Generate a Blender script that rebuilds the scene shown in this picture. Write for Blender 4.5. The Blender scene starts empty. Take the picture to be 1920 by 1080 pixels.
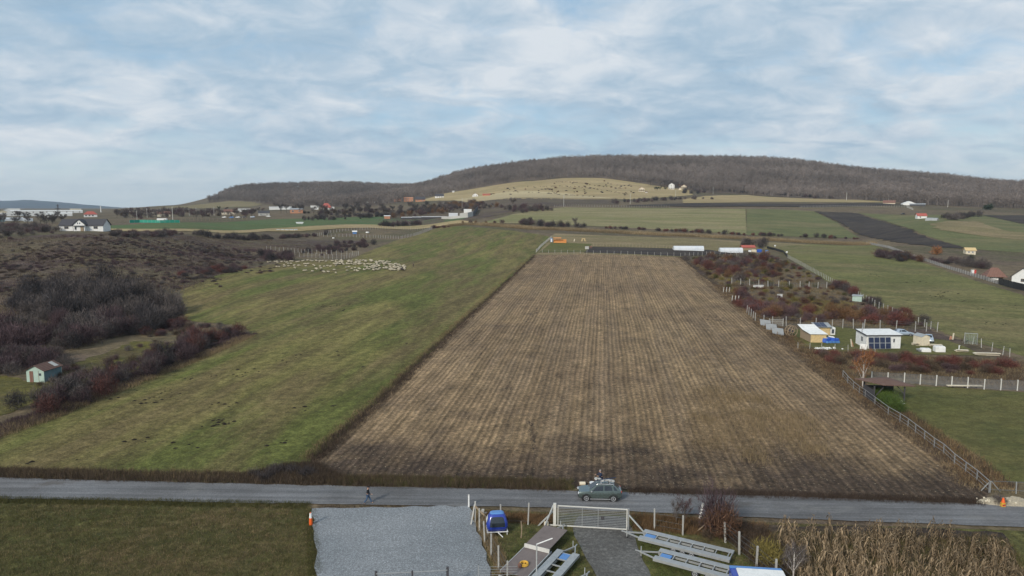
import bpy, bmesh, math, random
import numpy as np
from mathutils import Vector, Matrix
R = math.radians
random.seed(7)
rng = np.random.default_rng(11)
S = bpy.context.scene
# ------------------------------------------------------------------ camera
PITCH = R(6.7); CAMZ = 29.0; FPX = 1297.0
cd = bpy.data.cameras.new("camera"); cam = bpy.data.objects.new("camera", cd)
S.collection.objects.link(cam); S.camera = cam
cd.sensor_width = 36.0; cd.lens = 36.0 * FPX / 1920.0
cd.clip_start = 0.5; cd.clip_end = 40000
cam.location = (0, 0, CAMZ); cam.rotation_euler = (R(90) - PITCH, 0, 0)
# ------------------------------------------------------------------ sky
SUN_EL, SUN_AZ = R(30), R(215)      # azimuth clockwise from +Y
w = bpy.data.worlds.new("World"); S.world = w; w.use_nodes = True
nt = w.node_tree; N = nt.nodes; L = nt.links; N.clear()
def nd(t, **k):
    n = N.new(t)
    for a, b in k.items(): setattr(n, a, b)
    return n
def mth(op, a, b=None, c=None):
    n = nd('ShaderNodeMath', operation=op)
    for i, v in enumerate((a, b, c)):
        if v is None: continue
        if isinstance(v, (int, float)): n.inputs[i].default_value = v
        else: L.new(v, n.inputs[i])
    return n.outputs[0]
sky = nd('ShaderNodeTexSky', sky_type='NISHITA'); sky.sun_disc = False
sky.sun_elevation = SUN_EL; sky.sun_rotation = SUN_AZ
sky.air_density = 1.3; sky.dust_density = 2.0; sky.ozone_density = 2.0; sky.altitude = 300
tc = nd('ShaderNodeTexCoord'); sp = nd('ShaderNodeSeparateXYZ'); L.new(tc.outputs['Generated'], sp.inputs[0])
zc = mth('MAXIMUM', sp.outputs[2], 0.0)
den = mth('ADD', zc, 0.27)
px = mth('DIVIDE', sp.outputs[0], den); py = mth('DIVIDE', sp.outputs[1], den)
cb = nd('ShaderNodeCombineXYZ'); L.new(px, cb.inputs[0]); L.new(py, cb.inputs[1])
def noise(vec, scale, det, rough, sx=1, sy=1, off=(0, 0, 0), rot=0, dist=0.0):
    mp = nd('ShaderNodeMapping'); L.new(vec, mp.inputs[0]); mp.inputs['Scale'].default_value = (sx, sy, 1)
    mp.inputs['Location'].default_value = off; mp.inputs['Rotation'].default_value = (0, 0, rot)
    n = nd('ShaderNodeTexNoise'); L.new(mp.outputs[0], n.inputs['Vector'])
    n.inputs['Scale'].default_value = scale; n.inputs['Detail'].default_value = det
    n.inputs['Roughness'].default_value = rough; n.inputs['Distortion'].default_value = dist
    return n.outputs[0]
def ramp(fac, stops):
    r = nd('ShaderNodeValToRGB'); L.new(fac, r.inputs[0]); e = r.color_ramp.elements
    while len(e) < len(stops): e.new(0.5)
    for i, (p, c) in enumerate(stops):
        e[i].position = p; e[i].color = (c[0], c[1], c[2], 1) if not isinstance(c, (int, float)) else (c, c, c, 1)
    return r.outputs[0]
nA = noise(cb.outputs[0], 1.3, 3, 0.5, 1.0, 1.0, (3.1, 7.7, 0), R(25))
nB = noise(cb.outputs[0], 5.6, 9, 0.57, 0.95, 1.1, (1.2, 4.4, 0), R(-20), 0.5)
nC = noise(cb.outputs[0], 5.6, 9, 0.60, 0.95, 1.1, (1.225, 4.46, 0), R(-20), 0.4)
cov = mth('ADD', mth('MULTIPLY', nA, 0.55), mth('MULTIPLY', nB, 0.45))
hz = ramp(sp.outputs[2], [(0.0, 0.0), (0.03, 0.35), (0.08, 1.0)])      # cloud sheet thins to a clear band over the horizon
gap = ramp(cov, [(0.36, 0.0), (0.50, 1.0)])
nD = noise(cb.outputs[0], 1.1, 4, 0.5, 0.8, 1.1, (5.3, 9.1, 0), R(15), 0.2)
shade = ramp(mth('ADD', mth('MULTIPLY', nC, 0.52), mth('MULTIPLY', nD, 0.48)),
             [(0.37, (0.29, 0.41, 0.53)), (0.46, (0.37, 0.475, 0.575)), (0.53, (0.48, 0.555, 0.63)), (0.62, (0.62, 0.66, 0.70))])
blue = ramp(sp.outputs[2], [(0.0, (0.66, 0.75, 0.79)), (0.05, (0.56, 0.69, 0.76)), (0.12, (0.32, 0.50, 0.67)), (0.30, (0.22, 0.41, 0.62)), (1.0, (0.18, 0.33, 0.56))])
mx0 = nd('ShaderNodeMix', data_type='RGBA'); mx0.inputs[0].default_value = 0.25      # real sky tint in the gaps
sc = nd('ShaderNodeMix', data_type='RGBA', blend_type='MULTIPLY'); sc.inputs[0].default_value = 1.0
L.new(sky.outputs[0], sc.inputs[6]); sc.inputs[7].default_value = (0.10, 0.10, 0.10, 1)
L.new(blue, mx0.inputs[6]); L.new(sc.outputs[2], mx0.inputs[7])
mx = nd('ShaderNodeMix', data_type='RGBA')
L.new(mth('MULTIPLY', mth('MULTIPLY_ADD', gap, 0.75, 0.2), mth('MULTIPLY_ADD', hz, 0.8, 0.2)), mx.inputs[0])
L.new(mx0.outputs[2], mx.inputs[6]); L.new(shade, mx.inputs[7])
bg = nd('ShaderNodeBackground'); bg.inputs[1].default_value = 1.0; L.new(mx.outputs[2], bg.inputs[0])
wo = nd('ShaderNodeOutputWorld'); L.new(bg.outputs[0], wo.inputs[0])
# ------------------------------------------------------------------ sun behind thin cloud
sl = bpy.data.lights.new("sun", 'SUN'); sl.energy = 2.9; sl.angle = R(10); sl.color = (1.0, 0.93, 0.82)
so = bpy.data.objects.new("sun", sl); S.collection.objects.link(so)
sd = Vector((math.sin(SUN_AZ) * math.cos(SUN_EL), math.cos(SUN_AZ) * math.cos(SUN_EL), math.sin(SUN_EL)))
so.rotation_euler = sd.to_track_quat('Z', 'Y').to_euler(); so.location = (0, -20, 80)
S.view_settings.view_transform = 'Standard'; S.view_settings.look = 'None'
S.view_settings.exposure = 0.26; S.view_settings.gamma = 1.0
# ------------------------------------------------------------------ terrain
CP, SP = math.cos(PITCH), math.sin(PITCH)
def ray(u, v):
    cy = (540 - v) / FPX
    t = (cy * CP - SP) / (CP + cy * SP)
    return (u - 960) / FPX * (CP - t * SP), t
def zat(y, v): return CAMZ + y * ray(960, v)[1]
plane = lambda y: 0.018 * max(0.0, y - 75)
NEAR = [(20, 0), (50, 0), (75, 0), (95, plane(95)), (150, plane(150)), (220, plane(220))]
NEARL = [(20, 0), (50, 0), (75, 0), (112, 0.2), (150, 0.0), (190, 0.6)]
COL = [
 (-500, NEARL, [(250, 505), (330, 440), (430, 427), (500, 417), (700, 407), (900, 402), (1500, 396), (4000, 391)]),
 (0,   NEARL, [(250, 505), (330, 438), (430, 427), (500, 417), (700, 407), (900, 402), (1500, 396), (4000, 391)]),
 (160, NEARL, [(250, 508), (330, 437), (430, 426), (500, 417), (700, 408), (900, 401), (1500, 395), (4000, 391)]),
 (320, NEARL, [(250, 514), (350, 453), (430, 429), (500, 418), (700, 406), (900, 398), (1200, 393), (1600, 385), (2100, 386), (4000, 390)]),
 (480, NEAR, [(250, 520), (350, 479), (450, 448), (520, 430), (600, 415), (750, 403), (950, 394), (1300, 386), (1700, 374), (2200, 353), (2800, 372)]),
 (640, NEAR, [(303, 495), (350, 479), (500, 447), (560, 428), (650, 414), (800, 400), (1000, 390), (1400, 383), (1700, 372), (2250, 349), (2900, 368)]),
 (765, NEAR, [(303, 495), (350, 478), (500, 444), (620, 425), (750, 408), (900, 392), (1050, 382), (1300, 374), (1600, 364), (2250, 355), (3000, 372)]),
 (880, NEAR, [(350, 476), (430, 447), (500, 431), (620, 412), (750, 398), (900, 384), (1050, 374), (1250, 364), (1450, 352), (1900, 327), (2500, 350)]),
 (1000, NEAR, [(350, 475), (430, 447), (500, 431), (600, 411), (750, 386), (900, 375), (1050, 367), (1200, 354), (1350, 338), (1900, 312), (2500, 335)]),
 (1120, NEAR, [(350, 475), (430, 449), (500, 433), (600, 412), (750, 388), (900, 376), (1050, 366), (1200, 351), (1350, 334), (1900, 304), (2500, 328)]),
 (1280, NEAR, [(350, 478), (430, 452), (500, 437), (600, 415), (750, 389), (950, 375), (1150, 359), (1320, 348), (1900, 303), (2500, 325)]),
 (1440, NEAR, [(350, 481), (430, 459), (500, 443), (600, 418), (750, 390), (950, 377), (1200, 365), (1900, 307), (2500, 328)]),
 (1600, NEAR, [(350, 480), (430, 463), (500, 448), (600, 424), (750, 396), (1000, 375), (1200, 366), (1850, 325), (2500, 345)]),
 (1760, NEAR, [(250, 523), (360, 477), (440, 450), (520, 420), (700, 402), (860, 388), (1000, 383), (1200, 374), (1750, 338), (2400, 355)]),
 (1920, NEAR, [(250, 527), (360, 484), (440, 455), (520, 430), (700, 404), (860, 391), (1000, 386), (1200, 378), (1550, 351), (2200, 365)]),
 (2500, NEAR, [(250, 527), (360, 484), (440, 455), (520, 430), (700, 404), (860, 391), (1000, 386), (1200, 378), (1550, 355), (2200, 370)]),
]
def pchip(xk, yk, x):
    xk = np.array(xk, float); yk = np.array(yk, float); h = np.diff(xk); d = np.diff(yk) / h
    m = np.zeros(len(xk)); m[0] = d[0]; m[-1] = d[-1]
    for i in range(1, len(xk) - 1):
        if d[i-1] * d[i] > 0:
            w1 = 2 * h[i] + h[i-1]; w2 = h[i] + 2 * h[i-1]
            m[i] = (w1 + w2) / (w1 / d[i-1] + w2 / d[i])
    i = np.clip(np.searchsorted(xk, x) - 1, 0, len(xk) - 2); t = (x - xk[i]) / h[i]
    t = np.clip(t, 0, 1); hh = h[i]
    return (yk[i]*(2*t**3-3*t**2+1) + hh*m[i]*(t**3-2*t**2+t) + yk[i+1]*(-2*t**3+3*t**2) + hh*m[i+1]*(t**3-t**2))
NY = 460; LY = np.linspace(math.log(20), math.log(24000), NY); YS = np.exp(LY)
AC = np.array([(c[0] - 960) / FPX for c in COL])
prof = []
for u, near, far in COL:
    ys = [p[0] for p in near] + [p[0] for p in far] + [7000, 24000]
    zs = [p[1] for p in near] + [zat(*p) for p in far] + [zat(7000, 390.5), zat(24000, 389)]
    prof.append(pchip(np.log(ys), zs, LY))
prof = np.array(prof)
# smooth along log-y a little
k = np.array([1, 2, 3, 2, 1]) / 9.0
for i in range(len(prof)):
    prof[i] = np.convolve(np.pad(prof[i], 2, mode='edge'), k, 'valid')
AG = np.concatenate([np.linspace(-3, -1.0, 9)[:-1], np.linspace(-1.0, 1.0, 321), np.linspace(1.0, 3, 9)[1:]])
TZ = np.array([pchip(AC, prof[:, j], np.clip(AG, AC[0], AC[-1])) for j in range(NY)]).T    # [a, y]
def H(x, y):
    x = np.asarray(x, float); y = np.asarray(y, float)
    yy = np.maximum(y, 20.0); a = np.clip(x / yy, -2.999, 2.999); l = np.log(np.minimum(yy, 23900))
    i = np.clip(np.searchsorted(AG, a) - 1, 0, len(AG) - 2); fa = (a - AG[i]) / (AG[i+1] - AG[i])
    g = (l - LY[0]) / (LY[1] - LY[0]); j = np.clip(g.astype(int), 0, NY - 2)
    fb = (yy - YS[j]) / (YS[j+1] - YS[j])
    return (TZ[i, j]*(1-fa) + TZ[i+1, j]*fa)*(1-fb) + (TZ[i, j+1]*(1-fa) + TZ[i+1, j+1]*fa)*fb
def h(x, y): return float(H(x, y))
def pix(u, v, ymin=35.0):
    """the spot of ground seen at photograph pixel (u, v)"""
    a, t = ray(u, v)
    ys = np.exp(np.linspace(math.log(ymin), math.log(8000), 2400))
    d = CAMZ + t * ys - H(a * ys, ys)
    k = np.argmax(d < 0)
    if d[k] >= 0: k = len(ys) - 1
    y0, y1, d0, d1 = ys[k-1], ys[k], d[k-1], d[k]
    y = y0 + (y1 - y0) * max(0, min(1, d0 / (d0 - d1 + 1e-9)))
    return Vector((a * y, y, h(a * y, y)))
def ppm(p): return FPX / (p.y * CP + (CAMZ - p.z) * SP)       # pixels per metre there
# ------------------------------------------------------------------ mesh helpers
COLL = S.collection
def tag(o, label=None, cat=None, group=None, kind=None):
    if label: o["label"] = label
    if cat: o["category"] = cat
    if group: o["group"] = group
    if kind: o["kind"] = kind
    return o
def link(name, me, m=None, parent=None):
    o = bpy.data.objects.new(name, me); COLL.objects.link(o)
    if m is not None: me.materials.append(m)
    if parent is not None: o.parent = parent
    return o
def thing(name, label, cat, loc=(0, 0, 0), rz=0.0, group=None):
    o = bpy.data.objects.new(name, None); COLL.objects.link(o); o.empty_display_size = 0.3
    o.location = loc; o.rotation_euler = (0, 0, rz)
    return tag(o, label, cat, group)
def np_mesh(name, V, F, smooth=False):
    """V (n,3) array, F (m,k) array of equal-size faces"""
    me = bpy.data.meshes.new(name); V = np.asarray(V, np.float32); F = np.asarray(F, np.int32)
    me.vertices.add(len(V)); me.vertices.foreach_set('co', V.ravel())
    k = F.shape[1]; me.loops.add(F.size); me.loops.foreach_set('vertex_index', F.ravel())
    me.polygons.add(len(F)); me.polygons.foreach_set('loop_start', np.arange(0, F.size, k, dtype=np.int32))
    me.polygons.foreach_set('loop_total', np.full(len(F), k, np.int32))
    if smooth: me.polygons.foreach_set('use_smooth', np.ones(len(F), bool))
    me.update(calc_edges=True); return me
def copy_tree(o, parent=None):
    c = o.copy(); COLL.objects.link(c)
    if parent is not None: c.parent = parent
    for ch in list(o.children): copy_tree(ch, c)
    return c
# ------------------------------------------------------------------ materials
class G:
    def __init__(s, name):
        s.m = bpy.data.materials.new(name); s.m.use_nodes = True; s.t = s.m.node_tree
        s.b = s.t.nodes['Principled BSDF']; s.p = None
    def n(s, t, **k):
        x = s.t.nodes.new(t)
        for a, b in k.items(): setattr(x, a, b)
        return x
    def l(s, a, b): s.t.links.new(a, b)
    def pos(s):
        if s.p is None: s.p = s.n('ShaderNodeNewGeometry').outputs['Position']
        return s.p
    def obj(s): return s.n('ShaderNodeTexCoord').outputs['Object']
    def noise(s, scale, det=4, rough=.55, st=(1, 1, 1), rz=0., vec=None, dist=0.):
        mp = s.n('ShaderNodeMapping'); s.l(vec or s.pos(), mp.inputs[0])
        mp.vector_type = 'POINT'; mp.inputs['Rotation'].default_value = (0, 0, rz)
        mp2 = s.n('ShaderNodeMapping'); s.l(mp.outputs[0], mp2.inputs[0]); mp2.inputs['Scale'].default_value = st
        x = s.n('ShaderNodeTexNoise'); s.l(mp2.outputs[0], x.inputs['Vector'])
        x.inputs['Scale'].default_value = scale; x.inputs['Detail'].default_value = det
        x.inputs['Roughness'].default_value = rough; x.inputs['Distortion'].default_value = dist
        return x.outputs[0]
    def ramp(s, fac, stops, interp='LINEAR'):
        r = s.n('ShaderNodeValToRGB'); s.l(fac, r.inputs[0]); e = r.color_ramp.elements; r.color_ramp.interpolation = interp
        while len(e) < len(stops): e.new(.5)
        for i, (p, c) in enumerate(stops):
            e[i].position = p; e[i].color = (c[0], c[1], c[2], 1) if not isinstance(c, (int, float)) else (c, c, c, 1)
        return r.outputs[0]
    def mix(s, f, a, b, bt='MIX'):
        x = s.n('ShaderNodeMix', data_type='RGBA', blend_type=bt)
        for i, v in ((0, f), (6, a), (7, b)):
            if isinstance(v, (int, float)): x.inputs[i].default_value = v
            elif isinstance(v, tuple): x.inputs[i].default_value = (v[0], v[1], v[2], 1)
            else: s.l(v, x.inputs[i])
        return x.outputs[2]
    def math(s, op, a, b):
        x = s.n('ShaderNodeMath', operation=op)
        for i, v in enumerate((a, b)):
            if isinstance(v, (int, float)): x.inputs[i].default_value = v
            else: s.l(v, x.inputs[i])
        return x.outputs[0]
    def bump(s, hgt, dist, strength=1.0):
        b = s.n('ShaderNodeBump'); b.inputs['Strength'].default_value = strength; b.inputs['Distance'].default_value = dist
        s.l(hgt, b.inputs['Height']); s.l(b.outputs[0], s.b.inputs['Normal'])
    def done(s, col=None, rough=.9, metal=0., spec=.3):
        if col is not None:
            if isinstance(col, tuple): s.b.inputs['Base Color'].default_value = (*col, 1)
            else: s.l(col, s.b.inputs['Base Color'])
        s.b.inputs['Roughness'].default_value = rough; s.b.inputs['Metallic'].default_value = metal
        s.b.inputs['Specular IOR Level'].default_value = spec
        return s.m
FR = -R(7.4)            # the fields run 7.4 degrees right of the view
def ground_mat(name, c, st=(1, 1, 1), rz=0., big=.02, mid=.12, fine=1.1, lo=.45, hi=.56, amt=.6, bump=.25, spots=None):
    """c = (main, second, third): large drifts, middle clumps, fine tufts"""
    g = G(name)
    a = g.noise(big, 4, .6, st, rz); b = g.noise(mid, 6, .65, st, rz); f = g.noise(fine, 6, .75, (1, 1, 1), rz); ff = g.noise(fine * 5, 3, .7)
    col = g.mix(g.ramp(a, [(lo, 0.), (hi, 1.)]), c[0], c[1])
    col = g.mix(g.math('MULTIPLY', g.ramp(b, [(lo - .02, 0.), (hi + .06, 1.)]), .8), col, c[2])
    col = g.mix(amt * .8, col, g.ramp(g.noise(mid * 3, 5, .7, st, rz), [(.36, .55), (.5, 1.), (.66, 1.5)]), 'MULTIPLY')
    col = g.mix(amt * .9, col, g.ramp(f, [(.3, .3), (.5, 1.), (.7, 1.9)]), 'MULTIPLY')
    col = g.mix(amt * .8, col, g.ramp(ff, [(.3, .35), (.5, 1.), (.7, 1.7)]), 'MULTIPLY')
    if spots:
        sp_ = g.noise(spots[0], 3, .6, (1, 2.2, 1), R(20)); ms = g.noise(spots[0] * .12, 2, .5)
        col = g.mix(g.math('MULTIPLY', g.ramp(sp_, [(.70, 0.), (.72, 1.)]), g.ramp(ms, [(.48, 0.), (.54, 1.)])), col, spots[1])
    g.bump(f, bump); return g.done(col, .95, 0, .15)
def sheet(name, poly, mat, layer=1, cell=None, jag=0.0, label=None, px=True, kind='structure', off=None):
    """a draped patch of ground; poly in photograph pixels (px) or metres"""
    P = [pix(*p).xy for p in poly] if px else [Vector(p[:2]) for p in poly]
    ymid = sum(p.y for p in P) / len(P)
    if jag:
        Q = []
        for i, p in enumerate(P):
            q = P[(i + 1) % len(P)]; n_ = max(1, min(160, int((q - p).length / max(1.2, jag * 2.0))))
            nrm = Vector((-(q - p).y, (q - p).x)); nrm = nrm.normalized() if nrm.length > 1e-6 else nrm
            for k in range(n_):
                t = k / n_; r = p.lerp(q, t)
                if k: r = r + nrm * random.uniform(-jag, jag)
                Q.append(r)
        P = Q
    bm = bmesh.new(); vs = [bm.verts.new((p.x, p.y, 0)) for p in P]; f = bm.faces.new(vs); 
    xs = [p.x for p in P]; ys = [p.y for p in P]
    span = max(max(xs) - min(xs), max(ys) - min(ys)); c = cell or max(2.0, min(20, span / 110))
    bmesh.ops.triangulate(bm, faces=[f])
    for ax, lo_, hi_ in ((0, min(xs), max(xs)), (1, min(ys), max(ys))):
        k = math.ceil(lo_ / c) * c
        while k < hi_:
            co = (k, 0, 0) if ax == 0 else (0, k, 0); no = (1, 0, 0) if ax == 0 else (0, 1, 0)
            bmesh.ops.bisect_plane(bm, geom=bm.verts[:] + bm.edges[:] + bm.faces[:], plane_co=co, plane_no=no)
            k += c
    A = np.array([v.co[:] for v in bm.verts]); Z = H(A[:, 0], A[:, 1])
    offs = (0.02 if layer > 1 else 0.0) + layer * (0.012 + np.maximum(0, A[:, 1] - 60) * 2.6e-4) + .02 if off is None else off
    Z = Z + offs
    for v, z in zip(bm.verts, Z): v.co.z = z
    me = bpy.data.meshes.new(name); 
    for f in bm.faces:
        if f.normal.z < 0: f.normal_flip()
        f.smooth = True
    bm.to_mesh(me); bm.free()
    o = link(name, me, mat); tag(o, label, None, None, kind); return o
# ground sheet, one fan reaching the horizon
xs = AG[:, None] * YS[None, :]; V = np.stack([xs, np.broadcast_to(YS, xs.shape), TZ], -1)
nA_, nY_ = xs.shape
back = np.stack([AG * 900, np.full(nA_, -400.0), np.zeros(nA_)], -1)
V = np.concatenate([back[:, None, :], V], 1); nY_ += 1
idx = np.arange(nA_ * nY_).reshape(nA_, nY_)
F = np.stack([idx[:-1, :-1], idx[1:, :-1], idx[1:, 1:], idx[:-1, 1:]], -1).reshape(-1, 4)
M_ground = ground_mat('scrub_ground', ((.135, .104, .062), (.085, .074, .040), (.105, .076, .058)), big=.012, mid=.05, fine=.6, amt=.55)
gr = link('ground', np_mesh('ground', V.reshape(-1, 3), F, True), M_ground); tag(gr, kind='structure')
# ------------------------------------------------------------------ fields and other ground
def stubble():
    g = G('corn_stubble'); P = g.pos()
    mp = g.n('ShaderNodeMapping'); g.l(P, mp.inputs[0]); mp.inputs['Rotation'].default_value = (0, 0, -FR); sx = g.n('ShaderNodeSeparateXYZ'); g.l(mp.outputs[0], sx.inputs[0])
    wob = g.math('MULTIPLY', g.noise(.05, 2, .5), .9); X = g.math('ADD', sx.outputs[0], wob)
    rows = g.math('SINE', g.math('MULTIPLY', X, 6.2832 / .8), 0.); wide = g.math('SINE', g.math('MULTIPLY', X, 6.2832 / 3.2), 0.)
    row = g.math('ADD', g.math('MULTIPLY', g.noise(1.0, 1, .5, (1.1, .012, 1), -FR), .5), g.math('MULTIPLY', g.noise(1.0, 1, .5, (2.6, .03, 1), -FR), .5)); row2 = g.noise(1.0, 1, .5, (.30, .008, 1), -FR)
    tracks = g.noise(1.0, 3, .5, (.28, .02, 1), -FR); big = g.noise(.025, 5, .6); b2 = g.noise(.10, 7, .75)
    f = g.noise(1.6, 7, .8); ff = g.noise(7, 4, .8); fy = g.noise(.9, 5, .75, (1, .35, 1), -FR); m3 = g.noise(.30, 6, .75, (1, .6, 1), -FR)
    col = g.mix(g.ramp(big, [(.42, 0.), (.60, 1.)]), (.240, .166, .094), (.182, .124, .073))
    col = g.mix(g.math('MULTIPLY', g.ramp(b2, [(.56, 0.), (.66, 1.)]), .6), col, (.095, .068, .048))
    col = g.mix(g.math('MULTIPLY', g.ramp(row2, [(.44, 0.), (.60, 1.)]), .4), col, (.160, .115, .076))
    # wet dark soil along the road side of the field
    dist = g.math('ADD', g.math('SUBTRACT', sx.outputs[1], EDGE_Y), g.math('MULTIPLY', sx.outputs[0], EDGE_K))
    wet = g.math('ADD', g.math('MULTIPLY', dist, .055), g.math('ADD', g.math('MULTIPLY', g.noise(.07, 6, .7), -3.2), 1.6))
    col = g.mix(g.ramp(wet, [(.15, .92), (.95, 0.)]), col, (.058, .041, .031))
    col = g.mix(.16, col, g.ramp(g.math('MULTIPLY_ADD' if False else 'ADD', g.math('MULTIPLY', rows, .5), .5), [(0., .45), (.6, 1.), (1., 1.45)]), 'MULTIPLY')
    col = g.mix(.10, col, g.ramp(g.math('ADD', g.math('MULTIPLY', wide, .5), .5), [(0., .6), (1., 1.25)]), 'MULTIPLY')
    col = g.mix(.42, col, g.ramp(row, [(.36, .5), (.5, .95), (.62, 1.45)]), 'MULTIPLY')
    col = g.mix(.6, col, g.ramp(m3, [(.35, .5), (.5, 1.), (.65, 1.4)]), 'MULTIPLY')
    col = g.mix(.85, col, g.ramp(f, [(.32, .25), (.5, 1.), (.66, 2.0)]), 'MULTIPLY')
    col = g.mix(.6, col, g.ramp(ff, [(.3, .4), (.5, 1.), (.7, 1.8)]), 'MULTIPLY')
    col = g.mix(g.ramp(g.noise(3.5, 3, .6), [(.64, 0.), (.70, .8)]), col, (.44, .36, .24))
    col = g.mix(g.math('MULTIPLY', g.ramp(tracks, [(.64, 0.), (.70, 1.)]), g.ramp(fy, [(.5, 0.), (.6, 1.)])), col, (.04, .028, .022))
    g.bump(g.math('ADD', f, g.math('MULTIPLY', rows, .35)), .2); return g.done(col, .95, 0, .15)
_a, _b = pix(700, 905), pix(1700, 935); _c, _s = math.cos(-FR), math.sin(-FR)
_r = lambda p: (p.x * _c - p.y * _s, p.x * _s + p.y * _c)
_a, _b = _r(_a), _r(_b); EDGE_K = -(_b[1] - _a[1]) / (_b[0] - _a[0]); EDGE_Y = _a[1] + EDGE_K * _a[0]
M_stub = stubble()
M_past = ground_mat('pasture_grass', ((.148, .130, .045), (.094, .102, .028), (.125, .094, .044)), st=(1, .16, 1), rz=-FR, big=.045, mid=.11, fine=.7,
                    lo=.45, hi=.54, amt=.75, spots=(.55, (.018, .02, .012)))
M_pastR = ground_mat('far_pasture_grass', ((.130, .126, .046), (.155, .130, .060), (.095, .100, .035)), st=(.5, 1, 1), rz=R(25), big=.015, mid=.05, fine=.7, spots=(.5, (.02, .022, .014)))
M_lawn = ground_mat('rough_lawn', ((.092, .086, .030), (.108, .080, .038), (.064, .066, .024)), big=.06, mid=.25, fine=1.3, amt=.7)
M_lawnR = ground_mat('mown_lawn', ((.100, .100, .032), (.124, .112, .042), (.074, .080, .028)), st=(.6, 1, 1), big=.05, mid=.2, fine=1.5, amt=.5)
M_mid = ground_mat('pale_green_field', ((.180, .166, .075), (.225, .188, .100), (.140, .142, .060)), st=(.25, 1.2, 1), big=.02, mid=.05, fine=.5, amt=.35)
M_mid2 = ground_mat('green_field', ((.115, .118, .050), (.150, .132, .064), (.090, .100, .042)), st=(.4, 1, 1), big=.015, mid=.05, fine=.5, amt=.35)
M_vivid = ground_mat('winter_crop', ((.060, .110, .040), (.075, .105, .038), (.100, .105, .050)), st=(.25, 1, 1), big=.02, mid=.06, fine=.5, amt=.35)
M_tan = ground_mat('dry_meadow', ((.42, .345, .20), (.36, .29, .17), (.31, .25, .14)), st=(.35, 1, 1), big=.012, mid=.04, fine=.4, amt=.3)
M_tan2 = ground_mat('cropped_stubble', ((.345, .262, .140), (.285, .215, .118), (.235, .192, .090)), st=(.35, 1, 1), big=.012, mid=.04, fine=.4, amt=.3)
M_olive = ground_mat('olive_grass', ((.180, .148, .075), (.215, .165, .092), (.135, .115, .056)), st=(.3, 1.3, 1), big=.02, mid=.06, fine=.6, amt=.45)
M_black = ground_mat('ploughed_soil', ((.034, .028, .027), (.044, .036, .032), (.068, .054, .042)), st=(.4, 1, 1), big=.02, mid=.1, fine=1.0, amt=.6, bump=.4)
M_dirt = ground_mat('dark_bare_soil', ((.050, .037, .029), (.085, .063, .043), (.036, .028, .024)), st=(.4, 1.4, 1), big=.08, mid=.35, fine=1.6, amt=.65)
M_hillfloor = ground_mat('leaf_litter', ((.115, .088, .066), (.09, .07, .055), (.13, .095, .07)), big=.01, mid=.03, fine=.2, amt=.3)
M_brown = ground_mat('brown_scrub', ((.105, .080, .056), (.072, .050, .046), (.092, .076, .042)), st=(.45, 1, 1), big=.03, mid=.08, fine=.7, amt=.7)
M_yellowg = ground_mat('mossy_grass', ((.115, .100, .028), (.090, .070, .034), (.076, .072, .026)), big=.04, mid=.15, fine=1., amt=.6)
def gravel(name, c, c2, scale, gr_=.6):
    g = G(name); a = g.noise(.12, 4, .6); b = g.noise(.5, 5, .7, (.3, 1.5, 1)); f = g.noise(scale, 3, .8); ff = g.noise(scale * 3.1, 2, .8)
    vo = g.n('ShaderNodeTexVoronoi'); g.l(g.pos(), vo.inputs['Vector']); vo.inputs['Scale'].default_value = scale * 1.3
    col = g.mix(g.ramp(a, [(.38, 0.), (.62, 1.)]), c, c2)
    col = g.mix(.45 if name != 'crushed_stone' else .15, col, g.ramp(b, [(.3, .6), (.5, 1.), (.7, 1.4)]), 'MULTIPLY')
    col = g.mix(gr_, col, g.ramp(f, [(.3, .45), (.5, .95), (.68, 1.8)]), 'MULTIPLY')
    col = g.mix(gr_, col, g.ramp(ff, [(.3, .5), (.5, 1.), (.68, 1.6)]), 'MULTIPLY')
    sv = g.n('ShaderNodeSeparateColor'); g.l(vo.outputs['Color'], sv.inputs[0])
    col = g.mix(gr_ * .7, col, g.ramp(sv.outputs[0], [(0., .6), (.7, 1.), (1., 1.7)]), 'MULTIPLY')
    if name == 'road_gravel':
        w1 = g.noise(1., 4, .6, (.03, 1.0, 1), R(1.5)); col = g.mix(.8, col, g.ramp(w1, [(.35, .72), (.5, 1.), (.65, 1.35)]), 'MULTIPLY')
        col = g.mix(g.ramp(g.noise(.35, 5, .7, (.4, 1, 1)), [(.56, 0.), (.68, .6)]), col, (.19, .185, .175)); col = g.mix(g.ramp(g.noise(.22, 5, .7, (.5, 1, 1)), [(.58, 0.), (.68, .6)]), col, (.085, .072, .062))
    g.bump(f, .04); return g.done(col, .9, 0, .3)
M_lot = gravel('crushed_stone', (.215, .226, .236), (.178, .191, .202), 8.0, .62)
M_road = gravel('road_gravel', (.142, .143, .148), (.115, .113, .115), 8.0, .35)
M_drive = gravel('drive_gravel', (.115, .112, .106), (.078, .073, .067), 3.2, .5)

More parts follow.
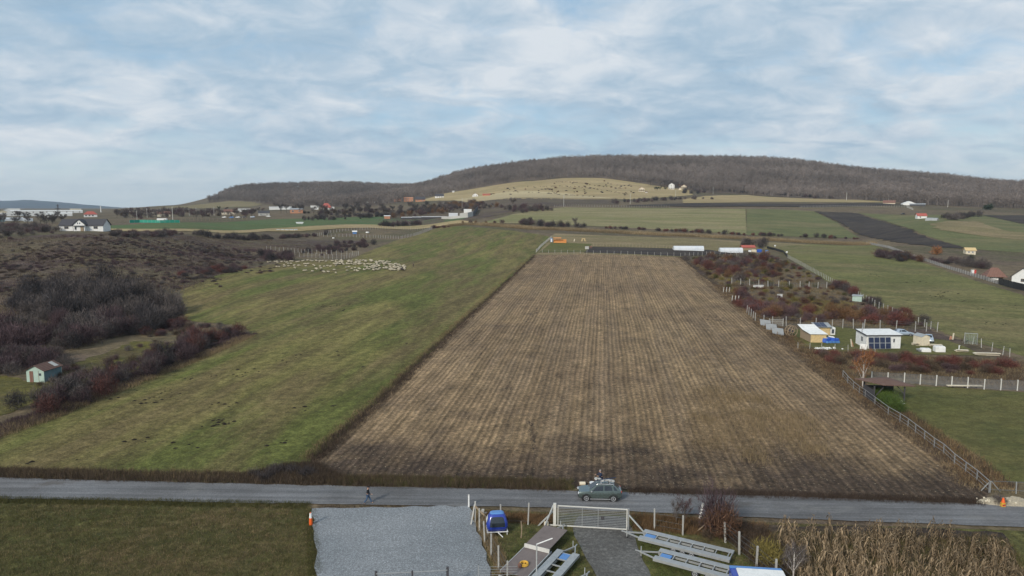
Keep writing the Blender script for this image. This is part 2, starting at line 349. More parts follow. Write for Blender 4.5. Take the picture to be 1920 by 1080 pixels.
def along(pts, y0=None): return pts
sheet('rough_ground', [(-120, 1300), (-160, 925), (-60, 938), (0, 937), (240, 940), (480, 945), (583, 949), (593, 1090), (600, 1400)], M_lawn, 1, 2.0)
sheet('pasture', [(-200, 900), (0, 890), (250, 900), (480, 905), (560, 900), (585, 862), (700, 760), (850, 620), (960, 518), (1003, 478), (1036, 447), (1018, 441), (960, 433), (880, 429), (822, 427),
      (795, 437), (740, 452), (690, 472), (655, 488), (540, 490), (440, 508), (340, 545), (345, 600), (462, 612), (465, 628), (380, 665), (300, 695), (180, 742), (90, 780), (0, 812), (-200, 860)], M_past, 1, jag=.5)
SF = [(500, 905), (590, 862), (700, 763), (850, 622), (960, 521), (1004, 479), (1100, 477), (1275, 483), (1345, 540), (1440, 612), (1560, 700), (1700, 795), (1800, 862), (1858, 905), (1850, 940), (1440, 928), (1100, 917), (760, 908)]
sheet('stubble_field', SF, M_stub, 2, jag=.35)
#sheet('field_edge_soil', [(600, 896), (680, 890), (760, 893), (830, 883), (900, 886), (980, 876), (1060, 882), (1140, 873), (1220, 878), (1300, 884), (1390, 893), (1460, 897), (1540, 908), (1640, 909), (1720, 918), (1845, 927), (1850, 944), (1440, 932), (1150, 925), (960, 920), (760, 913), (600, 911)], M_dirt, 3, 2, jag=1.1)
#sheet('soil_patch', [(1180, 868), (1290, 872), (1330, 884), (1400, 893), (1260, 900), (1160, 890)], M_dirt, 3, 2, jag=.8)
sheet('road', [(-160, 890), (0, 896.5), (240, 903), (480, 909), (720, 914), (960, 919), (1200, 925), (1440, 931), (1680, 940), (1920, 950), (2080, 957), (2080, 1000), (1920, 990), (1680, 981), (1440, 972), (1200, 961), (960, 951), (720, 948), (480, 944.5), (240, 940), (0, 936), (-160, 931)], M_road, 4, 2, jag=.12)
sheet('gravel_lot', [(585, 955), (700, 952), (878, 950), (893, 985), (920, 1068), (950, 1200), (600, 1200), (594, 1080)], M_lot, 5, 2, jag=.22)
sheet('yard_ground', [(893, 955), (960, 958), (1200, 968), (1440, 980), (1900, 995), (2100, 1010), (2100, 1350), (960, 1350), (922, 1068), (895, 985)], M_lawn, 1, 2)
sheet('driveway', [(1085, 968), (1172, 970), (1185, 992), (1200, 1040), (1222, 1085), (1260, 1250), (1150, 1250), (1120, 1085), (1085, 1020), (1074, 992)], M_drive, 2, 2, jag=.15)
sheet('crop_soil', [(1440, 985), (1680, 990), (1880, 1000), (1930, 1090), (1990, 1300), (1560, 1300), (1470, 1060)], M_dirt, 2, 2, jag=.3)
sheet('fenced_lawn', [(1620, 706), (1700, 722), (1920, 736), (2100, 745), (2100, 900), (1920, 905), (1856, 905), (1780, 845), (1690, 782), (1640, 740)], M_lawnR, 1, 2, jag=.2)
sheet('shrub_plot', [(1276, 482), (1450, 478), (1500, 500), (1600, 560), (1760, 625), (1920, 680), (2100, 740), (1920, 722), (1600, 705), (1440, 610), (1345, 540)], M_brown, 1, jag=.4)
sheet('garden_grass', [(1480, 620), (1560, 612), (1780, 640), (1850, 668), (1500, 660)], M_lawnR, 2, 2, jag=.3)
sheet('mossy_patch', [(1468, 570), (1500, 558), (1600, 568), (1590, 590), (1480, 592)], M_yellowg, 2, 2, jag=.6)
sheet('right_pasture', [(1452, 462), (1520, 458), (1640, 460), (1700, 483), (1860, 536), (2100, 620), (2100, 730), (1920, 668), (1780, 628), (1640, 572), (1560, 533), (1490, 492)], M_pastR, 1, jag=.4)
sheet('olive_strip', [(1030, 446), (1040, 438), (1250, 446), (1450, 455), (1640, 460), (1452, 468), (1330, 474), (1275, 482), (1004, 478)], M_olive, 1, jag=.4)
sheet('garden_soil', [(1095, 474), (1105, 463), (1330, 469), (1380, 476), (1275, 481)], M_black, 2)
sheet('garden_lawn', [(1010, 474), (1035, 455), (1110, 458), (1098, 473)], M_lawnR, 2)
sheet('pale_field', [(900, 418), (960, 402), (1060, 389), (1180, 390), (1398, 392), (1400, 440), (1300, 434), (1150, 426), (1000, 420)], M_mid, 1, jag=.6)
sheet('green_field', [(1400, 392), (1525, 396), (1570, 418), (1612, 446), (1400, 441)], M_mid2, 1, jag=.6)
sheet('ploughed_field', [(1528, 397), (1600, 399), (1655, 415), (1720, 438), (1806, 465), (1760, 466), (1680, 455), (1622, 443), (1570, 415)], M_black, 2, jag=2.4)
sheet('crop_field', [(1608, 399), (1700, 404), (1920, 404), (2100, 404), (2100, 476), (1920, 474), (1812, 466), (1725, 438), (1660, 414)], M_mid2, 1, jag=.8)
sheet('fallow_patch', [(1740, 420), (1830, 415), (1880, 432), (1960, 440), (1960, 452), (1820, 440), (1760, 432)], M_olive, 2, jag=3)
sheet('ploughed_strip', [(1170, 386), (1300, 381.5), (1500, 383), (1640, 381.5), (1700, 385), (1500, 388.5), (1300, 388)], M_black, 2)
sheet('dark_field', [(1840, 404), (2100, 402), (2100, 428), (1915, 420)], M_black, 2, jag=1)
sheet('dry_field', [(850, 376), (900, 368), (960, 358), (1060, 363), (1160, 373), (1060, 372), (960, 372), (880, 380)], M_tan, 2, jag=.5)
sheet('hill_meadow', [(780, 378), (830, 362), (900, 352), (1000, 340), (1060, 334), (1130, 334.5), (1210, 345), (1290, 356), (1300, 366), (1180, 374), (1060, 374), (960, 374)], M_tan2, 1, jag=1)
sheet('upper_field', [(1280, 374), (1320, 368), (1400, 366), (1560, 374), (1700, 381), (1600, 380), (1440, 379), (1280, 381)], M_tan2, 1, jag=1)
sheet('lower_meadow', [(700, 412), (790, 392), (880, 376), (1150, 376), (1160, 384), (1050, 386), (960, 398), (890, 412), (820, 424)], M_brown, 1, jag=1)
sheet('green_strip', [(190, 424), (320, 418), (500, 412), (720, 406), (880, 407), (860, 413), (700, 421), (500, 428.5), (320, 429), (200, 429)], M_vivid, 1, jag=.5)
sheet('pale_strip', [(200, 429.3), (330, 429.5), (500, 429), (700, 421.4), (860, 413.5), (900, 418), (822, 425), (700, 428), (500, 434), (330, 434), (200, 433)], M_tan2, 2, jag=.5)
sheet('skyline_meadow', [(285, 389), (350, 386), (430, 377), (500, 380), (470, 388), (380, 391)], M_olive, 1, jag=1)
sheet('mossy_grass', [(-100, 690), (60, 715), (250, 640), (400, 640), (300, 680), (120, 740), (0, 780), (-100, 800)], M_yellowg, 1, jag=.8)
sheet('brown_scrub', [(-200, 470), (160, 437), (500, 440), (700, 450), (520, 485), (430, 507), (300, 545), (-200, 560)], M_brown, 1, jag=1)
# ------------------------------------------------------------------ vegetation
def leafmat(name, c, c2=None, var=.5, rough=.9, island=True):
    g = G(name); c2 = c2 or tuple(x * .55 for x in c)
    oi = g.n('ShaderNodeObjectInfo').outputs['Random']
    col = g.mix(oi, c, c2)
    if island:
        ri = g.n('ShaderNodeNewGeometry').outputs['Random Per Island']
        col = g.mix(var, col, g.ramp(ri, [(0., .45), (.6, 1.), (1., 1.9)]), 'MULTIPLY')
    nz = g.noise(.06, 3, .6) if name != 'forest_twigs' else g.noise(.009, 4, .65); col = g.mix(.5 if name != 'forest_twigs' else .9, col, g.ramp(nz, [(.35, .62), (.65, 1.4)]), 'MULTIPLY')
    return g.done(col, rough, 0, .15)
def inpoly(px, py, P):
    ins = np.zeros(len(px), bool); n = len(P)
    for i in range(n):
        x0, y0 = P[i]; x1, y1 = P[(i + 1) % n]
        c = ((y0 > py) != (y1 > py)) & (px < (x1 - x0) * (py - y0) / (y1 - y0 + 1e-12) + x0)
        ins ^= c
    return ins
def sample(poly, n, px=True, falloff=0.0):
    """n points in a polygon; falloff > 0 favours the near side"""
    P = [tuple(pix(*p).xy) for p in poly] if px else poly
    A = np.array(P); lo, hi = A.min(0), A.max(0); out = []
    tot = 0
    while tot < n:
        q = rng.uniform(lo, hi, (max(2000, n * 2), 2)); q = q[inpoly(q[:, 0], q[:, 1], P)]
        if falloff: q = q[rng.random(len(q)) < (lo[1] / np.maximum(q[:, 1], 1.)) ** falloff]
        out.append(q); tot += len(q)
        if len(out) > 200: break
    return np.concatenate(out)[:n]
def slivers(P, D, W):
    """triangles from base points P along D, base width W (n,)"""
    n = len(P); s = np.cross(D, rng.normal(size=(n, 3))); s /= np.linalg.norm(s, axis=1)[:, None] + 1e-9
    V = np.stack([P - s * W[:, None] / 2, P + s * W[:, None] / 2, P + D], 1).reshape(-1, 3)
    return V, np.arange(3 * n).reshape(-1, 3)
def ell(n, r, hgt, base=.0, pw=.5):
    d = rng.normal(size=(n, 3)); d /= np.linalg.norm(d, axis=1)[:, None]; rad = rng.random(n) ** pw
    p = d * rad[:, None]; p[:, :2] *= r; p[:, 2] = base + (p[:, 2] * .5 + .5) * (hgt - base)
    return p, d
def bush_mesh(name, r, hgt, n, wid=.06, ln=.7, lumps=5, up=.6, m=None):
    """a shrub of many fine twigs, several uneven lumps"""
    Vs = []
    for k in range(lumps):
        a = rng.uniform(0, 6.28); rr = r * rng.uniform(.45, .75); off = np.array([math.cos(a), math.sin(a), 0]) * r * rng.uniform(.1, .55)
        p, d = ell(n // lumps, rr, hgt * rng.uniform(.65, 1.05), 0)
        p += off; D = d * .6 + np.array([0, 0, up]) + rng.normal(size=p.shape) * .45
        D *= (ln * rng.uniform(.4, 1.1, len(p)) / np.linalg.norm(D, axis=1))[:, None]
        Vs.append(slivers(p - D * .3, D, wid * rng.uniform(.5, 1.4, len(p)))[0])
    V = np.concatenate(Vs); V[:, 2] = np.maximum(V[:, 2], -.1)
    me = np_mesh(name, V, np.arange(len(V)).reshape(-1, 3)); me.materials.append(m); return me
def limb(p0, p1, r0, r1, seg=5):
    p0 = np.array(p0, float); p1 = np.array(p1, float); d = p1 - p0; d /= np.linalg.norm(d) + 1e-9
    a = np.cross(d, [0, 0, 1.] if abs(d[2]) < .9 else [1., 0, 0]); a /= np.linalg.norm(a); b = np.cross(d, a)
    t = np.arange(seg) * 2 * math.pi / seg; c = np.cos(t)[:, None] * a + np.sin(t)[:, None] * b
    V = np.concatenate([p0 + c * r0, p1 + c * r1]); i = np.arange(seg); j = (i + 1) % seg
    F = np.concatenate([np.stack([i, j, j + seg], -1), np.stack([i, j + seg, i + seg], -1)])
    return V, F
def join(parts):
    V, F, o = [], [], 0
    for v, f in parts: V.append(v); F.append(f + o); o += len(v)
    return np.concatenate(V), np.concatenate(F)
def tree_meshes(hgt, spread, tr, nl=9, ntw=700, wid=.07, tl=1.0, lean=0.):
    """(trunk with limbs, crown of twigs)"""
    parts = []; tips = []
    top = np.array([lean, 0, hgt * .62]); parts.append(limb((0, 0, -.2), top * .5, tr, tr * .75, 7)); parts.append(limb(top * .5, top, tr * .75, tr * .4, 6))
    for k in range(nl):
        t = rng.uniform(.22, 1.0); b = top * t; a = k * 2.4 + rng.uniform(-.4, .4)
        L_ = spread * rng.uniform(.6, 1.0); up_ = rng.uniform(.5, 1.1)
        e = b + np.array([math.cos(a) * L_ * .8, math.sin(a) * L_ * .8, (hgt - b[2]) * .75 * up_ * .8])
        parts.append(limb(b, e, tr * .32, tr * .10, 4)); tips.append((b, e))
        for q in range(3):
            s = b + (e - b) * rng.uniform(.35, .95); a2 = a + rng.uniform(-1.2, 1.2)
            e2 = s + np.array([math.cos(a2), math.sin(a2), rng.uniform(.5, 1.3)]) * spread * .32
            parts.append(limb(s, e2, tr * .13, tr * .05, 3)); tips.append((s, e2))
    T = join(parts); P = []; D = []
    per = ntw // len(tips)
    for s, e in tips:
        f = rng.uniform(.1, 1.15, per)[:, None]; p = s + (e - s) * f + rng.normal(size=(per, 3)) * spread * .10
        d = (e - s) / (np.linalg.norm(e - s) + 1e-9) * .6 + rng.normal(size=(per, 3)) * .7 + np.array([0, 0, .5])
        d *= (tl * rng.uniform(.4, 1.1, per) / np.linalg.norm(d, axis=1))[:, None]; P.append(p); D.append(d)
    P = np.concatenate(P); D = np.concatenate(D); C = slivers(P, D, wid * rng.uniform(.5, 1.3, len(P)))
    return T, C
ML = dict(
 dark=leafmat('dark_twigs', (.066, .055, .054), (.048, .043, .045)), grey=leafmat('grey_twigs', (.125, .105, .098), (.085, .072, .068)),
 red=leafmat('red_twigs', (.125, .048, .040), (.085, .042, .038)), purple=leafmat('purple_twigs', (.100, .064, .066), (.072, .050, .055)),
 rust=leafmat('rusty_leaves', (.15, .085, .045), (.10, .055, .035)), tan=leafmat('dry_grass_blades', (.22, .165, .095), (.15, .11, .06)),
 straw=leafmat('straw', (.36, .29, .18), (.26, .20, .12)), olive=leafmat('olive_blades', (.085, .085, .03), (.06, .055, .022)),
 green=leafmat('green_leaves', (.085, .125, .030), (.06, .095, .025)), yellow=leafmat('yellow_leaves', (.20, .17, .045), (.15, .12, .04)),
 corn=leafmat('dry_corn_leaves', (.245, .180, .108), (.165, .120, .075), .8), brown=leafmat('brown_weeds', (.085, .062, .044), (.055, .040, .032)),
 forest=leafmat('forest_twigs', (.160, .134, .120), (.15, .126, .112), .6), bark=leafmat('bark', (.13, .11, .09), island=False), birch=leafmat('pale_bark', (.50, .46, .42), island=False),
 orangegrass=leafmat('orange_grass', (.17, .105, .055), (.12, .075, .04)), evergreen=leafmat('dark_evergreen', (.030, .045, .026), (.022, .034, .02)), orange=leafmat('orange_leaves', (.26, .12, .05), (.2, .09, .04)))
BUSH = {}
MASS = {}
def bush(kind, p, size=1., hs=1., label=None, group=None, cat='bush', name='bare_bush', fine=False):
    if not fine and p[1] < 300: fine = 2
    key = (kind, fine)
    if key not in BUSH:
        nb, wb, lb = {False: (520, .075, .75), True: (1500, .035, .6), 2: (1250, .034, .55)}[fine]
        BUSH[key] = [bush_mesh(f'{kind}_bush_twigs', 1.5, 2.2, nb, wb, lb, 8, m=ML[kind]) for _ in range(5)]
    o = bpy.data.objects.new(name, random.choice(BUSH[key])); COLL.objects.link(o)
    o.location = (p[0], p[1], h(p[0], p[1]) - .05); o.rotation_euler = (0, 0, random.uniform(0, 6.28))
    s = size * random.uniform(.8, 1.2); o.scale = (s, s * random.uniform(.85, 1.15), s * hs * random.uniform(.85, 1.15))
    return tag(o, label, cat, group)
def bushes(kind, poly, n, size, hs, label, group, name='bare_bush', cat='bush', fine=False, px=True, mass=None):
    kinds = kind if isinstance(kind, (list, tuple)) else [kind]
    Q = sample(poly, n, px); n_ind = 0 if mass else len(Q)
    us = [FPX * q[0] / q[1] for q in Q]; lo, hi_ = min(us), max(us) + 1e-6
    for q, u in zip(Q, us):
        k = random.choice(kinds); f = (u - lo) / (hi_ - lo); s_ = size * random.choice([.6, .8, 1., 1., 1.25])
        if not mass:
            bush(k, q, s_, hs, (label + (', left part', ', middle part', ', right part')[int(f * 3)]) if n > 6 else label, group, cat, name, fine)
        else: MASS.setdefault(mass, []).append((k, q, s_, hs, fine))
def bake_masses():
    """thickets that read as one mass become one object each"""
    for name, L_ in MASS.items():
        kinds = sorted({k for k, *_ in L_}); Vs, off, Fn = [], 0, []; mi = []
        for k, q, size, hs, fine in L_:
            if not fine and q[1] < 300: fine = 2
            if (k, fine) not in BUSH: bush(k, q, 1, 1, None, None, fine=fine); bpy.data.objects.remove(COLL.objects[-1])
            me = random.choice(BUSH[(k, fine)]); A = np.empty(len(me.vertices) * 3, np.float32); me.vertices.foreach_get('co', A); A = A.reshape(-1, 3)
            s = size * random.uniform(.8, 1.2); a = random.uniform(0, 6.28); c, n_ = math.cos(a) * s, math.sin(a) * s
            Vs.append(np.column_stack([A[:, 0]*c - A[:, 1]*n_ + q[0], A[:, 0]*n_ + A[:, 1]*c + q[1], A[:, 2] * s * hs * random.uniform(.8, 1.2) + h(q[0], q[1]) - .05])); mi += [kinds.index(k)] * (len(A) // 3)
        V = np.concatenate(Vs); me = np_mesh(name, V, np.arange(len(V)).reshape(-1, 3)); 
        for k in kinds: me.materials.append(ML[k])
        me.polygons.foreach_set('material_index', np.array(mi, np.int32)); me.update(); o = link(name, me); tag(o, kind='stuff')
def blades(name, poly, n, hgt, wid, mat, lie=0., px=True, falloff=0., clump=0, spread=.25, up=1.0, z0=0.):
    """uncountable ground cover as one mesh of blades"""
    if clump:
        c = sample(poly, n // clump, px, falloff); q = np.repeat(c, clump, 0); q = q + rng.normal(size=q.shape) * spread
        hs = np.repeat(rng.uniform(.5, 1.2, len(c)), clump)
    else: q = sample(poly, n, px, falloff); hs = np.ones(len(q))
    n = len(q); z = H(q[:, 0], q[:, 1]) + z0; D = rng.normal(size=(n, 3)) * (.35 + lie); D[:, 2] = np.abs(D[:, 2] * (1 - lie)) * .5 + up * (1 - lie) + .04
    D *= (hgt * hs * rng.uniform(.5, 1.2, n) / np.linalg.norm(D, axis=1))[:, None]
    V, F = slivers(np.column_stack([q, z]), D, wid * rng.uniform(.5, 1.3, n))
    return tag(link(name, np_mesh(name, V, F), mat), kind='stuff')
def strip(pts, width):
    """polygon in metres around a pixel polyline"""
    P = [pix(*p).xy for p in pts]; L_, R_ = [], []
    for i, p in enumerate(P):
        d = (P[min(i + 1, len(P) - 1)] - P[max(i - 1, 0)]).normalized(); n_ = Vector((-d.y, d.x))
        L_.append(tuple(p + n_ * width / 2)); R_.append(tuple(p - n_ * width / 2))
    return L_ + R_[::-1]
# --- woods on the hills: far off, reads as one mass
def forest(name, edge, ytop, n, hgt=15, uu=(380, 2100)):
    """edge: lower border as (u, v) pixels; trees from there to ytop(u) metres"""
    eu = np.array([e[0] for e in edge]); ey = np.array([pix(e[0], e[1]).y for e in edge]); tu = np.array([e[0] for e in ytop]); ty = np.array([e[1] for e in ytop], float)
    pts = []
    while len(pts) < n:
        u = rng.uniform(uu[0], uu[1], 4000); y = np.sqrt(rng.uniform(800**2, 2700**2, 4000)); a = (u - 960) / FPX * .993
        lo = np.interp(u, eu, ey); hi_ = np.interp(u, tu, ty); k = (y > lo) & (y < hi_); pts += list(zip(a[k] * y[k], y[k]))
    q = np.array(pts[:n]); z = H(q[:, 0], q[:, 1]); B = []
    for _ in range(6):
        p, d = ell(150, 4.4, hgt * 1.0, hgt * .25, .45); D = d * .7 + np.array([0, 0, .9]) + rng.normal(size=p.shape) * .5
        D *= (2.0 * rng.uniform(.5, 1.1, len(p)) / np.linalg.norm(D, axis=1))[:, None]
        V1, F1 = slivers(p - D * .5, D, .42 * rng.uniform(.5, 1.4, len(p)))
        V2, F2 = limb((0, 0, -1), (0, 0, hgt * .7), .35, .15, 3); B.append(join([(V1, F1), (V2, F2)]))
    Vs, Fs, off = [], [], 0
    for k in range(6):
        s = q[k::6]; zz = z[k::6]; m_ = len(s); th = rng.uniform(0, 6.28, m_); sc = rng.choice([.7, .85, .95, 1.05, 1.2], m_) * rng.uniform(.9, 1.1, m_)
        bv, bf = B[k]; c, sn = np.cos(th), np.sin(th)
        X = (bv[None, :, 0] * c[:, None] - bv[None, :, 1] * sn[:, None]) * sc[:, None] + s[:, :1]
        Y = (bv[None, :, 0] * sn[:, None] + bv[None, :, 1] * c[:, None]) * sc[:, None] + s[:, 1:2]
        Z = bv[None, :, 2] * sc[:, None] + zz[:, None]
        Vs.append(np.stack([X, Y, Z], -1).reshape(-1, 3)); Fs.append((bf[None] + (np.arange(m_) * len(bv))[:, None, None] + off).reshape(-1, 3)); off += m_ * len(bv)
    return tag(link(name, np_mesh(name, np.concatenate(Vs), np.concatenate(Fs)), ML['forest']), kind='stuff')
EDGE1 = [(760, 376), (800, 369), (850, 360), (900, 352), (960, 342), (1000, 338), (1050, 333), (1120, 333), (1200, 343), (1290, 355), (1330, 362), (1400, 364), (1550, 373), (1640, 378), (1750, 385), (1850, 389), (1920, 391), (2150, 391)]
sheet('hill_floor', EDGE1 + [(2150, 352), (1760, 340), (1600, 327), (1440, 309), (1280, 305), (1120, 306), (1000, 314), (880, 329), (765, 357)], M_hillfloor, 1, 25)
EDGE2 = [(385, 380), (430, 377), (500, 383), (600, 388), (700, 386), (765, 378)]
sheet('far_hill_floor', EDGE2 + [(765, 357), (640, 351), (480, 356), (430, 366)], M_hillfloor, 1, 25)
forest('hill_forest', EDGE1, [(760, 2350), (880, 2050), (1000, 2050), (1440, 2050), (1600, 2000), (1760, 1950), (1920, 1750), (2150, 1750)], 15500, 15, (760, 2150))
forest('far_forest', EDGE2, [(385, 1650), (420, 2000), (450, 2330), (640, 2400), (765, 2400)], 5000, 15, (385, 765))
# far blue mountain range
def mountain():
    us = np.linspace(-700, 235, 60); top = np.interp(us, [-700, -300, 0, 60, 120, 180, 215, 235], [384, 378, 376.5, 374.5, 380, 385.5, 388, 390])
    V, F = [], []
    for i, (u, v) in enumerate(zip(us, top)):
        for j, (yy, f) in enumerate(((6500, 0), (7000, .35), (7600, .75), (8200, 1), (9000, .6), (9700, 0))):
            a = (u - 960) / FPX * .993; zt = zat(8200, v) + rng.uniform(-3, 3) * f; zb = -10
            V.append((a * yy, yy, zb + (zt - zb) * f))
    n = 6; idx = np.arange(len(V)).reshape(-1, n)
    F = np.stack([idx[:-1, :-1], idx[1:, :-1], idx[1:, 1:], idx[:-1, 1:]], -1).reshape(-1, 4)
    m = ground_mat('haze_blue_woods', ((.022, .036, .055), (.018, .032, .050), (.03, .042, .058)), big=.002, mid=.006, fine=.03, amt=.3)  # blue of the distant air is put into the woods' colour
    tag(link('hills', np_mesh('hills', V, F, True), m), kind='structure')
mountain()
# --- hedges and single bushes (u, v of the base, size)
def line_bushes(pts, n, kinds, size, hs, label, group, width=4, name='bare_bush', mass=None):
    bushes(kinds, strip(pts, width), n, size, hs, label, group, name, px=False, mass=mass)
G1 = 'bare bushes of the hedge below the pale green field'
line_bushes([(975, 419), (1020, 424), (1095, 427)], 26, ['purple', 'dark', 'grey'], 2.0, 1.0, 'leafless bush in the tall clump below the pale field', 'clump of bushes below the pale green field', 10)
line_bushes([(1125, 428), (1180, 430), (1215, 432), (1300, 436), (1400, 441), (1540, 446), (1610, 449)], 70, ['purple', 'red', 'dark'], 1.3, .9, 'low reddish bush in the hedge below the pale field', G1, 6)
line_bushes([(958, 392), (990, 398), (1020, 394)], 26, ['dark', 'purple', 'grey'], 2.2, 1.2, 'leafless bush in the thicket left of the row of fence posts at the top of the field', 'thicket at the top left of the pale green field', 22, mass='thicket_top')
line_bushes([(1150, 383), (1200, 378), (1280, 374), (1340, 374)], 50, ['dark', 'grey', 'purple'], 2.0, 1.1, 'leafless bush in the thicket under the hillside houses', 'thicket under the hillside houses', 24, mass='hillside_thicket')
line_bushes([(1290, 364), (1330, 356), (1400, 362), (1480, 367), (1560, 373)], 60, ['grey', 'purple', 'dark'], 2.4, 1.1, 'grey brown bush along the foot of the hill woods', 'bushes along the foot of the woods', 26, mass='wood_edge_scrub')
bushes(['grey', 'dark', 'rust'], [(900, 370), (960, 350), (1010, 345), (1130, 338), (1200, 350), (1190, 368), (1080, 364)], 70, 1.5, .7, 'small dark bush dotted over the dry hillside meadow', 'bushes dotted over the dry hillside', 'hillside_bush')
bushes(['grey', 'dark', 'purple', 'rust'], [(715, 408), (780, 392), (880, 381), (950, 384), (950, 392), (880, 396), (820, 402), (760, 410)], 120, 2.2, 1.1, 'leafless scrub bush on the slope above the grey walled yard', 'scrub above the grey walled yard', 'scrub_bush', mass='slope_scrub')
bushes(['grey', 'dark'], [(560, 414), (600, 408), (720, 402), (760, 404), (720, 409), (600, 414)], 70, 1.7, 1.2, 'leafless bush in the low thicket behind the vivid green strip', 'thicket behind the vivid green strip', 'scrub_bush', mass='low_thicket')
line_bushes([(520, 448), (600, 440), (622, 437)], 26, ['purple', 'dark'], 1.5, .9, 'dark bush in the hedge left of the posted plot', 'hedge left of the posted plot', 8)
line_bushes([(360, 440), (430, 448), (500, 447)], 40, ['dark', 'grey'], 1.6, 1.0, 'dark bush in the hedge between the white house and the posted plot', 'hedge behind the brown scrub', 12, mass='dark_hedge')
line_bushes([(720, 425), (760, 423), (800, 420)], 26, ['dark', 'purple'], 1.8, 1.1, 'dark purple bush behind the posted plot', 'hedge behind the posted plot', 12)
line_bushes([(812, 428), (835, 427), (842, 427)], 8, ['red', 'purple'], 1.2, .8, 'reddish bush right of the hedge behind the plot', 'reddish bushes right of the posted plot', 4)
for u_, s_ in ((868, 1.1), (882, 1.7), (892, 1.1), (911, 1.0), (928, 1.3), (942, 1.4)):
    bush('rust' if s_ < 1.2 else 'purple', pix(u_, 419).xy, s_, 1., 'small round bush on the pale strip right of the grey walled yard', 'round bushes right of the grey walled yard')
bushes(['purple', 'dark'], [(560, 472), (620, 457), (690, 452), (700, 460), (640, 478), (570, 482)], 60, 1.3, .9, 'purplish leafless bush on the bank above the sheep', 'purplish bushes on the bank above the sheep', mass='bank_scrub')
bushes(['dark', 'purple'], [(480, 492), (490, 476), (545, 480), (548, 489)], 26, 1.4, 1.1, 'dark bush beside the left end of the fence behind the sheep', 'dark bushes left of the fence behind the sheep')
bushes(['purple', 'red', 'dark'], strip([(330, 523), (370, 517), (400, 513), (440, 503)], 10), 26, 1.1, .9, 'reddish brown bush along the field edge left of the sheep', 'bushes along the field edge left of the sheep', px=False)
TH = 'dark thicket above the turquoise shed'
bushes(['dark', 'dark', 'grey'], [(20, 590), (60, 555), (140, 545), (230, 545), (275, 560), (250, 590), (120, 605)], 75, 2.5, 1.2, 'tall dark leafless bush in the thicket on the left', TH, mass='thicket')
bushes(['dark', 'grey'], [(255, 600), (280, 580), (330, 580), (348, 597), (300, 612), (255, 612)], 26, 2.0, 1.25, 'dark rounded bush at the right tip of the thicket', 'bushes at the right tip of the thicket')
bushes(['grey', 'dark', 'purple', 'purple'], [(-60, 640), (0, 618), (100, 605), (250, 605), (300, 618), (210, 640), (120, 660), (-60, 680)], 80, 1.9, 1.1, 'grey purple leafless bush at the foot of the thicket', 'bushes at the foot of the thicket', mass='thicket_foot')
bushes(['grey', 'purple'], [(-60, 690), (20, 670), (120, 665), (150, 690), (20, 705), (-60, 715)], 36, 1.6, 1.0, 'grey leafless bush behind the turquoise shed', 'bushes behind the turquoise shed', mass='shed_thicket')
bushes(['purple', 'grey', 'purple', 'dark', 'red'], strip([(60, 775), (130, 755), (190, 725), (250, 705), (300, 685), (360, 655), (450, 622)], 7), 90, 1.25, 1.15, 'purplish leafless bush in the row along the left edge of the pasture', 'row of bushes along the left edge of the pasture', px=False, mass='pasture_edge_scrub')
bushes(['red', 'purple'], [(250, 625), (330, 606), (350, 612), (300, 632)], 18, 1.2, .8, 'low reddish bush right of the thicket', 'low reddish bushes right of the thicket')
# red brown bushes of the right hand plots
RB = 'red brown bushes between the stubble field and the fence'
bushes(['red', 'purple', 'grey', 'brown', 'rust'], [(1282, 487), (1350, 482), (1440, 482), (1490, 505), (1440, 525), (1360, 530), (1320, 512)], 95, 1.45, .95, 'red brown bush in the overgrown plot behind the plot fence', RB, mass='red_scrub')
bushes(['red', 'purple', 'rust'], [(1385, 570), (1480, 585), (1570, 583), (1640, 590), (1740, 612), (1700, 615), (1600, 607), (1480, 603), (1420, 596)], 75, 1.35, .95, 'dark red bush in the band behind the yellow shed', 'dark red bushes behind the yellow shed', mass='dark_red_scrub')
bushes(['red', 'purple'], [(1350, 540), (1395, 555), (1440, 590), (1425, 598), (1380, 575)], 16, 1.2, 1., 'red bush beside the corrugated sheets', 'red bushes beside the corrugated sheets')
line_bushes([(1555, 532), (1600, 552), (1640, 572), (1720, 605), (1745, 612)], 34, ['red', 'purple', 'dark'], 1.2, 1.0, 'dark red bush along the fence of the right pasture', 'bushes along the fence of the right pasture', 4)
bushes(['red', 'purple', 'red', 'brown'], [(1520, 660), (1620, 668), (1760, 678), (1920, 690), (1920, 708), (1700, 700), (1570, 692)], 75, .95, .8, 'low red bush on the overgrown strip behind the long white post fence', 'low red bushes behind the white post fence', mass='low_red_scrub')
line_bushes([(1655, 480), (1720, 492), (1790, 495), (1860, 505)], 50, ['dark', 'purple', 'rust', 'grey'], 1.7, .9, 'bush in the brown hedge beyond the right pasture', 'hedge beyond the right pasture', 14, mass='brown_hedge')
bush('orange', pix(1759, 478).xy, 1.9, 1.2, 'bright orange yellow bush in the hedge beyond the right pasture')
bush('evergreen', pix(1822, 495).xy, 1.5, 1.5, 'dark evergreen bush left of the thatched house')
bushes(['dark', 'grey'], [(1765, 410), (1800, 405), (1850, 405), (1790, 415)], 26, 2.4, .9, 'dark bush right of the silver tunnel', 'dark bushes right of the silver tunnel')
line_bushes([(1845, 393), (1860, 393)], 3, ['evergreen'], 2.6, 1.0, 'dark evergreen bush at the edge of the right hand wood', 'dark evergreens at the edge of the wood', 6)
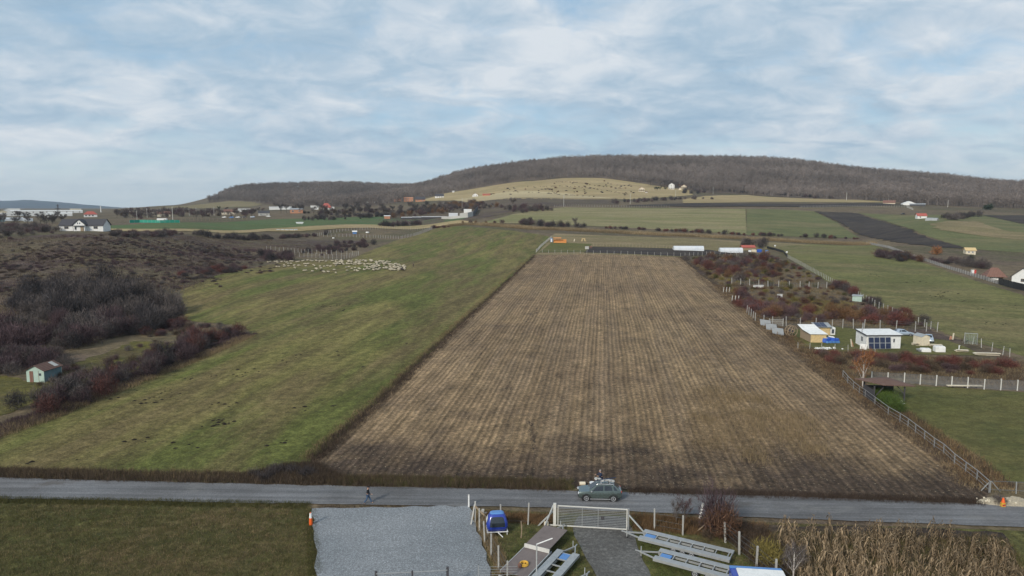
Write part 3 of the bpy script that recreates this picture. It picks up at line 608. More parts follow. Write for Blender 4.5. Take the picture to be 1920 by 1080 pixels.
for k_, (u_, v_) in enumerate(((1648, 738), (1658, 746), (1670, 755), (1682, 764), (1664, 742))):
    bush('green', pix(u_, v_ + 10).xy, .95, 1.0, ('leafy green bush at the upper left end of the row before the shelter', 'leafy green bush, second along the row in front of the shelter', 'leafy green bush in the middle of the row in front of the shelter', 'leafy green bush at the lower right end of the row', 'leafy green bush closest to the left post of the shelter')[k_], 'green bushes in front of the shelter', name='green_bush', fine=True)
bushes(['grey', 'dark'], [(1380, 462), (1400, 460), (1440, 462), (1430, 468)], 9, 1.8, 1.0, 'grey bush behind the second tunnel', 'grey bushes behind the second tunnel')
bushes(['grey', 'dark', 'purple'], [(-60, 425), (0, 420), (60, 424), (112, 430), (112, 437), (60, 446), (-60, 462)], 170, 1.7, .8, '', '', mass='village_edge_scrub')
bushes(['grey', 'dark', 'purple'], [(200, 437), (330, 436), (345, 440), (300, 446), (205, 444)], 70, 1.3, .8, '', '', mass='village_edge_scrub')
bushes(['grey', 'grey', 'brown', 'purple'], [(215, 400), (300, 397), (420, 398), (480, 400), (480, 404), (420, 405.5), (330, 409), (240, 412)], 110, 2.0, 1.1, '', '', mass='village_scrub')
bushes(['grey', 'purple', 'brown'], [(560, 399), (640, 396), (700, 394), (860, 388), (860, 394), (740, 401), (600, 405)], 110, 2.0, 1.0, '', '', mass='foothill_scrub')
for q0 in sample([(-60, 575), (0, 465), (150, 452), (330, 455), (480, 468), (490, 500), (360, 530), (290, 560), (100, 550)], 125):
    kk = random.choice(['purple', 'dark', 'purple', 'brown', 'grey'])
    for _ in range(random.randint(4, 22)): MASS.setdefault('scattered_scrub', []).append((kk, q0 + rng.normal(size=2) * [8, 3.5], random.uniform(.4, .95), .55, False))
bushes(['purple', 'red', 'grey', 'brown', 'rust', 'tan', 'olive', 'yellow'], [(1290, 485), (1450, 482), (1500, 500), (1600, 556), (1720, 612), (1500, 606), (1430, 598), (1350, 540)], 420, .85, .75, '', '', mass='plot_scrub')
bushes(['purple', 'brown', 'grey', 'brown'], [(300, 545), (330, 600), (300, 618), (420, 606), (440, 612), (350, 660), (250, 690), (80, 740), (60, 715), (260, 650)], 90, .7, .9, '', '', mass='low_scrub')
for arc in ([(890, 366), (950, 361), (1010, 362), (1060, 366), (1120, 370)], [(1000, 352), (1050, 349), (1100, 352), (1150, 360), (1190, 366)], [(1040, 341), (1090, 343), (1130, 350), (1170, 354)]):
    bushes(['brown', 'grey', 'dark', 'rust'], strip(arc, 9), 60, .95, .6, '', '', px=False, mass='meadow_scrub')
bake_masses()
def molehills():
    m = ground_mat('molehill_soil', ((.022, .017, .013), (.03, .023, .018), (.018, .014, .011)), big=.5, mid=1, fine=4, amt=.5); parts = []
    for u, v, n_, sx in ((395, 705, 5, 2), (360, 712, 4, 2), (320, 735, 6, 2.5), (290, 745, 6, 2.5), (270, 757, 6, 3), (195, 750, 5, 3), (170, 752, 3, 2), (455, 701, 6, 2.5), (470, 697, 4, 2), (420, 757, 7, 2.5), (405, 790, 5, 1.2), (400, 796, 8, 2), (425, 793, 5, 1.5),
            (610, 573, 9, 3.5), (625, 574, 12, 3), (645, 582, 4, 2), (560, 582, 3, 1.5), (532, 676, 5, 2), (560, 665, 5, 3), (630, 664, 5, 3), (150, 862, 2, 1), (60, 866, 3, 1.2), (355, 838, 6, 2), (250, 828, 4, 2), (520, 830, 4, 1.5), (560, 770, 5, 2), (640, 760, 3, 1.5), (700, 693, 3, 2), (745, 645, 4, 3), (800, 610, 3, 2),
            (1765, 550, 9, 5), (1772, 558, 9, 4), (1790, 563, 8, 4), (1808, 564, 5, 3), (1845, 580, 6, 3), (1715, 530, 6, 4), (1702, 564, 4, 2), (1630, 515, 5, 3), (1642, 518, 4, 3), (1550, 472, 5, 5), (1905, 576, 8, 4), (1860, 608, 5, 3), (1810, 640, 4, 2)):
        c = pix(u, v)
        for _ in range(n_):
            x, y = c.x + rng.normal() * sx * .5, c.y + rng.normal() * sx * .45; r = rng.uniform(.10, .27) * (1.6 if y > 200 else 1.); a = np.arange(8) * math.pi / 4
            V = [(x + math.cos(t) * r * rng.uniform(.8, 1.3) * 1.4, y + math.sin(t) * r * rng.uniform(.7, 1.2), h(x, y) + .03) for t in a] + [(x + math.cos(t) * r * .5, y + math.sin(t) * r * .5, h(x, y) + r * .45 + .04) for t in a] + [(x, y, h(x, y) + r * .55 + .04)]
            parts.append((np.array(V), np.array([f for i in range(8) for f in ((i, (i+1) % 8, 8 + (i+1) % 8), (i, 8 + (i+1) % 8, 8 + i), (8 + i, 8 + (i+1) % 8, 16))])))
    V, F = join(parts); tag(link('molehills', np_mesh('molehills', V, F), m), kind='stuff')
molehills()
# ground cover
blades('dry_weeds', [(-60, 700), (0, 640), (200, 600), (420, 515), (500, 490), (620, 470), (700, 455), (480, 446), (200, 440), (0, 450), (-100, 560)], 60000, .8, .10, ML['brown'], clump=12, spread=.6, falloff=.6)
blades('mauve_weeds', [(-60, 700), (0, 640), (200, 600), (420, 515), (500, 490), (620, 470), (480, 446), (200, 440), (0, 450), (-100, 560)], 60000, .8, .09, ML['purple'], clump=400, spread=4.0, falloff=.6)
blades('dry_grass', [(-60, 700), (0, 640), (200, 600), (420, 515), (500, 490), (620, 470), (480, 446), (200, 440), (0, 450), (-100, 560)], 22000, .6, .09, ML['tan'], clump=14, spread=.5, falloff=.6)
blades('verge_weeds', strip([(-80, 890), (0, 889), (240, 895), (480, 900), (620, 903), (900, 908), (1060, 914)], 2.6), 34000, .75, .035, ML['brown'], px=False, clump=10, spread=.18)
blades('verge_grass', strip([(-80, 886), (0, 886), (240, 890), (480, 893), (620, 899), (900, 905), (1070, 911)], 2.4), 16000, .6, .03, ML['tan'], px=False, clump=14, spread=.15)
blades('verge_grass_tufts', strip([(640, 902), (800, 905), (1000, 908), (1075, 911)], 2.2), 12000, .55, .03, ML['olive'], px=False, clump=14, spread=.15)
blades('verge_scrub', [(440, 898), (490, 882), (560, 868), (592, 868), (640, 893), (640, 905), (460, 905)], 9000, .8, .035, ML['brown'], clump=10, spread=.25)
blades('verge_stalks', strip([(1180, 922), (1440, 929), (1700, 938), (1840, 944)], 1.6), 16000, .55, .03, ML['brown'], px=False, clump=10, spread=.2)
blades('roadside_grass', strip([(-80, 940), (0, 939), (240, 943), (480, 947), (580, 950)], 1.4), 16000, .4, .03, ML['olive'], px=False, clump=8, spread=.15)
blades('hay_edge', strip([(585, 866), (700, 765), (850, 624), (960, 521), (1003, 480)], 1.8), 26000, .7, .05, ML['brown'], px=False, clump=10, spread=.3, falloff=1.)
blades('pale_edge_grass', strip([(570, 862), (695, 757), (845, 617), (955, 515), (1000, 477)], 1.3), 12000, .5, .05, ML['tan'], px=False, clump=10, spread=.3, falloff=1.)
blades('field_side_weeds', strip([(1278, 483), (1345, 541), (1440, 612), (1500, 656), (1560, 702), (1700, 797), (1800, 865), (1850, 912)], 5.0), 50000, .6, .045, ML['brown'], px=False, clump=12, spread=.4, falloff=1.)
blades('field_side_grass', strip([(1345, 535), (1440, 608), (1500, 650), (1570, 702), (1706, 795), (1806, 862), (1855, 912)], 4.0), 20000, .6, .045, ML['orangegrass'], px=False, clump=12, spread=.4, falloff=1.)
blades('field_side_straw', strip([(1345, 537), (1440, 610), (1500, 653), (1565, 702), (1703, 796), (1803, 864), (1850, 920)], 5.0), 22000, .55, .04, ML['tan'], px=False, clump=12, spread=.35, falloff=1.)
blades('pasture_tufts', [(-100, 880), (250, 893), (520, 895), (590, 858), (850, 618), (700, 600), (460, 640), (0, 815)], 70000, .16, .035, ML['olive'], clump=6, spread=.25, falloff=2.)
blades('lawn_tufts', [(-100, 945), (583, 957), (593, 1100), (-300, 1100)], 70000, .28, .03, ML['olive'], clump=8, spread=.2)
blades('lawn_dry_tufts', [(-100, 945), (583, 957), (593, 1100), (-300, 1100)], 30000, .26, .03, ML['tan'], clump=10, spread=.2)
blades('lot_edge_weeds', strip([(583, 956), (586, 1000), (591, 1080)], .9), 7000, .22, .03, ML['olive'], px=False, clump=8, spread=.15)
blades('lot_edge_grass', strip([(600, 952), (700, 950), (870, 948)], .7), 3500, .15, .03, ML['brown'], px=False, clump=8, spread=.15)
blades('yard_tufts', [(930, 985), (1080, 995), (1110, 1090), (960, 1090)], 12000, .18, .025, ML['green'], clump=6, spread=.2)
blades('yard_grass', [(1190, 1000), (1400, 1040), (1460, 1090), (1225, 1090), (1205, 1040)], 16000, .18, .025, ML['green'], clump=6, spread=.2)
blades('yard_hedge_grass', strip([(895, 965), (912, 1000), (930, 1040), (945, 1080)], 1.0), 12000, .5, .025, ML['tan'], px=False, clump=10, spread=.15)
blades('yard_front_grass', strip([(905, 968), (960, 972), (1035, 976)], 2.0), 9000, .4, .025, ML['orangegrass'], px=False, clump=10, spread=.15)
blades('yard_side_grass', strip([(1185, 980), (1250, 984), (1330, 990), (1440, 1000)], 3.2), 22000, .5, .025, ML['orangegrass'], px=False, clump=12, spread=.2)
blades('yard_side_weeds', [(1290, 985), (1400, 985), (1470, 1030), (1480, 1090), (1440, 1090), (1380, 1020)], 24000, .7, .03, ML['brown'], clump=12, spread=.2)
blades('fenced_lawn_tufts', [(1640, 725), (1920, 745), (1920, 900), (1860, 900), (1690, 785)], 26000, .14, .04, ML['olive'], clump=6, spread=.25)
blades('overgrown_grass', [(1290, 488), (1450, 482), (1540, 530), (1700, 620), (1440, 605), (1350, 535)], 40000, .7, .08, ML['tan'], clump=10, spread=.5)
blades('overgrown_strip', [(1500, 655), (1920, 680), (1920, 725), (1700, 708), (1590, 705)], 30000, .6, .05, ML['brown'], clump=10, spread=.4)
blades('overgrown_strip_grass', [(1500, 655), (1920, 680), (1920, 725), (1700, 708), (1590, 705)], 22000, .6, .05, ML['tan'], clump=10, spread=.4)
blades('old_weeds', [(1450, 562), (1600, 566), (1610, 590), (1480, 600)], 9000, .6, .07, ML['yellow'], clump=10, spread=.5)
CS = [(590, 868), (850, 630), (960, 530), (1150, 530), (1330, 540), (1560, 708), (1800, 868), (1840, 925), (1100, 910), (640, 900)]
blades('pasture_edge_grass', strip([(-60, 838), (0, 812), (90, 782), (180, 745), (300, 698), (380, 668), (465, 630)], 3.5), 30000, .7, .045, ML['tan'], px=False, clump=10, spread=.35)
blades('pasture_edge_weeds', strip([(-60, 832), (0, 806), (90, 776), (180, 740), (300, 692), (380, 662), (465, 626)], 4.5), 30000, .8, .045, ML['purple'], px=False, clump=10, spread=.35)
blades('corn_straw', CS, 110000, .22, .045, ML['tan'], lie=.85, falloff=1.6)
blades('bleached_straw', CS, 26000, .20, .06, ML['straw'], lie=.9, falloff=1.6)
blades('stubble_stalks', CS, 60000, .22, .035, ML['brown'], lie=.2, falloff=1.6)
blades('standing_straw', [(1300, 745), (1360, 720), (1420, 735), (1540, 800), (1560, 860), (1430, 868), (1300, 830)], 15000, .75, .04, ML['tan'], clump=140, spread=1.1)
blades('dark_weeds', [(1150, 770), (1300, 700), (1400, 720), (1540, 800), (1600, 870), (1300, 870), (1150, 860)], 14000, .35, .035, ML['brown'], clump=160, spread=1.3)
blades('reed_band', strip([(835, 425), (900, 421), (1000, 429), (1100, 433), (1250, 441), (1440, 450), (1640, 457)], 14), 60000, 1.7, .14, ML['tan'], px=False, clump=5, spread=.5)
blades('reed_band_tops', strip([(835, 425), (900, 421), (1000, 429), (1100, 433), (1250, 441), (1440, 450), (1640, 457)], 12), 40000, 1.9, .14, ML['straw'], px=False, clump=5, spread=.5)
# --- dry standing corn, too tangled to count
def corn():
    def plant():
        parts = []; hh = rng.uniform(1.35, 1.95); parts.append(limb((0, 0, 0), (rng.uniform(-.15, .15), rng.uniform(-.15, .15), hh), .018, .010, 3))
        for k in range(11):
            z = hh * (.15 + .8 * k / 11); a = k * 3.14 + rng.uniform(-.7, .7); L_ = rng.uniform(.4, .75); w_ = rng.uniform(.05, .085)
            d = np.array([math.cos(a), math.sin(a), 0]); s = np.array([-d[1], d[0], rng.uniform(-.4, .4)]) * w_ / 2
            pts = [np.array([0, 0, z]), np.array([0, 0, z]) + d * L_ * .35 + [0, 0, .16], np.array([0, 0, z]) + d * L_ * .62 + [0, 0, -.08], np.array([0, 0, z]) + d * L_ * .7 + [0, 0, -.42 * rng.uniform(.5, 1.2)]]
            V = []
            for i, p in enumerate(pts): V += [p - s * (1, 1.2, .9, .2)[i], p + s * (1, 1.2, .9, .2)[i]]
            F = []
            for i in range(3): F += [[2*i, 2*i+1, 2*i+3], [2*i, 2*i+3, 2*i+2]]
            parts.append((np.array(V), np.array(F)))
        P = np.zeros((9, 3)); P[:, 2] = hh; D = rng.normal(size=(9, 3)) * .1; D[:, 2] = .25
        parts.append(slivers(P, D, np.full(9, .03))); return join(parts)
    B = [plant() for _ in range(8)]
    P = [tuple(pix(*p).xy) for p in [(1452, 1005), (1560, 998), (1700, 1003), (1820, 1012), (1880, 1045), (1925, 1110), (1960, 1200), (1560, 1200), (1500, 1110), (1475, 1050)]]
    A = np.array(P); lo, hi_ = A.min(0), A.max(0); xs = np.arange(lo[0], hi_[0], .7); ys = np.arange(lo[1], hi_[1], .28)
    q = np.array([(x, y) for x in xs for y in ys]); q += rng.normal(size=q.shape) * [.08, .08]; q = q[inpoly(q[:, 0], q[:, 1], P)]; nz_ = np.sin(q[:, 0] * .9) * np.cos(q[:, 1] * .7 + q[:, 0] * .4); q = q[rng.random(len(q)) < .40 + .30 * nz_]
    parts = []
    for x, y in q:
        V, F = B[rng.integers(8)]; t = rng.uniform(0, 6.28); s = rng.uniform(.75, 1.1); c, n_ = math.cos(t) * s, math.sin(t) * s; tx, ty = rng.normal(size=2) * .1
        W = np.column_stack([V[:, 0]*c - V[:, 1]*n_ + x + V[:, 2] * tx, V[:, 0]*n_ + V[:, 1]*c + y + V[:, 2] * ty, V[:, 2] * s + h(x, y)]); parts.append((W, F))
    V, F = join(parts); tag(link('standing_corn', np_mesh('standing_corn', V, F), ML['corn']), kind='stuff')
corn()
blades('corn_weeds', [(1440, 1000), (1880, 1010), (1960, 1100), (1990, 1250), (1480, 1250)], 40000, .5, .03, ML['olive'], clump=14, spread=.3)
blades('corn_litter', [(1440, 1000), (1880, 1010), (1960, 1100), (1990, 1250), (1480, 1250)], 30000, .5, .03, ML['tan'], clump=14, spread=.3)
# --- trees with a trunk and a crown
TM = {}
def tree(name, label, u, v, hgt, kind='grey', group=None, spread=None, bark='bark', xy=None, fine=1.):
    key = (kind, bark, round(fine, 1))
    if key not in TM:
        TM[key] = []
        for _ in range(3 if fine <= 1 else 1):
            T, C = tree_meshes(10, 3.4, .22 if fine <= 1 else .12, 10, int(1300 * fine), .10 / fine ** .5, 1.2 / fine ** .3)
            a = np_mesh('trunk', *T); a.materials.append(ML[bark]); b = np_mesh('crown', *C); b.materials.append(ML[kind]); TM[key].append((a, b))
    p = xy or pix(u, v).xy; t = thing(name, label, 'tree', (p[0], p[1], h(p[0], p[1]) - .1), random.uniform(0, 6), group)
    a, b = random.choice(TM[key]); s = hgt / 10; t.scale = (s * (spread or 1), s * (spread or 1), s)
    for nm, me in (('trunk', a), ('crown', b)):
        o = bpy.data.objects.new(nm, me); COLL.objects.link(o); o.parent = t
    return t
GV = 'bare trees around the village on the left'
for k in range(80):
    u = random.uniform(215, 500); tree('bare_tree', 'bare tree among the distant village houses ' + ('behind the green netting' if u < 345 else 'between the green netting and the parked cars' if u < 415 else 'behind the parked cars'), u, random.uniform(398, 410), random.uniform(5, 9), random.choice(['grey', 'grey', 'purple']), GV, 1.1)
for k in range(34):
    u = random.uniform(-20, 120); tree('bare_tree', 'bare tree in front of the long white halls on the far left', u, random.uniform(404, 424), random.uniform(5, 8), random.choice(['grey', 'dark']), 'bare trees in front of the long white halls', 1.2)
for k in range(44):
    u = random.uniform(500, 840); tree('bare_tree', 'bare tree below the far wooded hill ' + ('left of the bright red roof' if u < 600 else 'between the red roof and the white villa' if u < 695 else 'below the brick houses'), u, random.uniform(392, 403), random.uniform(8, 13), random.choice(['grey', 'dark', 'grey']), 'bare trees at the foot of the far hill', 1.1)
for k in range(26):
    u = random.uniform(1215, 1300); tree('bare_tree', 'bare tree around the hillside houses', u, random.uniform(346, 353), random.uniform(9, 15), random.choice(['grey', 'forest']), 'bare trees around the hillside houses', 1.)
for k in range(5): tree('evergreen_tree', 'dark green tree between the two hillside houses', random.uniform(1228, 1250), 357, 7, 'evergreen', 'green trees between the hillside houses', 1.4)
tree('evergreen_tree', 'dark pointed evergreen beside the house with the brown roof on the left', 411, 398, 10, 'evergreen', None, .6)
tree('autumn_tree', 'golden leaved tree between the white hillside house and the pink one', 1274, 352, 8, 'orange', None, .9)
tree('bare_tree', 'tall bare tree rising above the thicket at the left end of the row of posts', 962, 391, 13, 'grey')
tree('bare_tree', 'wide bare tree beside the tall thicket below the pale green field', 1078, 425, 8, 'grey')
tree('bare_tree', 'round bare tree behind the blue tarpaulins near the second tunnel', 1432, 470, 8, 'dark', None, 1.2)
tree('red_tree', 'bright red tree in front of the white village on the left', 265, 405, 7, 'red', None, 1.3)
# ------------------------------------------------------------------ building blocks for made things
class MB:
    def __init__(s): s.v = []; s.f = []
    def add(s, V, F):
        o = len(s.v); s.v += [tuple(map(float, x)) for x in V]; s.f += [tuple(int(i) + o for i in f) for f in F]; return s
    def box(s, c, d, rz=0., ry=0., rx=0.):
        M = Matrix.Rotation(rz, 3, 'Z') @ Matrix.Rotation(ry, 3, 'Y') @ Matrix.Rotation(rx, 3, 'X'); c = Vector(c)
        V = [c + M @ Vector((x * d[0] / 2, y * d[1] / 2, z * d[2] / 2)) for x in (-1, 1) for y in (-1, 1) for z in (-1, 1)]
        return s.add(V, [(0, 1, 3, 2), (4, 6, 7, 5), (0, 4, 5, 1), (2, 3, 7, 6), (0, 2, 6, 4), (1, 5, 7, 3)])
    def bar(s, a, b, w, hgt=None):
        """square bar from a to b"""
        a = Vector(a); b = Vector(b); d = (b - a); hgt = hgt or w; L_ = d.length; d.normalize()
        up = Vector((0, 0, 1)) if abs(d.z) < .95 else Vector((1, 0, 0)); x = d.cross(up).normalized(); z = x.cross(d)
        V = [p + x * sx * w / 2 + z * sz * hgt / 2 for p in (a, b) for sx, sz in ((-1, -1), (1, -1), (1, 1), (-1, 1))]
        return s.add(V, [(3, 2, 1, 0), (4, 5, 6, 7), (0, 1, 5, 4), (1, 2, 6, 5), (2, 3, 7, 6), (3, 0, 4, 7)])
    def tube(s, pts, r, seg=6):
        for a, b in zip(pts[:-1], pts[1:]):
            r0, r1 = (r, r) if not isinstance(r, tuple) else r
            V, F = limb(a, b, r0, r1, seg); s.add(V, F)
            s.add([a] + list(V[:seg]), [(0, i + 1, (i + 1) % seg + 1) for i in range(seg)]); s.add([b] + list(V[seg:]), [(0, (i + 1) % seg + 1, i + 1) for i in range(seg)])
        return s
    def cyl(s, c, r, hgt, axis='Z', seg=18, r2=None):
        c = Vector(c); ax = {'X': Vector((1, 0, 0)), 'Y': Vector((0, 1, 0)), 'Z': Vector((0, 0, 1))}[axis] * hgt / 2
        u = Vector((0, 0, 1)) if axis != 'Z' else Vector((1, 0, 0)); w_ = ax.normalized().cross(u); r2 = r if r2 is None else r2
        V = [c - ax + (u * math.cos(t) + w_ * math.sin(t)) * r for t in [i * 2 * math.pi / seg for i in range(seg)]] + [c + ax + (u * math.cos(t) + w_ * math.sin(t)) * r2 for t in [i * 2 * math.pi / seg for i in range(seg)]]
        return s.add(V, [tuple(range(seg)), tuple(range(2 * seg - 1, seg - 1, -1))] + [(i, i + seg, (i + 1) % seg + seg, (i + 1) % seg) for i in range(seg)])
    def ring(s, c, R_, r, axis='Z', seg=20, ps=8):
        V, F = [], []
        for i in range(seg):
            t = i * 2 * math.pi / seg
            for j in range(ps):
                p = j * 2 * math.pi / ps; rr = R_ + r * math.cos(p); a, b, d = rr * math.cos(t), rr * math.sin(t), r * math.sin(p)
                V.append({'Z': (a, b, d), 'Y': (a, d, b), 'X': (d, a, b)}[axis]); F.append((i*ps+j, i*ps+(j+1) % ps, ((i+1) % seg)*ps+(j+1) % ps, ((i+1) % seg)*ps+j))
        return s.add([Vector(v) + Vector(c) for v in V], F)
    def prism(s, poly, y0, y1):
        """polygon in (x, z) pushed from y0 to y1"""
        n = len(poly); V = [(x, y0, z) for x, z in poly] + [(x, y1, z) for x, z in poly]
        return s.add(V, [tuple(range(n)), tuple(range(2 * n - 1, n - 1, -1))] + [(i, i + n, (i + 1) % n + n, (i + 1) % n) for i in range(n)])
    def quad(s, *p): return s.add(p, [tuple(range(len(p)))])
    def build(s, name, m, parent=None, bev=0., label=None, smooth=False):
        me = bpy.data.meshes.new(name); me.from_pydata(s.v, [], s.f); me.update()
        bm = bmesh.new(); bm.from_mesh(me); bmesh.ops.recalc_face_normals(bm, faces=bm.faces)
        if bev: bmesh.ops.bevel(bm, geom=bm.edges[:], offset=bev, segments=2, affect='EDGES', clamp_overlap=True)
        bm.to_mesh(me); bm.free()
        if smooth:
            for p in me.polygons: p.use_smooth = True
        o = link(name, me, m, parent)
        if label: o['label'] = label
        return o
def paint(name, c, rough=.6, dirt=.35, metal=0., scale=1.5, dc=None, spec=.4, coat=0.):
    g = G(name); v = g.obj(); a = g.noise(scale, 5, .65, vec=v); b = g.noise(scale * 7, 4, .7, vec=v)
    col = g.mix(g.math('MULTIPLY', g.ramp(a, [(.45, 0.), (.70, 1.)]), dirt), c, dc or tuple(x * .45 + .015 for x in c))
    col = g.mix(.35, col, g.ramp(b, [(.3, .7), (.7, 1.25)]), 'MULTIPLY')
    m = g.done(col, rough, metal, spec)
    if coat: g.b.inputs['Coat Weight'].default_value = coat
    return m
def ribbed(name, c, rough=.5, per=5., dirt=.3, axis=0, dc=None):
    g = G(name); v = g.obj(); s_ = g.n('ShaderNodeSeparateXYZ'); g.l(v, s_.inputs[0])
    wv = g.math('SINE', g.math('MULTIPLY', s_.outputs[axis], per * 6.283), 0.); a = g.noise(.9, 5, .65, vec=v)
    col = g.mix(g.math('MULTIPLY', g.ramp(a, [(.42, 0.), (.65, 1.)]), dirt), c, dc or tuple(x * .5 for x in c))
    col = g.mix(.5, col, g.ramp(g.math('MULTIPLY_ADD' if False else 'ADD', g.math('MULTIPLY', wv, .5), .5), [(0., .65), (1., 1.15)]), 'MULTIPLY')
    g.bump(wv, .02); return g.done(col, rough, 0, .4)
P_ = dict(
 pole=paint('pale_pole', (.55, .54, .50), .85, .2),
 wiredark=paint('weathered_wire', (.10, .10, .10), .7, .3), slat=paint('grey_fence_slats', (.20, .20, .20), .85, .5),
 white=paint('white_wall_paint', (.72, .72, .70)), cream=paint('cream_plaster', (.62, .55, .42)), conc=paint('concrete', (.45, .44, .41), .9), post=paint('concrete_post', (.36, .35, .325), .85, .5),
 wood=paint('weathered_wood', (.28, .21, .14), .85), yellow=paint('yellow_boards', (.58, .43, .22), .8, .6, scale=2.5), orange=paint('orange_wood', (.62, .25, .07), .7, .4), glass=paint('dark_glass', (.025, .032, .042), .12, .1, spec=.6),
 pane=paint('window_pane', (.06, .07, .085), .15, .2), rust=ribbed('rusty_sheet_roof', (.125, .070, .055), .95, 3., .5, dc=(.17, .11, .085)), dark=paint('dark_slate_roof', (.055, .052, .058), .7), red=ribbed('red_tile_roof', (.40, .10, .075), .7, 2.),
 brownroof=ribbed('brown_tile_roof', (.19, .10, .075), .8, 2.), brick=paint('raw_brick', (.45, .22, .13), .9, .3), galv=paint('galvanised_steel', (.36, .37, .37), .45, .35, .35, 2.), steel=paint('steel_tube', (.50, .51, .50), .45, .3, .3),
 deck=paint('brown_plywood_deck', (.165, .135, .125), .8, .5, scale=1.2, dc=(.10, .08, .075)), tyre=paint('tyre_rubber', (.022, .022, .024), .85, .2), rim=paint('alloy_rim', (.55, .56, .58), .3, .15, .6), black=paint('black_plastic', (.02, .02, .022), .6, .2),
 blue=paint('blue_paint', (.015, .04, .30), .35, .2, spec=.5, coat=.5), lblue=paint('faded_blue_paint', (.09, .22, .48), .4, .3), tarpblue=paint('blue_tarpaulin', (.03, .10, .42), .5, .3), turq=paint('turquoise_boards', (.36, .46, .40), .8, .5, scale=1.2, dc=(.22, .30, .28)),
 turqd=paint('shaded_turquoise_and_teal', (.13, .20, .22), .8, .5, scale=1.2), plastic=paint('greenhouse_film', (.58, .60, .62), .35, .5, scale=.5, dc=(.42, .48, .55)), solar=paint('solar_cells', (.012, .018, .05), .18, .15, spec=.6), green=paint('green_net', (.02, .30, .21), .8, .3),  # turqd: turquoise with shade put into the colour, and the teal shed's own colour
 hay=paint('dry_reed', (.30, .20, .14), .9), silver=paint('silver_car_paint', (.42, .48, .55), .28, .1, .5, spec=.5, coat=.8), suv=paint('green_grey_car_paint', (.105, .135, .125), .25, .12, .55, spec=.5, coat=.9), navy=paint('navy_cloth', (.02, .035, .075), .9),
 skin=paint('skin', (.45, .27, .19), .6, .1), jean=paint('blue_jeans', (.05, .09, .16), .9), hair=paint('grey_hair', (.30, .28, .27), .9), blackc=paint('black_cloth', (.012, .012, .016), .95), wool=paint('fleece', (.42, .37, .28), 1., .5, scale=4), orangep=paint('orange_plastic', (.75, .12, .02), .5, .2),
 redp=paint('red_paint', (.45, .05, .04), .6), strap=paint('yellow_strap', (.62, .36, .05), .8), fleeced=paint('dark_fleece', (.05, .04, .035), 1.), sheet=ribbed('corrugated_sheet', (.36, .39, .42), .45, 4., .3, axis=2), stone=paint('pale_rubble', (.33, .29, .22), .95, .5, scale=5))
def spot(u, v):
    p = pix(u, v); return (p.x, p.y, p.z)
GLASS_Y = .03
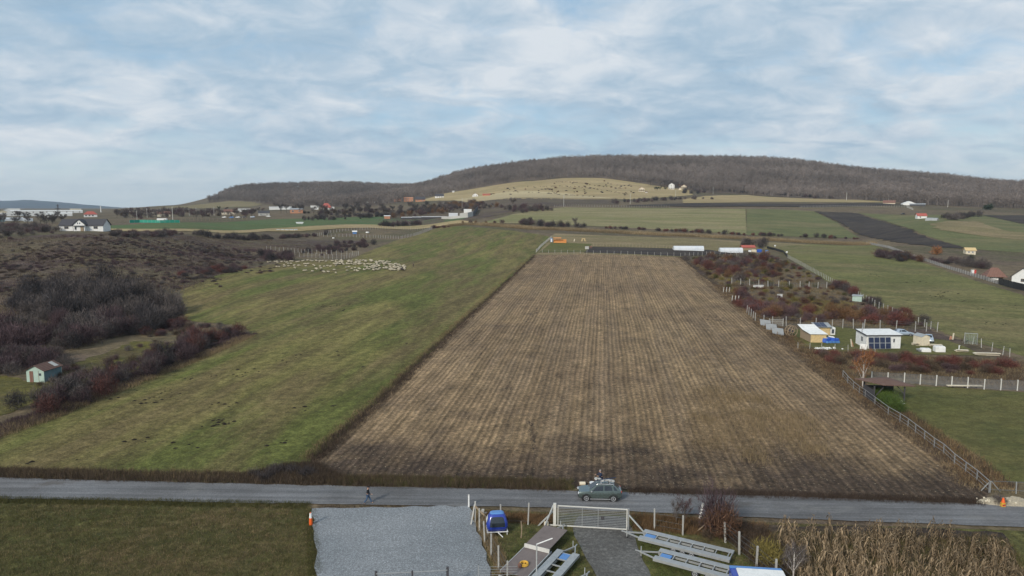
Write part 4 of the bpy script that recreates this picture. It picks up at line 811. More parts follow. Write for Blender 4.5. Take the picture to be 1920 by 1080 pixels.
def house(name, label, cat, u, v, w, d, hw, hr, rz=0., wall='white', roof='dark', wins=(), door=None, chimney=None, axis='x', over=.4, group=None, sink=.4, side=(), hip=False):
    """gabled building; u, v = pixel of the foot of its front wall; wins = (x, z, w, h) on the front"""
    p = pix(u, v); t = thing(name, label, cat, (p.x, p.y, p.z), rz, group)
    b = MB(); b.box((0, d / 2, (hw - sink) / 2), (w, d, hw + sink))
    if axis == 'x':
        if not hip:
            b.add([(-w/2, 0, hw), (-w/2, d, hw), (-w/2, d/2, hw + hr - .06), (-w/2 + .2, 0, hw), (-w/2 + .2, d, hw), (-w/2 + .2, d/2, hw + hr - .06)], [(0, 1, 2), (3, 5, 4), (0, 2, 5, 3), (1, 4, 5, 2)])
            b.add([(w/2, 0, hw), (w/2, d, hw), (w/2, d/2, hw + hr - .06), (w/2 - .2, 0, hw), (w/2 - .2, d, hw), (w/2 - .2, d/2, hw + hr - .06)], [(0, 2, 1), (3, 4, 5), (0, 3, 5, 2), (1, 2, 5, 4)])
    else:
        b.prism([(-w/2, hw + .002), (w/2, hw + .002), (0, hw + hr - .06)], 0, .2); b.prism([(-w/2, hw + .002), (w/2, hw + .002), (0, hw + hr - .06)], d - .2, d)
    b.build('wall', P_[wall], t)
    r = MB(); th = .14; e = over; s_ = hr / ((d if axis == 'x' else w) / 2)
    if axis == 'x':
        i = d * .45 if hip else 0
        for sg in (1, -1):
            y0 = d / 2 - sg * (d / 2 + e); zl = hw - e * s_
            a = [(-w/2 - e, y0, zl), (w/2 + e, y0, zl), (w/2 + e - i, d/2, hw + hr), (-w/2 - e + i, d/2, hw + hr)]
            r.add(a + [(x, y, z + th) for x, y, z in a], [(0, 1, 2, 3), (7, 6, 5, 4), (0, 4, 5, 1), (2, 6, 7, 3), (1, 5, 6, 2), (0, 3, 7, 4)])
        if hip:
            for sg in (1, -1): r.add([(sg*(w/2+e), -e, hw - e*s_ + .02), (sg*(w/2+e), d+e, hw - e*s_ + .02), (sg*(w/2+e-i), d/2, hw+hr+th)], [(0, 1, 2)])
    else:
        for sg in (1, -1):
            x0 = sg * (w / 2 + e); zl = hw - e * s_
            a = [(x0, -e, zl), (x0, d + e, zl), (0, d + e, hw + hr), (0, -e, hw + hr)]
            r.add(a + [(x, y, z + th) for x, y, z in a], [(0, 1, 2, 3), (7, 6, 5, 4), (0, 4, 5, 1), (2, 6, 7, 3), (1, 5, 6, 2), (0, 3, 7, 4)])
    ro = r.build('roof', P_[roof], t)
    if chimney: MB().box((chimney[0], chimney[1], hw + hr * .8), (.6, .6, 1.8)).build('chimney', P_['brick'], ro)
    for (x, z, ww, wh) in wins:
        f = MB(); k = .09
        f.box((x, -.03, z + wh/2 - k/2), (ww, .08, k)).box((x, -.03, z - wh/2 + k/2), (ww, .08, k)).box((x - ww/2 + k/2, -.03, z), (k, .08, wh - 2*k)).box((x + ww/2 - k/2, -.03, z), (k, .08, wh - 2*k)).box((x, -.03, z), (k*.7, .07, wh - 2*k))
        fo = f.build('window', P_['white'] if wall != 'white' else P_['wood'], t); MB().box((x, -.012, z), (ww - k, .02, wh - k)).build('pane', P_['pane'], fo)
    for (sg, y, z, ww, wh) in side: MB().box((sg * (w/2 + .012), y, z), (.03, ww, wh)).build('window', P_['pane'], t)
    if door: MB().box((door[0], -.03, door[2] / 2), (door[1], .07, door[2])).build('door', P_[door[3] if len(door) > 3 else 'wood'], t)
    return t
def face(u): return -math.atan((u - 960) / FPX)
# ------------------------------------------------------------------ houses and sheds
h1 = house('house', 'long white single storey house with dark roof and small front gable', 'house', 153, 433, 21, 9, 3.0, 3.0, R(8), 'white', 'dark', wins=[(-7.2, 1.7, 2.0, 1.3), (6.9, 1.7, 2.0, 1.3)], chimney=None, over=.5)
MB().box((-.2, -1.0, 1.5), (5.4, 2.0, 3.6)).prism([(-2.9, 3.3), (2.5, 3.3), (-.2, 5.7)], -2.0, -.1).build('porch', P_['white'], h1)
r_ = MB()
for sg in (-1, 1):
    a = [(-.2 + sg*3.3, -2.4, 3.05), (-.2 + sg*3.3, 3.0, 3.05), (-.2, 3.0, 5.95), (-.2, -2.4, 5.95)]; r_.add(a + [(x, y, z + .16) for x, y, z in a], [(0, 1, 2, 3), (7, 6, 5, 4), (0, 4, 5, 1), (2, 6, 7, 3), (1, 5, 6, 2), (0, 3, 7, 4)])
r_.build('porch_roof', P_['dark'], h1)
for x, z, a_, b_ in ((-1.9, 1.5, .9, 1.5), (-.8, 4.0, .45, .8), (.2, 4.0, .45, .8)): MB().box((x, -2.02, z), (a_, .05, b_)).build('window', P_['pane'], h1)
MB().box((1.2, -2.04, 1.15), (1.5, .08, 2.3)).build('door', P_['wood'], h1)
MB().box((-.2, -2.5, 2.75), (5.6, 1.0, .14)).box((-2.7, -2.9, 1.3), (.14, .14, 2.9)).box((2.4, -2.9, 1.3), (.14, .14, 2.9)).build('canopy', P_['dark'], h1)
# turquoise shed
sh = thing('garden_shed', 'small pale turquoise shed with a rusty brown roof and brown door', 'shed', spot(67, 717), R(-5))
b = MB(); b.prism([(-1.55, -.2), (1.55, -.2), (1.55, 2.0), (0, 2.75), (-1.55, 2.0)], 0, .12).box((-1.5, 2.0, .9), (.1, 3.76, 2.2)).box((0, 3.95, .9), (3.1, .1, 2.2)); b.prism([(-1.55, 2.0), (1.55, 2.0), (0, 2.75)], 3.9, 4.0); b.build('wall', P_['turq'], sh)
MB().box((1.5, 2.0, .9), (.1, 3.76, 2.2)).build('side_wall', P_['turqd'], sh, label='side wall with its shade painted in as dark blue green')  # shade on this wall is painted in by a darker copy of the boards
r_ = MB()
for sg in (-1, 1):
    a = [(sg*1.8, -.25, 1.9), (sg*1.8, 4.2, 1.9), (0, 4.2, 2.82), (0, -.25, 2.82)]; r_.add(a + [(x, y, z + .06) for x, y, z in a], [(0, 1, 2, 3), (7, 6, 5, 4), (0, 4, 5, 1), (2, 6, 7, 3), (1, 5, 6, 2), (0, 3, 7, 4)])
ro = r_.build('roof', P_['rust'], sh); MB().add([(.25, 2.6, 2.80), (1.5, 2.6, 2.16), (1.5, 3.5, 2.16), (.25, 3.5, 2.80)], [(0, 1, 2, 3)]).build('roof_patch', P_['conc'], ro, label='pale patch of newer roofing')
MB().box((-.65, -.03, .95), (.62, .06, 1.85)).build('door', P_['brownroof'], sh); MB().box((.85, -.02, 1.35), (.4, .05, .4)).build('window', P_['pane'], sh)
MB().box((.62, -.015, .9), (.05, .03, 2.1)).build('batten', P_['wood'], sh)
# white cabin with solar panels
def ground_frame(pl, pr): return math.atan2(pr.y - pl.y, pr.x - pl.x)
pl, pr = pix(1627, 656), pix(1684, 653); W_ = (pr - pl).xy.length
sc_ = thing('white_cabin', 'white flat roofed cabin with four dark solar panels across its front', 'cabin', ((pl.x + pr.x) / 2, (pl.y + pr.y) / 2, (pl.z + pr.z) / 2), R(2))
D_ = 5.2; sk = .7
def sheared(z): return [(-W_/2, 0, z), (W_/2, 0, z), (W_/2 + sk, D_, z), (-W_/2 + sk, D_, z)]
MB().add(sheared(-.3) + sheared(2.75), [(3, 2, 1, 0), (4, 5, 6, 7), (0, 1, 5, 4), (1, 2, 6, 5), (2, 3, 7, 6), (3, 0, 4, 7)]).build('wall', P_['white'], sc_)
a = [(-W_/2 - .2, -.3, 2.76), (W_/2 + .2, -.3, 2.76), (W_/2 + sk + .1, D_ + .1, 3.0), (-W_/2 + sk - .2, D_ + .1, 3.0)]
MB().add(a + [(x, y, z + .14) for x, y, z in a], [(3, 2, 1, 0), (0, 1, 5, 4), (1, 2, 6, 5), (2, 3, 7, 6), (3, 0, 4, 7), (4, 5, 6, 7)]).build('roof', P_['white'], sc_)
MB().bar((-W_/2 - .22, -.33, 2.8), (W_/2 + .2, -.33, 2.8), .06, .16).bar((-W_/2 - .25, -.3, 2.84), (-W_/2 + sk - .25, D_ + .1, 3.08), .1, .2).build('roof_trim', P_['dark'], sc_)
MB().tube([(-W_/2 - .1, 1.6, 3.0), (-W_/2 - .1, 1.6, 4.0)], .07).tube([(-W_/2 + sk + 1.0, 4.6, 3.0), (-W_/2 + sk + 1.0, 4.6, 4.5)], .07).build('flue', P_['galv'], sc_)
for k in range(4):
    x = -W_/2 + .75 + k * 1.13; f = MB().box((x, -.45, 1.32), (1.08, .06, 2.3), rx=R(-9)).box((x, -.49, 1.32), (1.06, .04, .04), rx=R(-9)).build('panel_frame', P_['steel'], sc_)
    for q in (-1, 1): MB().box((x, -.49 + q * -.0 - q * .09 * .0, 1.32 + q * .57), (.98, .02, 1.06), rx=R(-9)).build('solar_panel', P_['solar'], f).location = (0, -.005 - (.088 if q < 0 else -.088), 0)
MB().box((W_/2 - 1.35, -.02, 1.7), (.28, .05, .7)).build('window', P_['pane'], sc_)
for y in (1.8, 2.3): MB().box((-W_/2 + sk * y / D_ - .03, y, 1.7), (.05, .2, .9)).build('window', P_['pane'], sc_)
MB().box((0, -.75, .0), (W_ + 4, 1.0, .16)).build('deck', P_['conc'], sc_)
MB().box((-W_/2 - .8, -.5, .5), (1.2, .1, 1.3), rz=R(-30)).build('side_panel', P_['white'], sc_)
# yellow shed with white roof
ys = thing('wooden_shed', 'yellow board shed under a white sheet roof beside the corrugated sheets', 'shed', spot(1534, 643), R(-3))
MB().box((0, 2.6, .95), (3.1, .15, 2.1)).build('back_wall', P_['wood'], ys)
MB().box((0, 0, .9), (3.1, .12, 1.8)).build('front_wall', P_['yellow'], ys)
MB().add([(-1.55, 0, -.1), (-1.9, 5.0, -.1), (-1.9, 5.0, 2.7), (-1.55, 0, 1.8), (-1.45, 0, -.1), (-1.8, 5.0, -.1), (-1.8, 5.0, 2.7), (-1.45, 0, 1.8)], [(0, 1, 2, 3), (7, 6, 5, 4), (3, 2, 6, 7), (0, 3, 7, 4), (1, 5, 6, 2)]).build('side_wall', P_['wood'], ys)
MB().add([(1.55, 0, -.1), (1.0, 5.0, -.1), (1.0, 5.0, 2.7), (1.55, 0, 1.8)], [(0, 1, 2, 3)]).build('right_wall', P_['yellow'], ys)
a = [(-1.8, -.35, 1.85), (1.75, -.35, 1.85), (1.3, 3.0, 2.35), (-2.3, 2.6, 2.25)]; c = [(-2.5, 5.2, 2.95), (1.0, 5.2, 2.95)]
MB().add([a[0], a[1], a[2], a[3], c[0], c[1]] + [(x, y, z + .07) for x, y, z in (a[0], a[1], a[2], a[3], c[0], c[1])], [(0, 1, 2, 3), (3, 2, 5, 4), (9, 8, 7, 6), (10, 11, 8, 9), (0, 6, 7, 1), (1, 7, 8, 2), (2, 8, 11, 5), (5, 11, 10, 4), (4, 10, 9, 3), (3, 9, 6, 0)]).build('roof', P_['white'], ys)
ty = thing('yellow_hut', 'small yellow hut with two solar panels on its roof behind the white sheet roof', 'hut', spot(1546, 629), R(-3))
MB().box((0, 1, .9), (2.2, 2, 2.0)).build('wall', P_['yellow'], ty); MB().box((-.4, .9, 2.15), (3.6, 2.6, .1), rx=R(14)).build('roof', P_['galv'], ty)
for k in range(2): MB().box((-1.25 + k * 1.15, .9, 2.23), (1.05, 2.2, .05), rx=R(14)).build('solar_panel', P_['solar'], ty)
MB().box((1.8, .8, .8), (1.0, 1.2, 1.8)).build('porch', P_['white'], ty); MB().box((1.8, .17, .9), (.5, .05, .9)).build('window', P_['pane'], ty)
# small grey tool shed
ts = thing('tool_shed', 'small beige plastic tool shed in front of the silver car', 'shed', spot(1735, 649), R(8))
MB().prism([(-.9, 0), (.9, 0), (.9, 1.9), (0, 2.3), (-.9, 1.9)], 0, 2.4).build('wall', P_['cream'], ts)
MB().add([(-1.0, -.1, 1.88), (-1.0, 2.5, 1.88), (0, 2.5, 2.36), (0, -.1, 2.36)], [(0, 1, 2, 3)]).add([(1.0, -.1, 1.88), (1.0, 2.5, 1.88), (0, 2.5, 2.36), (0, -.1, 2.36)], [(0, 3, 2, 1)]).build('roof', P_['galv'], ts)
MB().box((0, -.03, .95), (1.2, .05, 1.8)).box((0, -.06, .95), (.03, .03, 1.8)).build('door', P_['cream'], ts)
# open shelter with rusty roof
pv = thing('open_shelter', 'open dark wooden shelter with a wide rusty brown roof on the fenced lawn', 'shelter', spot(1664, 757), R(-3))
for x, y in ((-2.0, 0), (2.2, -.2), (-2.0, 3.2), (2.2, 3.2)): MB().bar((x, y, -.2), (x, y, 2.6), .16).build('post', P_['dark'], pv)
a = [(-1.2, -1.0, 2.95), (3.6, -.6, 2.75), (1.8, 4.3, 2.85), (-3.4, 3.6, 2.75)]; c = (.2, 1.6, 3.35)
MB().add(a + [(x, y, z + .09) for x, y, z in a] + [c], [(3, 2, 1, 0), (0, 1, 5, 4), (1, 2, 6, 5), (2, 3, 7, 6), (3, 0, 4, 7), (4, 5, 8), (5, 6, 8), (6, 7, 8), (7, 4, 8)]).build('roof', P_['rust'], pv)
MB().bar((-2.0, 3.2, 1.0), (2.2, 3.2, 1.0), .08, 1.9).bar((-2.0, 0, 1.0), (-2.0, 3.2, 1.0), .08, 1.9).build('back_wall', P_['dark'], pv)
MB().bar((-2, 0, .9), (-.6, 0, 2.6), .1).bar((2.2, -.2, 1.5), (1.2, 0, 2.7), .1).build('brace', P_['dark'], pv); MB().box((.5, 1.4, .75), (2.2, .8, .08)).box((.5, 1.4, .35), (.3, .5, .7)).build('table', P_['wood'], pv)
t = thing('stone_slab', 'pale stone slabs on the ground at the foot of the shelter', 'slab', spot(1688, 758), .3); MB().box((0, 0, .1), (1.3, .6, .2)).box((.5, .2, .3), (.4, .4, .25), rz=.5).build('slab', P_['conc'], t, .03)
# thatched house and dark roofed house on the right edge
th = house('thatched_house', 'white walled house with a steep brown roof at the end of the slatted fence', 'house', 1867, 526, 4.6, 5, 2.2, 2.2, R(-20), 'wood', 'brownroof', hip=True, over=1.0, door=(-.9, 1.4, 1.8, 'white'))
MB().box((-.4, -.05, 1.1), (2.4, .06, 1.7)).build('white_panel', P_['white'], th)
house('dark_roofed_house', 'house with a dark blue roof and white gable cut by the right edge', 'house', 1917, 532, 7, 9, 2.4, 3.0, R(-62), 'white', 'dark', axis='y', wins=[(0, 1.2, 1.2, 1.1)])
t = thing('outhouse', 'tiny white and red outhouse beside the dark garden bed', 'outhouse', spot(1824, 514), R(-10)); MB().box((0, 0, .9), (1.1, 1.1, 1.9)).build('wall', P_['white'], t); MB().box((.55, -.58, .9), (.7, .06, 1.7)).build('door', P_['redp'], t); MB().box((0, 0, 1.9), (1.4, 1.4, .1), rx=R(5)).build('roof', P_['wood'], t)
house('yellow_cottage', 'small yellow cottage with orange roof beside the tip of the ploughed field', 'cottage', 1820, 477, 4.6, 4, 2.2, 1.2, R(-15), 'cream', 'yellow', wins=[(-.9, 1.2, .9, .9), (.9, 1.2, .9, .9)])
h2 = house('red_roofed_cottage', 'cottage with bright red roof at the left end of the silver tunnel', 'cottage', 1729, 410, 7.5, 6, 2.6, 2.0, R(-12), 'white', 'red', wins=[(-1.5, 1.4, 1, 1)])
def tunnel(name, label, u, v, L_, W2, hh, rz, mat='plastic', seg=9, group=None, ribs=True):
    p = pix(u, v); t = thing(name, label, 'greenhouse', (p.x, p.y, p.z), rz, group); prof_ = [(-W2/2 * math.cos(a) , hh * math.sin(a) ** .8) for a in np.linspace(0, math.pi, seg)]
    V = [(x, y, z) for x in (-L_/2, L_/2) for y, z in [(W2/2 + q[0], q[1]) for q in prof_]]; n = seg
    MB().add(V, [(i, i + 1, n + i + 1, n + i) for i in range(n - 1)] + [tuple(range(n)), tuple(range(2*n - 1, n - 1, -1))]).build('cover', P_[mat], t)
    if ribs:
        for x in np.linspace(-L_/2, L_/2, 6): 
            m_ = MB(); m_.tube([(x, W2/2 + q[0] * 1.02, q[1] * 1.02) for q in prof_], .04, 4); m_.build('hoop', P_['steel'], t)
    MB().box((L_/2 + .02, W2/2, .85), (.06, 1.0, 1.7)).build('door', P_['wood'], t)
    return t
tunnel('polytunnel', 'long white polytunnel at the right end of the dark garden soil', 1292, 470.5, 16, 4, 2.6, R(-2))
tunnel('polytunnel', 'white polytunnel right of the longer one, beside blue tarpaulins', 1372, 474, 12, 4, 2.6, R(-2))
tunnel('silver_tunnel', 'small silver tunnel beside the red roofed cottage', 1741, 414, 5, 4.5, 2.5, R(-50), 'galv', group=None)
tunnel('silver_tunnel', 'rightmost silver tunnel of the two near the red roofed cottage', 1752, 414, 3.6, 4.5, 2.3, R(-50), 'galv')
# things in the far garden
oc = thing('orange_cabin', 'orange wooden cabin frame at the far left corner of the stubble field', 'cabin', spot(1050, 456), R(-4))
MB().box((0, 2, 1.0), (7.2, .12, 2.0)).box((-3.6, 1, 1.0), (.12, 2.1, 2.0)).box((3.6, 1, .7), (.12, 2.1, 1.4)).build('wall', P_['orange'], oc)
MB().box((0, 0, .5), (7.3, .12, 1.1)).build('railing', P_['orange'], oc)
for k in range(9): MB().bar((-3.6 + k * .9, 0, 1.0), (-3.6 + k * .9, 0, 3.0 - (k > 4) * .7), .14).build('post', P_['orange'], oc)
MB().box((-1.6, 1.0, 3.05), (4.6, 2.6, .12), rx=R(6)).build('roof', P_['orange'], oc); MB().bar((.5, 0, 2.3), (3.7, 0, 2.3), .12).build('rail', P_['orange'], oc)
t = thing('blue_container', 'small pale blue toilet cabin left of the orange cabin', 'cabin', spot(1034, 454), 0); MB().box((0, .6, 1.1), (1.3, 1.3, 2.3)).build('wall', P_['lblue'], t, .05); MB().box((0, -.08, 1.0), (.8, .04, 1.9)).build('door', P_['white'], t)
t = thing('water_tank', 'pale square tank at the left end of the dark garden soil', 'tank', spot(1101, 468), .1); MB().box((0, .7, .9), (1.9, 1.4, 1.6)).build('tank', P_['conc'], t, .12); MB().cyl((0, .7, 1.75), .3, .2).build('lid', P_['dark'], t)
t = thing('yellow_trestle', 'pale yellow A shaped frame standing right of the orange cabin', 'frame', spot(1094, 453), 0)
for x in (-1, 1):
    MB().bar((x * 1.1 - .4, 0, 0), (x * .6, .3, 1.8), .22).bar((x * 1.1 + .5, 0, 0), (x * .6, .3, 1.8), .22).build('leg', P_['yellow'], t)
MB().bar((-1, .3, 1.75), (1, .3, 1.75), .5, .3).build('top', P_['yellow'], t)
t = thing('leaning_board', 'pale board leaning on the grass between the orange cabin and the yellow frame', 'board', spot(1077, 453), 0); MB().bar((-.3, 0, 0), (.2, .3, 1.5), .5, .15).build('board', P_['cream'], t); MB().bar((.5, .6, 0), (.15, .25, 1.3), .08).build('prop', P_['wood'], t)
t = thing('dog_house', 'brown kennel beside the pale tank in the far garden', 'kennel', spot(1108, 466), 0); MB().box((0, .4, .5), (1.2, 1, 1)).prism([(-.7, 1), (.7, 1), (0, 1.5)], -.1, 1).build('wall', P_['brownroof'], t); MB().box((0, -.12, .4), (.5, .03, .6)).build('opening', P_['black'], t)
for k, (u, v, lab) in enumerate(((1407, 472.5, 'round white vat between the second tunnel and the tarpaulins'), (1453, 467, 'white round lamp globe on a post at the top of the black net fence'), (1475, 480, 'white globe on a post at the lower end of the black net fence'))):
    t = thing('vat' if k == 0 else 'globe_lamp', lab, 'vat' if k == 0 else 'lamp', spot(u, v), 0)
    if k == 0: MB().cyl((0, .6, .5), .9, 1.0).build('tub', P_['white'], t); MB().cyl((0, .6, 1.02), .95, .08).build('rim', P_['lblue'], t)
    else:
        MB().tube([(0, 0, 0), (0, 0, 1.7)], .06).build('post', P_['conc'], t); me = bpy.data.meshes.new('globe'); bm = bmesh.new(); bmesh.ops.create_uvsphere(bm, u_segments=10, v_segments=8, radius=.5); bm.to_mesh(me); bm.free(); link('globe', me, P_['white'], t).location = (0, 0, 1.9)
t = thing('tarp_stack', 'stacked goods under cream and bright blue tarpaulins right of the second tunnel', 'stack', spot(1420, 474.5), 0)
MB().box((-1.6, .8, 1.0), (2.6, 1.6, 1.6)).build('cream_cover', P_['cream'], t, .25); MB().box((1.3, .8, 1.1), (2.6, 1.8, 1.8)).build('blue_cover', P_['tarpblue'], t, .3); MB().box((0, .6, .15), (6, 1.8, .3)).build('pallet', P_['wood'], t)
t = thing('blue_hut', 'pale blue narrow hut right of the tarpaulins', 'hut', spot(1438, 476.5), 0); MB().box((0, .5, 1.0), (1.3, 1, 2.2)).build('wall', P_['lblue'], t, .04); MB().box((0, -.04, .95), (.7, .05, 1.7)).build('door', P_['wood'], t)
house('brown_barn', 'low barn with a dull red roof behind the second tunnel', 'barn', 1404, 469, 7, 4, 1.6, 1.0, 0, 'wood', 'red')
# hillside houses
def chalet(label, u, v, w, wall, roof, levels=2):
    t = house('hillside_house', label, 'house', u, v, w, 7, 2.6 * levels, 3.0, face(u), wall, roof, wins=[(x * w, z * 2.6 + 1.5, 1.1, 1.3) for z in range(levels) for x in (-.3, 0, .3)], axis='y', over=.7)
    MB().box((0, -.8, 2.55), (w, 1.4, .14)).bar((-w/2, -1.5, 3.1), (w/2, -1.5, 3.1), .08, .9).build('balcony', P_['wood' if wall != 'white' else 'white'], t); return t
chalet('dark red wooden chalet standing at the right end of the dry hillside', 1203, 360, 9.5, 'cream', 'red')
chalet('white tiered house with white balconies on the hillside', 1259, 355, 9.5, 'white', 'dark', 3)
chalet('pink house with red roof right of the white hillside house', 1282, 355, 9, 'cream', 'red')
house('stone_cottage', 'small cream cottage with steep gable between the white and the pink hillside houses', 'cottage', 1275, 356.5, 4.5, 5, 2.0, 2.6, face(1275), 'cream', 'brownroof', axis='y')
house('hillside_wall_hut', 'low pale hut on the hillside left of the white house', 'hut', 1212, 361.5, 3, 3, 1.5, .8, face(1212), 'white', 'brownroof')
house('white_gabled_house', 'white gabled house on the ridge road left of the dry field', 'house', 891, 369, 9, 8, 3, 2.8, face(891), 'white', 'brownroof', axis='y', wins=[(-2, 1.6, 1.2, 1.2), (2, 1.6, 1.2, 1.2)])
house('red_barn', 'long low orange red building above the pale dry field', 'barn', 912, 368, 12, 6, 2.6, 1.4, face(912), 'brick', 'red')
house('dark_roofed_villa', 'white villa with broad dark roof above the brick houses', 'villa', 824, 371, 15, 9, 3.2, 3.6, face(824), 'white', 'dark', wins=[(-4, 1.7, 1.6, 1.3), (0, 1.7, 1.6, 1.3), (4, 1.7, 1.6, 1.3)])
house('tiny_white_hut', 'tiny white hut alone high on the slope above the dark roofed villa', 'hut', 850, 361, 4, 4, 2, 1.4, face(850), 'white', 'conc')
house('brick_house', 'orange brick house with a white gable, leftmost of the brick houses', 'house', 745, 378, 12, 9, 5, 3, face(745), 'brick', 'brownroof', wins=[(-3, 2, 1.3, 1.3), (3, 2, 1.3, 1.3)], axis='y')
house('brick_house', 'big unfinished orange brick house in the middle of the brick houses', 'house', 766, 378, 15, 10, 6, 1.2, face(766), 'brick', 'brick', wins=[(-5, 2, 1.4, 1.4), (0, 2, 1.4, 1.4), (5, 2, 1.4, 1.4), (-5, 4.6, 1.4, 1.4), (0, 4.6, 1.4, 1.4)])
house('brick_house', 'brick house with slate coloured roof, rightmost of the brick houses', 'house', 788, 378, 15, 10, 3.4, 4.2, face(788), 'brick', 'dark', wins=[(-4, 1.8, 1.4, 1.4), (4, 1.8, 1.4, 1.4)])
wv = house('white_villa', 'bright white long villa with two round roofed wings at the foot of the wooded hill', 'villa', 694, 381.5, 17, 9, 4.2, 1.5, face(694), 'white', 'white', wins=[(-6, 2, 1.2, 1.4), (-2, 2, 1.2, 1.4), (2, 2, 1.2, 1.4), (6, 2, 1.2, 1.4)])
MB().cyl((5.5, 4, 4.2), 4.0, 4.6, seg=14, r2=2.2).build('dome', P_['white'], wv)
rh = house('red_roofed_house', 'white house with a large bright red roof at the foot of the far hill', 'house', 612, 392.5, 13, 11, 3, 5.2, face(612), 'white', 'red', wins=[(-4, 1.6, 1.2, 1.2), (4, 1.6, 1.2, 1.2)], hip=True, over=.8)
MB().box((8.5, 2, 1.6), (4, 6, 3.6)).build('garage', P_['white'], rh)
house('white_bungalow', 'white bungalow left of the bright red roof', 'house', 590, 393, 10, 8, 3, 2.4, face(590), 'white', 'conc', wins=[(-3, 1.6, 1.2, 1.2), (2, 1.6, 1.2, 1.2)])
house('unfinished_house', 'unfinished brown house with grey roof left of the white bungalow', 'house', 556, 400, 14, 9, 4.4, 1.4, face(556), 'brick', 'galv', wins=[(-4, 2.4, 2.0, 2.0), (3, 2.4, 1.6, 1.6)])
house('white_hall', 'long low white hall behind the unfinished brown house', 'hall', 528, 393, 32, 10, 3.0, .8, face(528), 'white', 'white')
house('grey_house', 'grey walled house with dark roof behind the parked cars', 'house', 495, 404.5, 11, 8, 3.0, 2.2, face(495), 'conc', 'dark', wins=[(-3, 1.6, 1.2, 1.2), (3, 1.6, 1.2, 1.2)])
house('cream_house', 'cream house with brown hipped roof behind the parked cars', 'house', 428, 402, 15, 9, 2.8, 2.6, face(428), 'cream', 'brownroof', wins=[(-4, 1.6, 1.3, 1.3), (2, 1.6, 1.3, 1.3)], hip=True)
house('small_white_house', 'low white house right of the cream house with the hipped roof', 'house', 458, 397, 14, 8, 2.6, 1.2, face(458), 'white', 'conc')
house('beige_house', 'beige house half hidden behind the green netting on the left', 'house', 307, 406, 12, 8, 2.8, 2.2, face(307), 'cream', 'brownroof', wins=[(-3, 1.5, 1.1, 1.1)])
house('long_beige_barn', 'long low beige barn left of the tall pole by the green netting', 'barn', 293, 405, 9, 7, 2.6, 1.0, face(293), 'cream', 'cream')
house('red_roofed_bungalow', 'bungalow with red hipped roof directly behind the long white house', 'house', 170, 407, 12, 8, 3.0, 2.8, face(170), 'white', 'red', wins=[(-4, 1.6, 1.4, 1.2), (-1, 1.6, 1.4, 1.2), (2, 1.6, 1.4, 1.2)], hip=True)
house('long_white_hall', 'longest white industrial hall on the far left skyline', 'hall', 88, 400, 88, 14, 3.6, .8, face(88), 'white', 'white', over=.1, wins=[(x, 1.8, 1.6, 1.2) for x in range(-40, 41, 8)])
house('lower_white_hall', 'second white hall in front of the longest white hall', 'hall', 62, 405, 62, 12, 2.6, .8, face(62), 'white', 'conc', over=.1, wins=[(x, 1.4, 1.6, 1.0) for x in range(-26, 27, 7)])
house('right_white_hall', 'shorter white hall left of the red hipped roof', 'hall', 112, 405, 24, 10, 2.8, .8, face(112), 'white', 'white', over=.1, wins=[(x, 1.4, 1.6, 1.2) for x in range(-9, 10, 5)])
house('peach_block', 'pale peach flat building on the skyline above the white halls', 'building', 142, 397, 17, 9, 4.5, .6, face(142), 'cream', 'cream', over=.1, wins=[(x, 2.4, 1.6, 1.2) for x in (-6, -2, 2, 6)])
house('cream_villa', 'cream gabled villa at the far left edge', 'villa', 4, 404, 10, 8, 4.0, 2.4, face(4), 'cream', 'cream', axis='y', wins=[(-2, 2, 1.2, 1.2)])
house('white_gable_villa', 'white gabled villa next to the cream villa at the left edge', 'villa', 12, 401, 9, 9, 4.5, 2.8, face(12), 'white', 'conc', axis='y')
house('wide_white_villa', 'wide white villa with pale grey pitched roof left of the longest hall', 'villa', 26, 398, 18, 9, 3.4, 3.0, face(26), 'white', 'conc', wins=[(-5, 1.8, 1.4, 1.2), (4, 1.8, 1.4, 1.2)])
house('white_kiosk', 'small white box house in front of the white halls', 'hut', 93, 408, 4.2, 4, 2.8, .5, face(93), 'white', 'white'); house('tiny_white_kiosk', 'tiny white box right of the white box house', 'hut', 99, 411, 2.2, 2, 1.8, .3, face(99), 'white', 'white')
house('pale_greenhouse', 'long pale low greenhouse in front of the halls at the left edge', 'greenhouse', 22, 414, 15, 5, 1.6, .8, face(22), 'plastic', 'plastic', over=.05)
house('small_pale_greenhouse', 'short pale greenhouse left of the dark roofed white house', 'greenhouse', 53, 415, 6, 4, 1.4, .6, face(53), 'plastic', 'plastic', over=.05)
house('teal_shed', 'dark teal shed cut by the left edge', 'shed', 0, 416, 6, 5, 2.0, .6, face(0), 'turqd', 'dark')
# farm on the right
house('brown_farmhouse', 'farmhouse with a wide low brown roof near the right hand wood', 'farmhouse', 1667, 382, 14, 9, 1.2, 3.2, face(1667), 'cream', 'brownroof')
house('white_farm_hall', 'white barn with a low round gable near the right hand wood', 'barn', 1705, 385, 15, 12, 2.2, 3.0, face(1705) + .2, 'white', 'white', axis='y', over=.2)
house('grey_roof_barn', 'long open barn with grey sheet roof right of the white barn', 'barn', 1720, 386.5, 17, 9, 2.2, 1.0, face(1720), 'dark', 'galv')
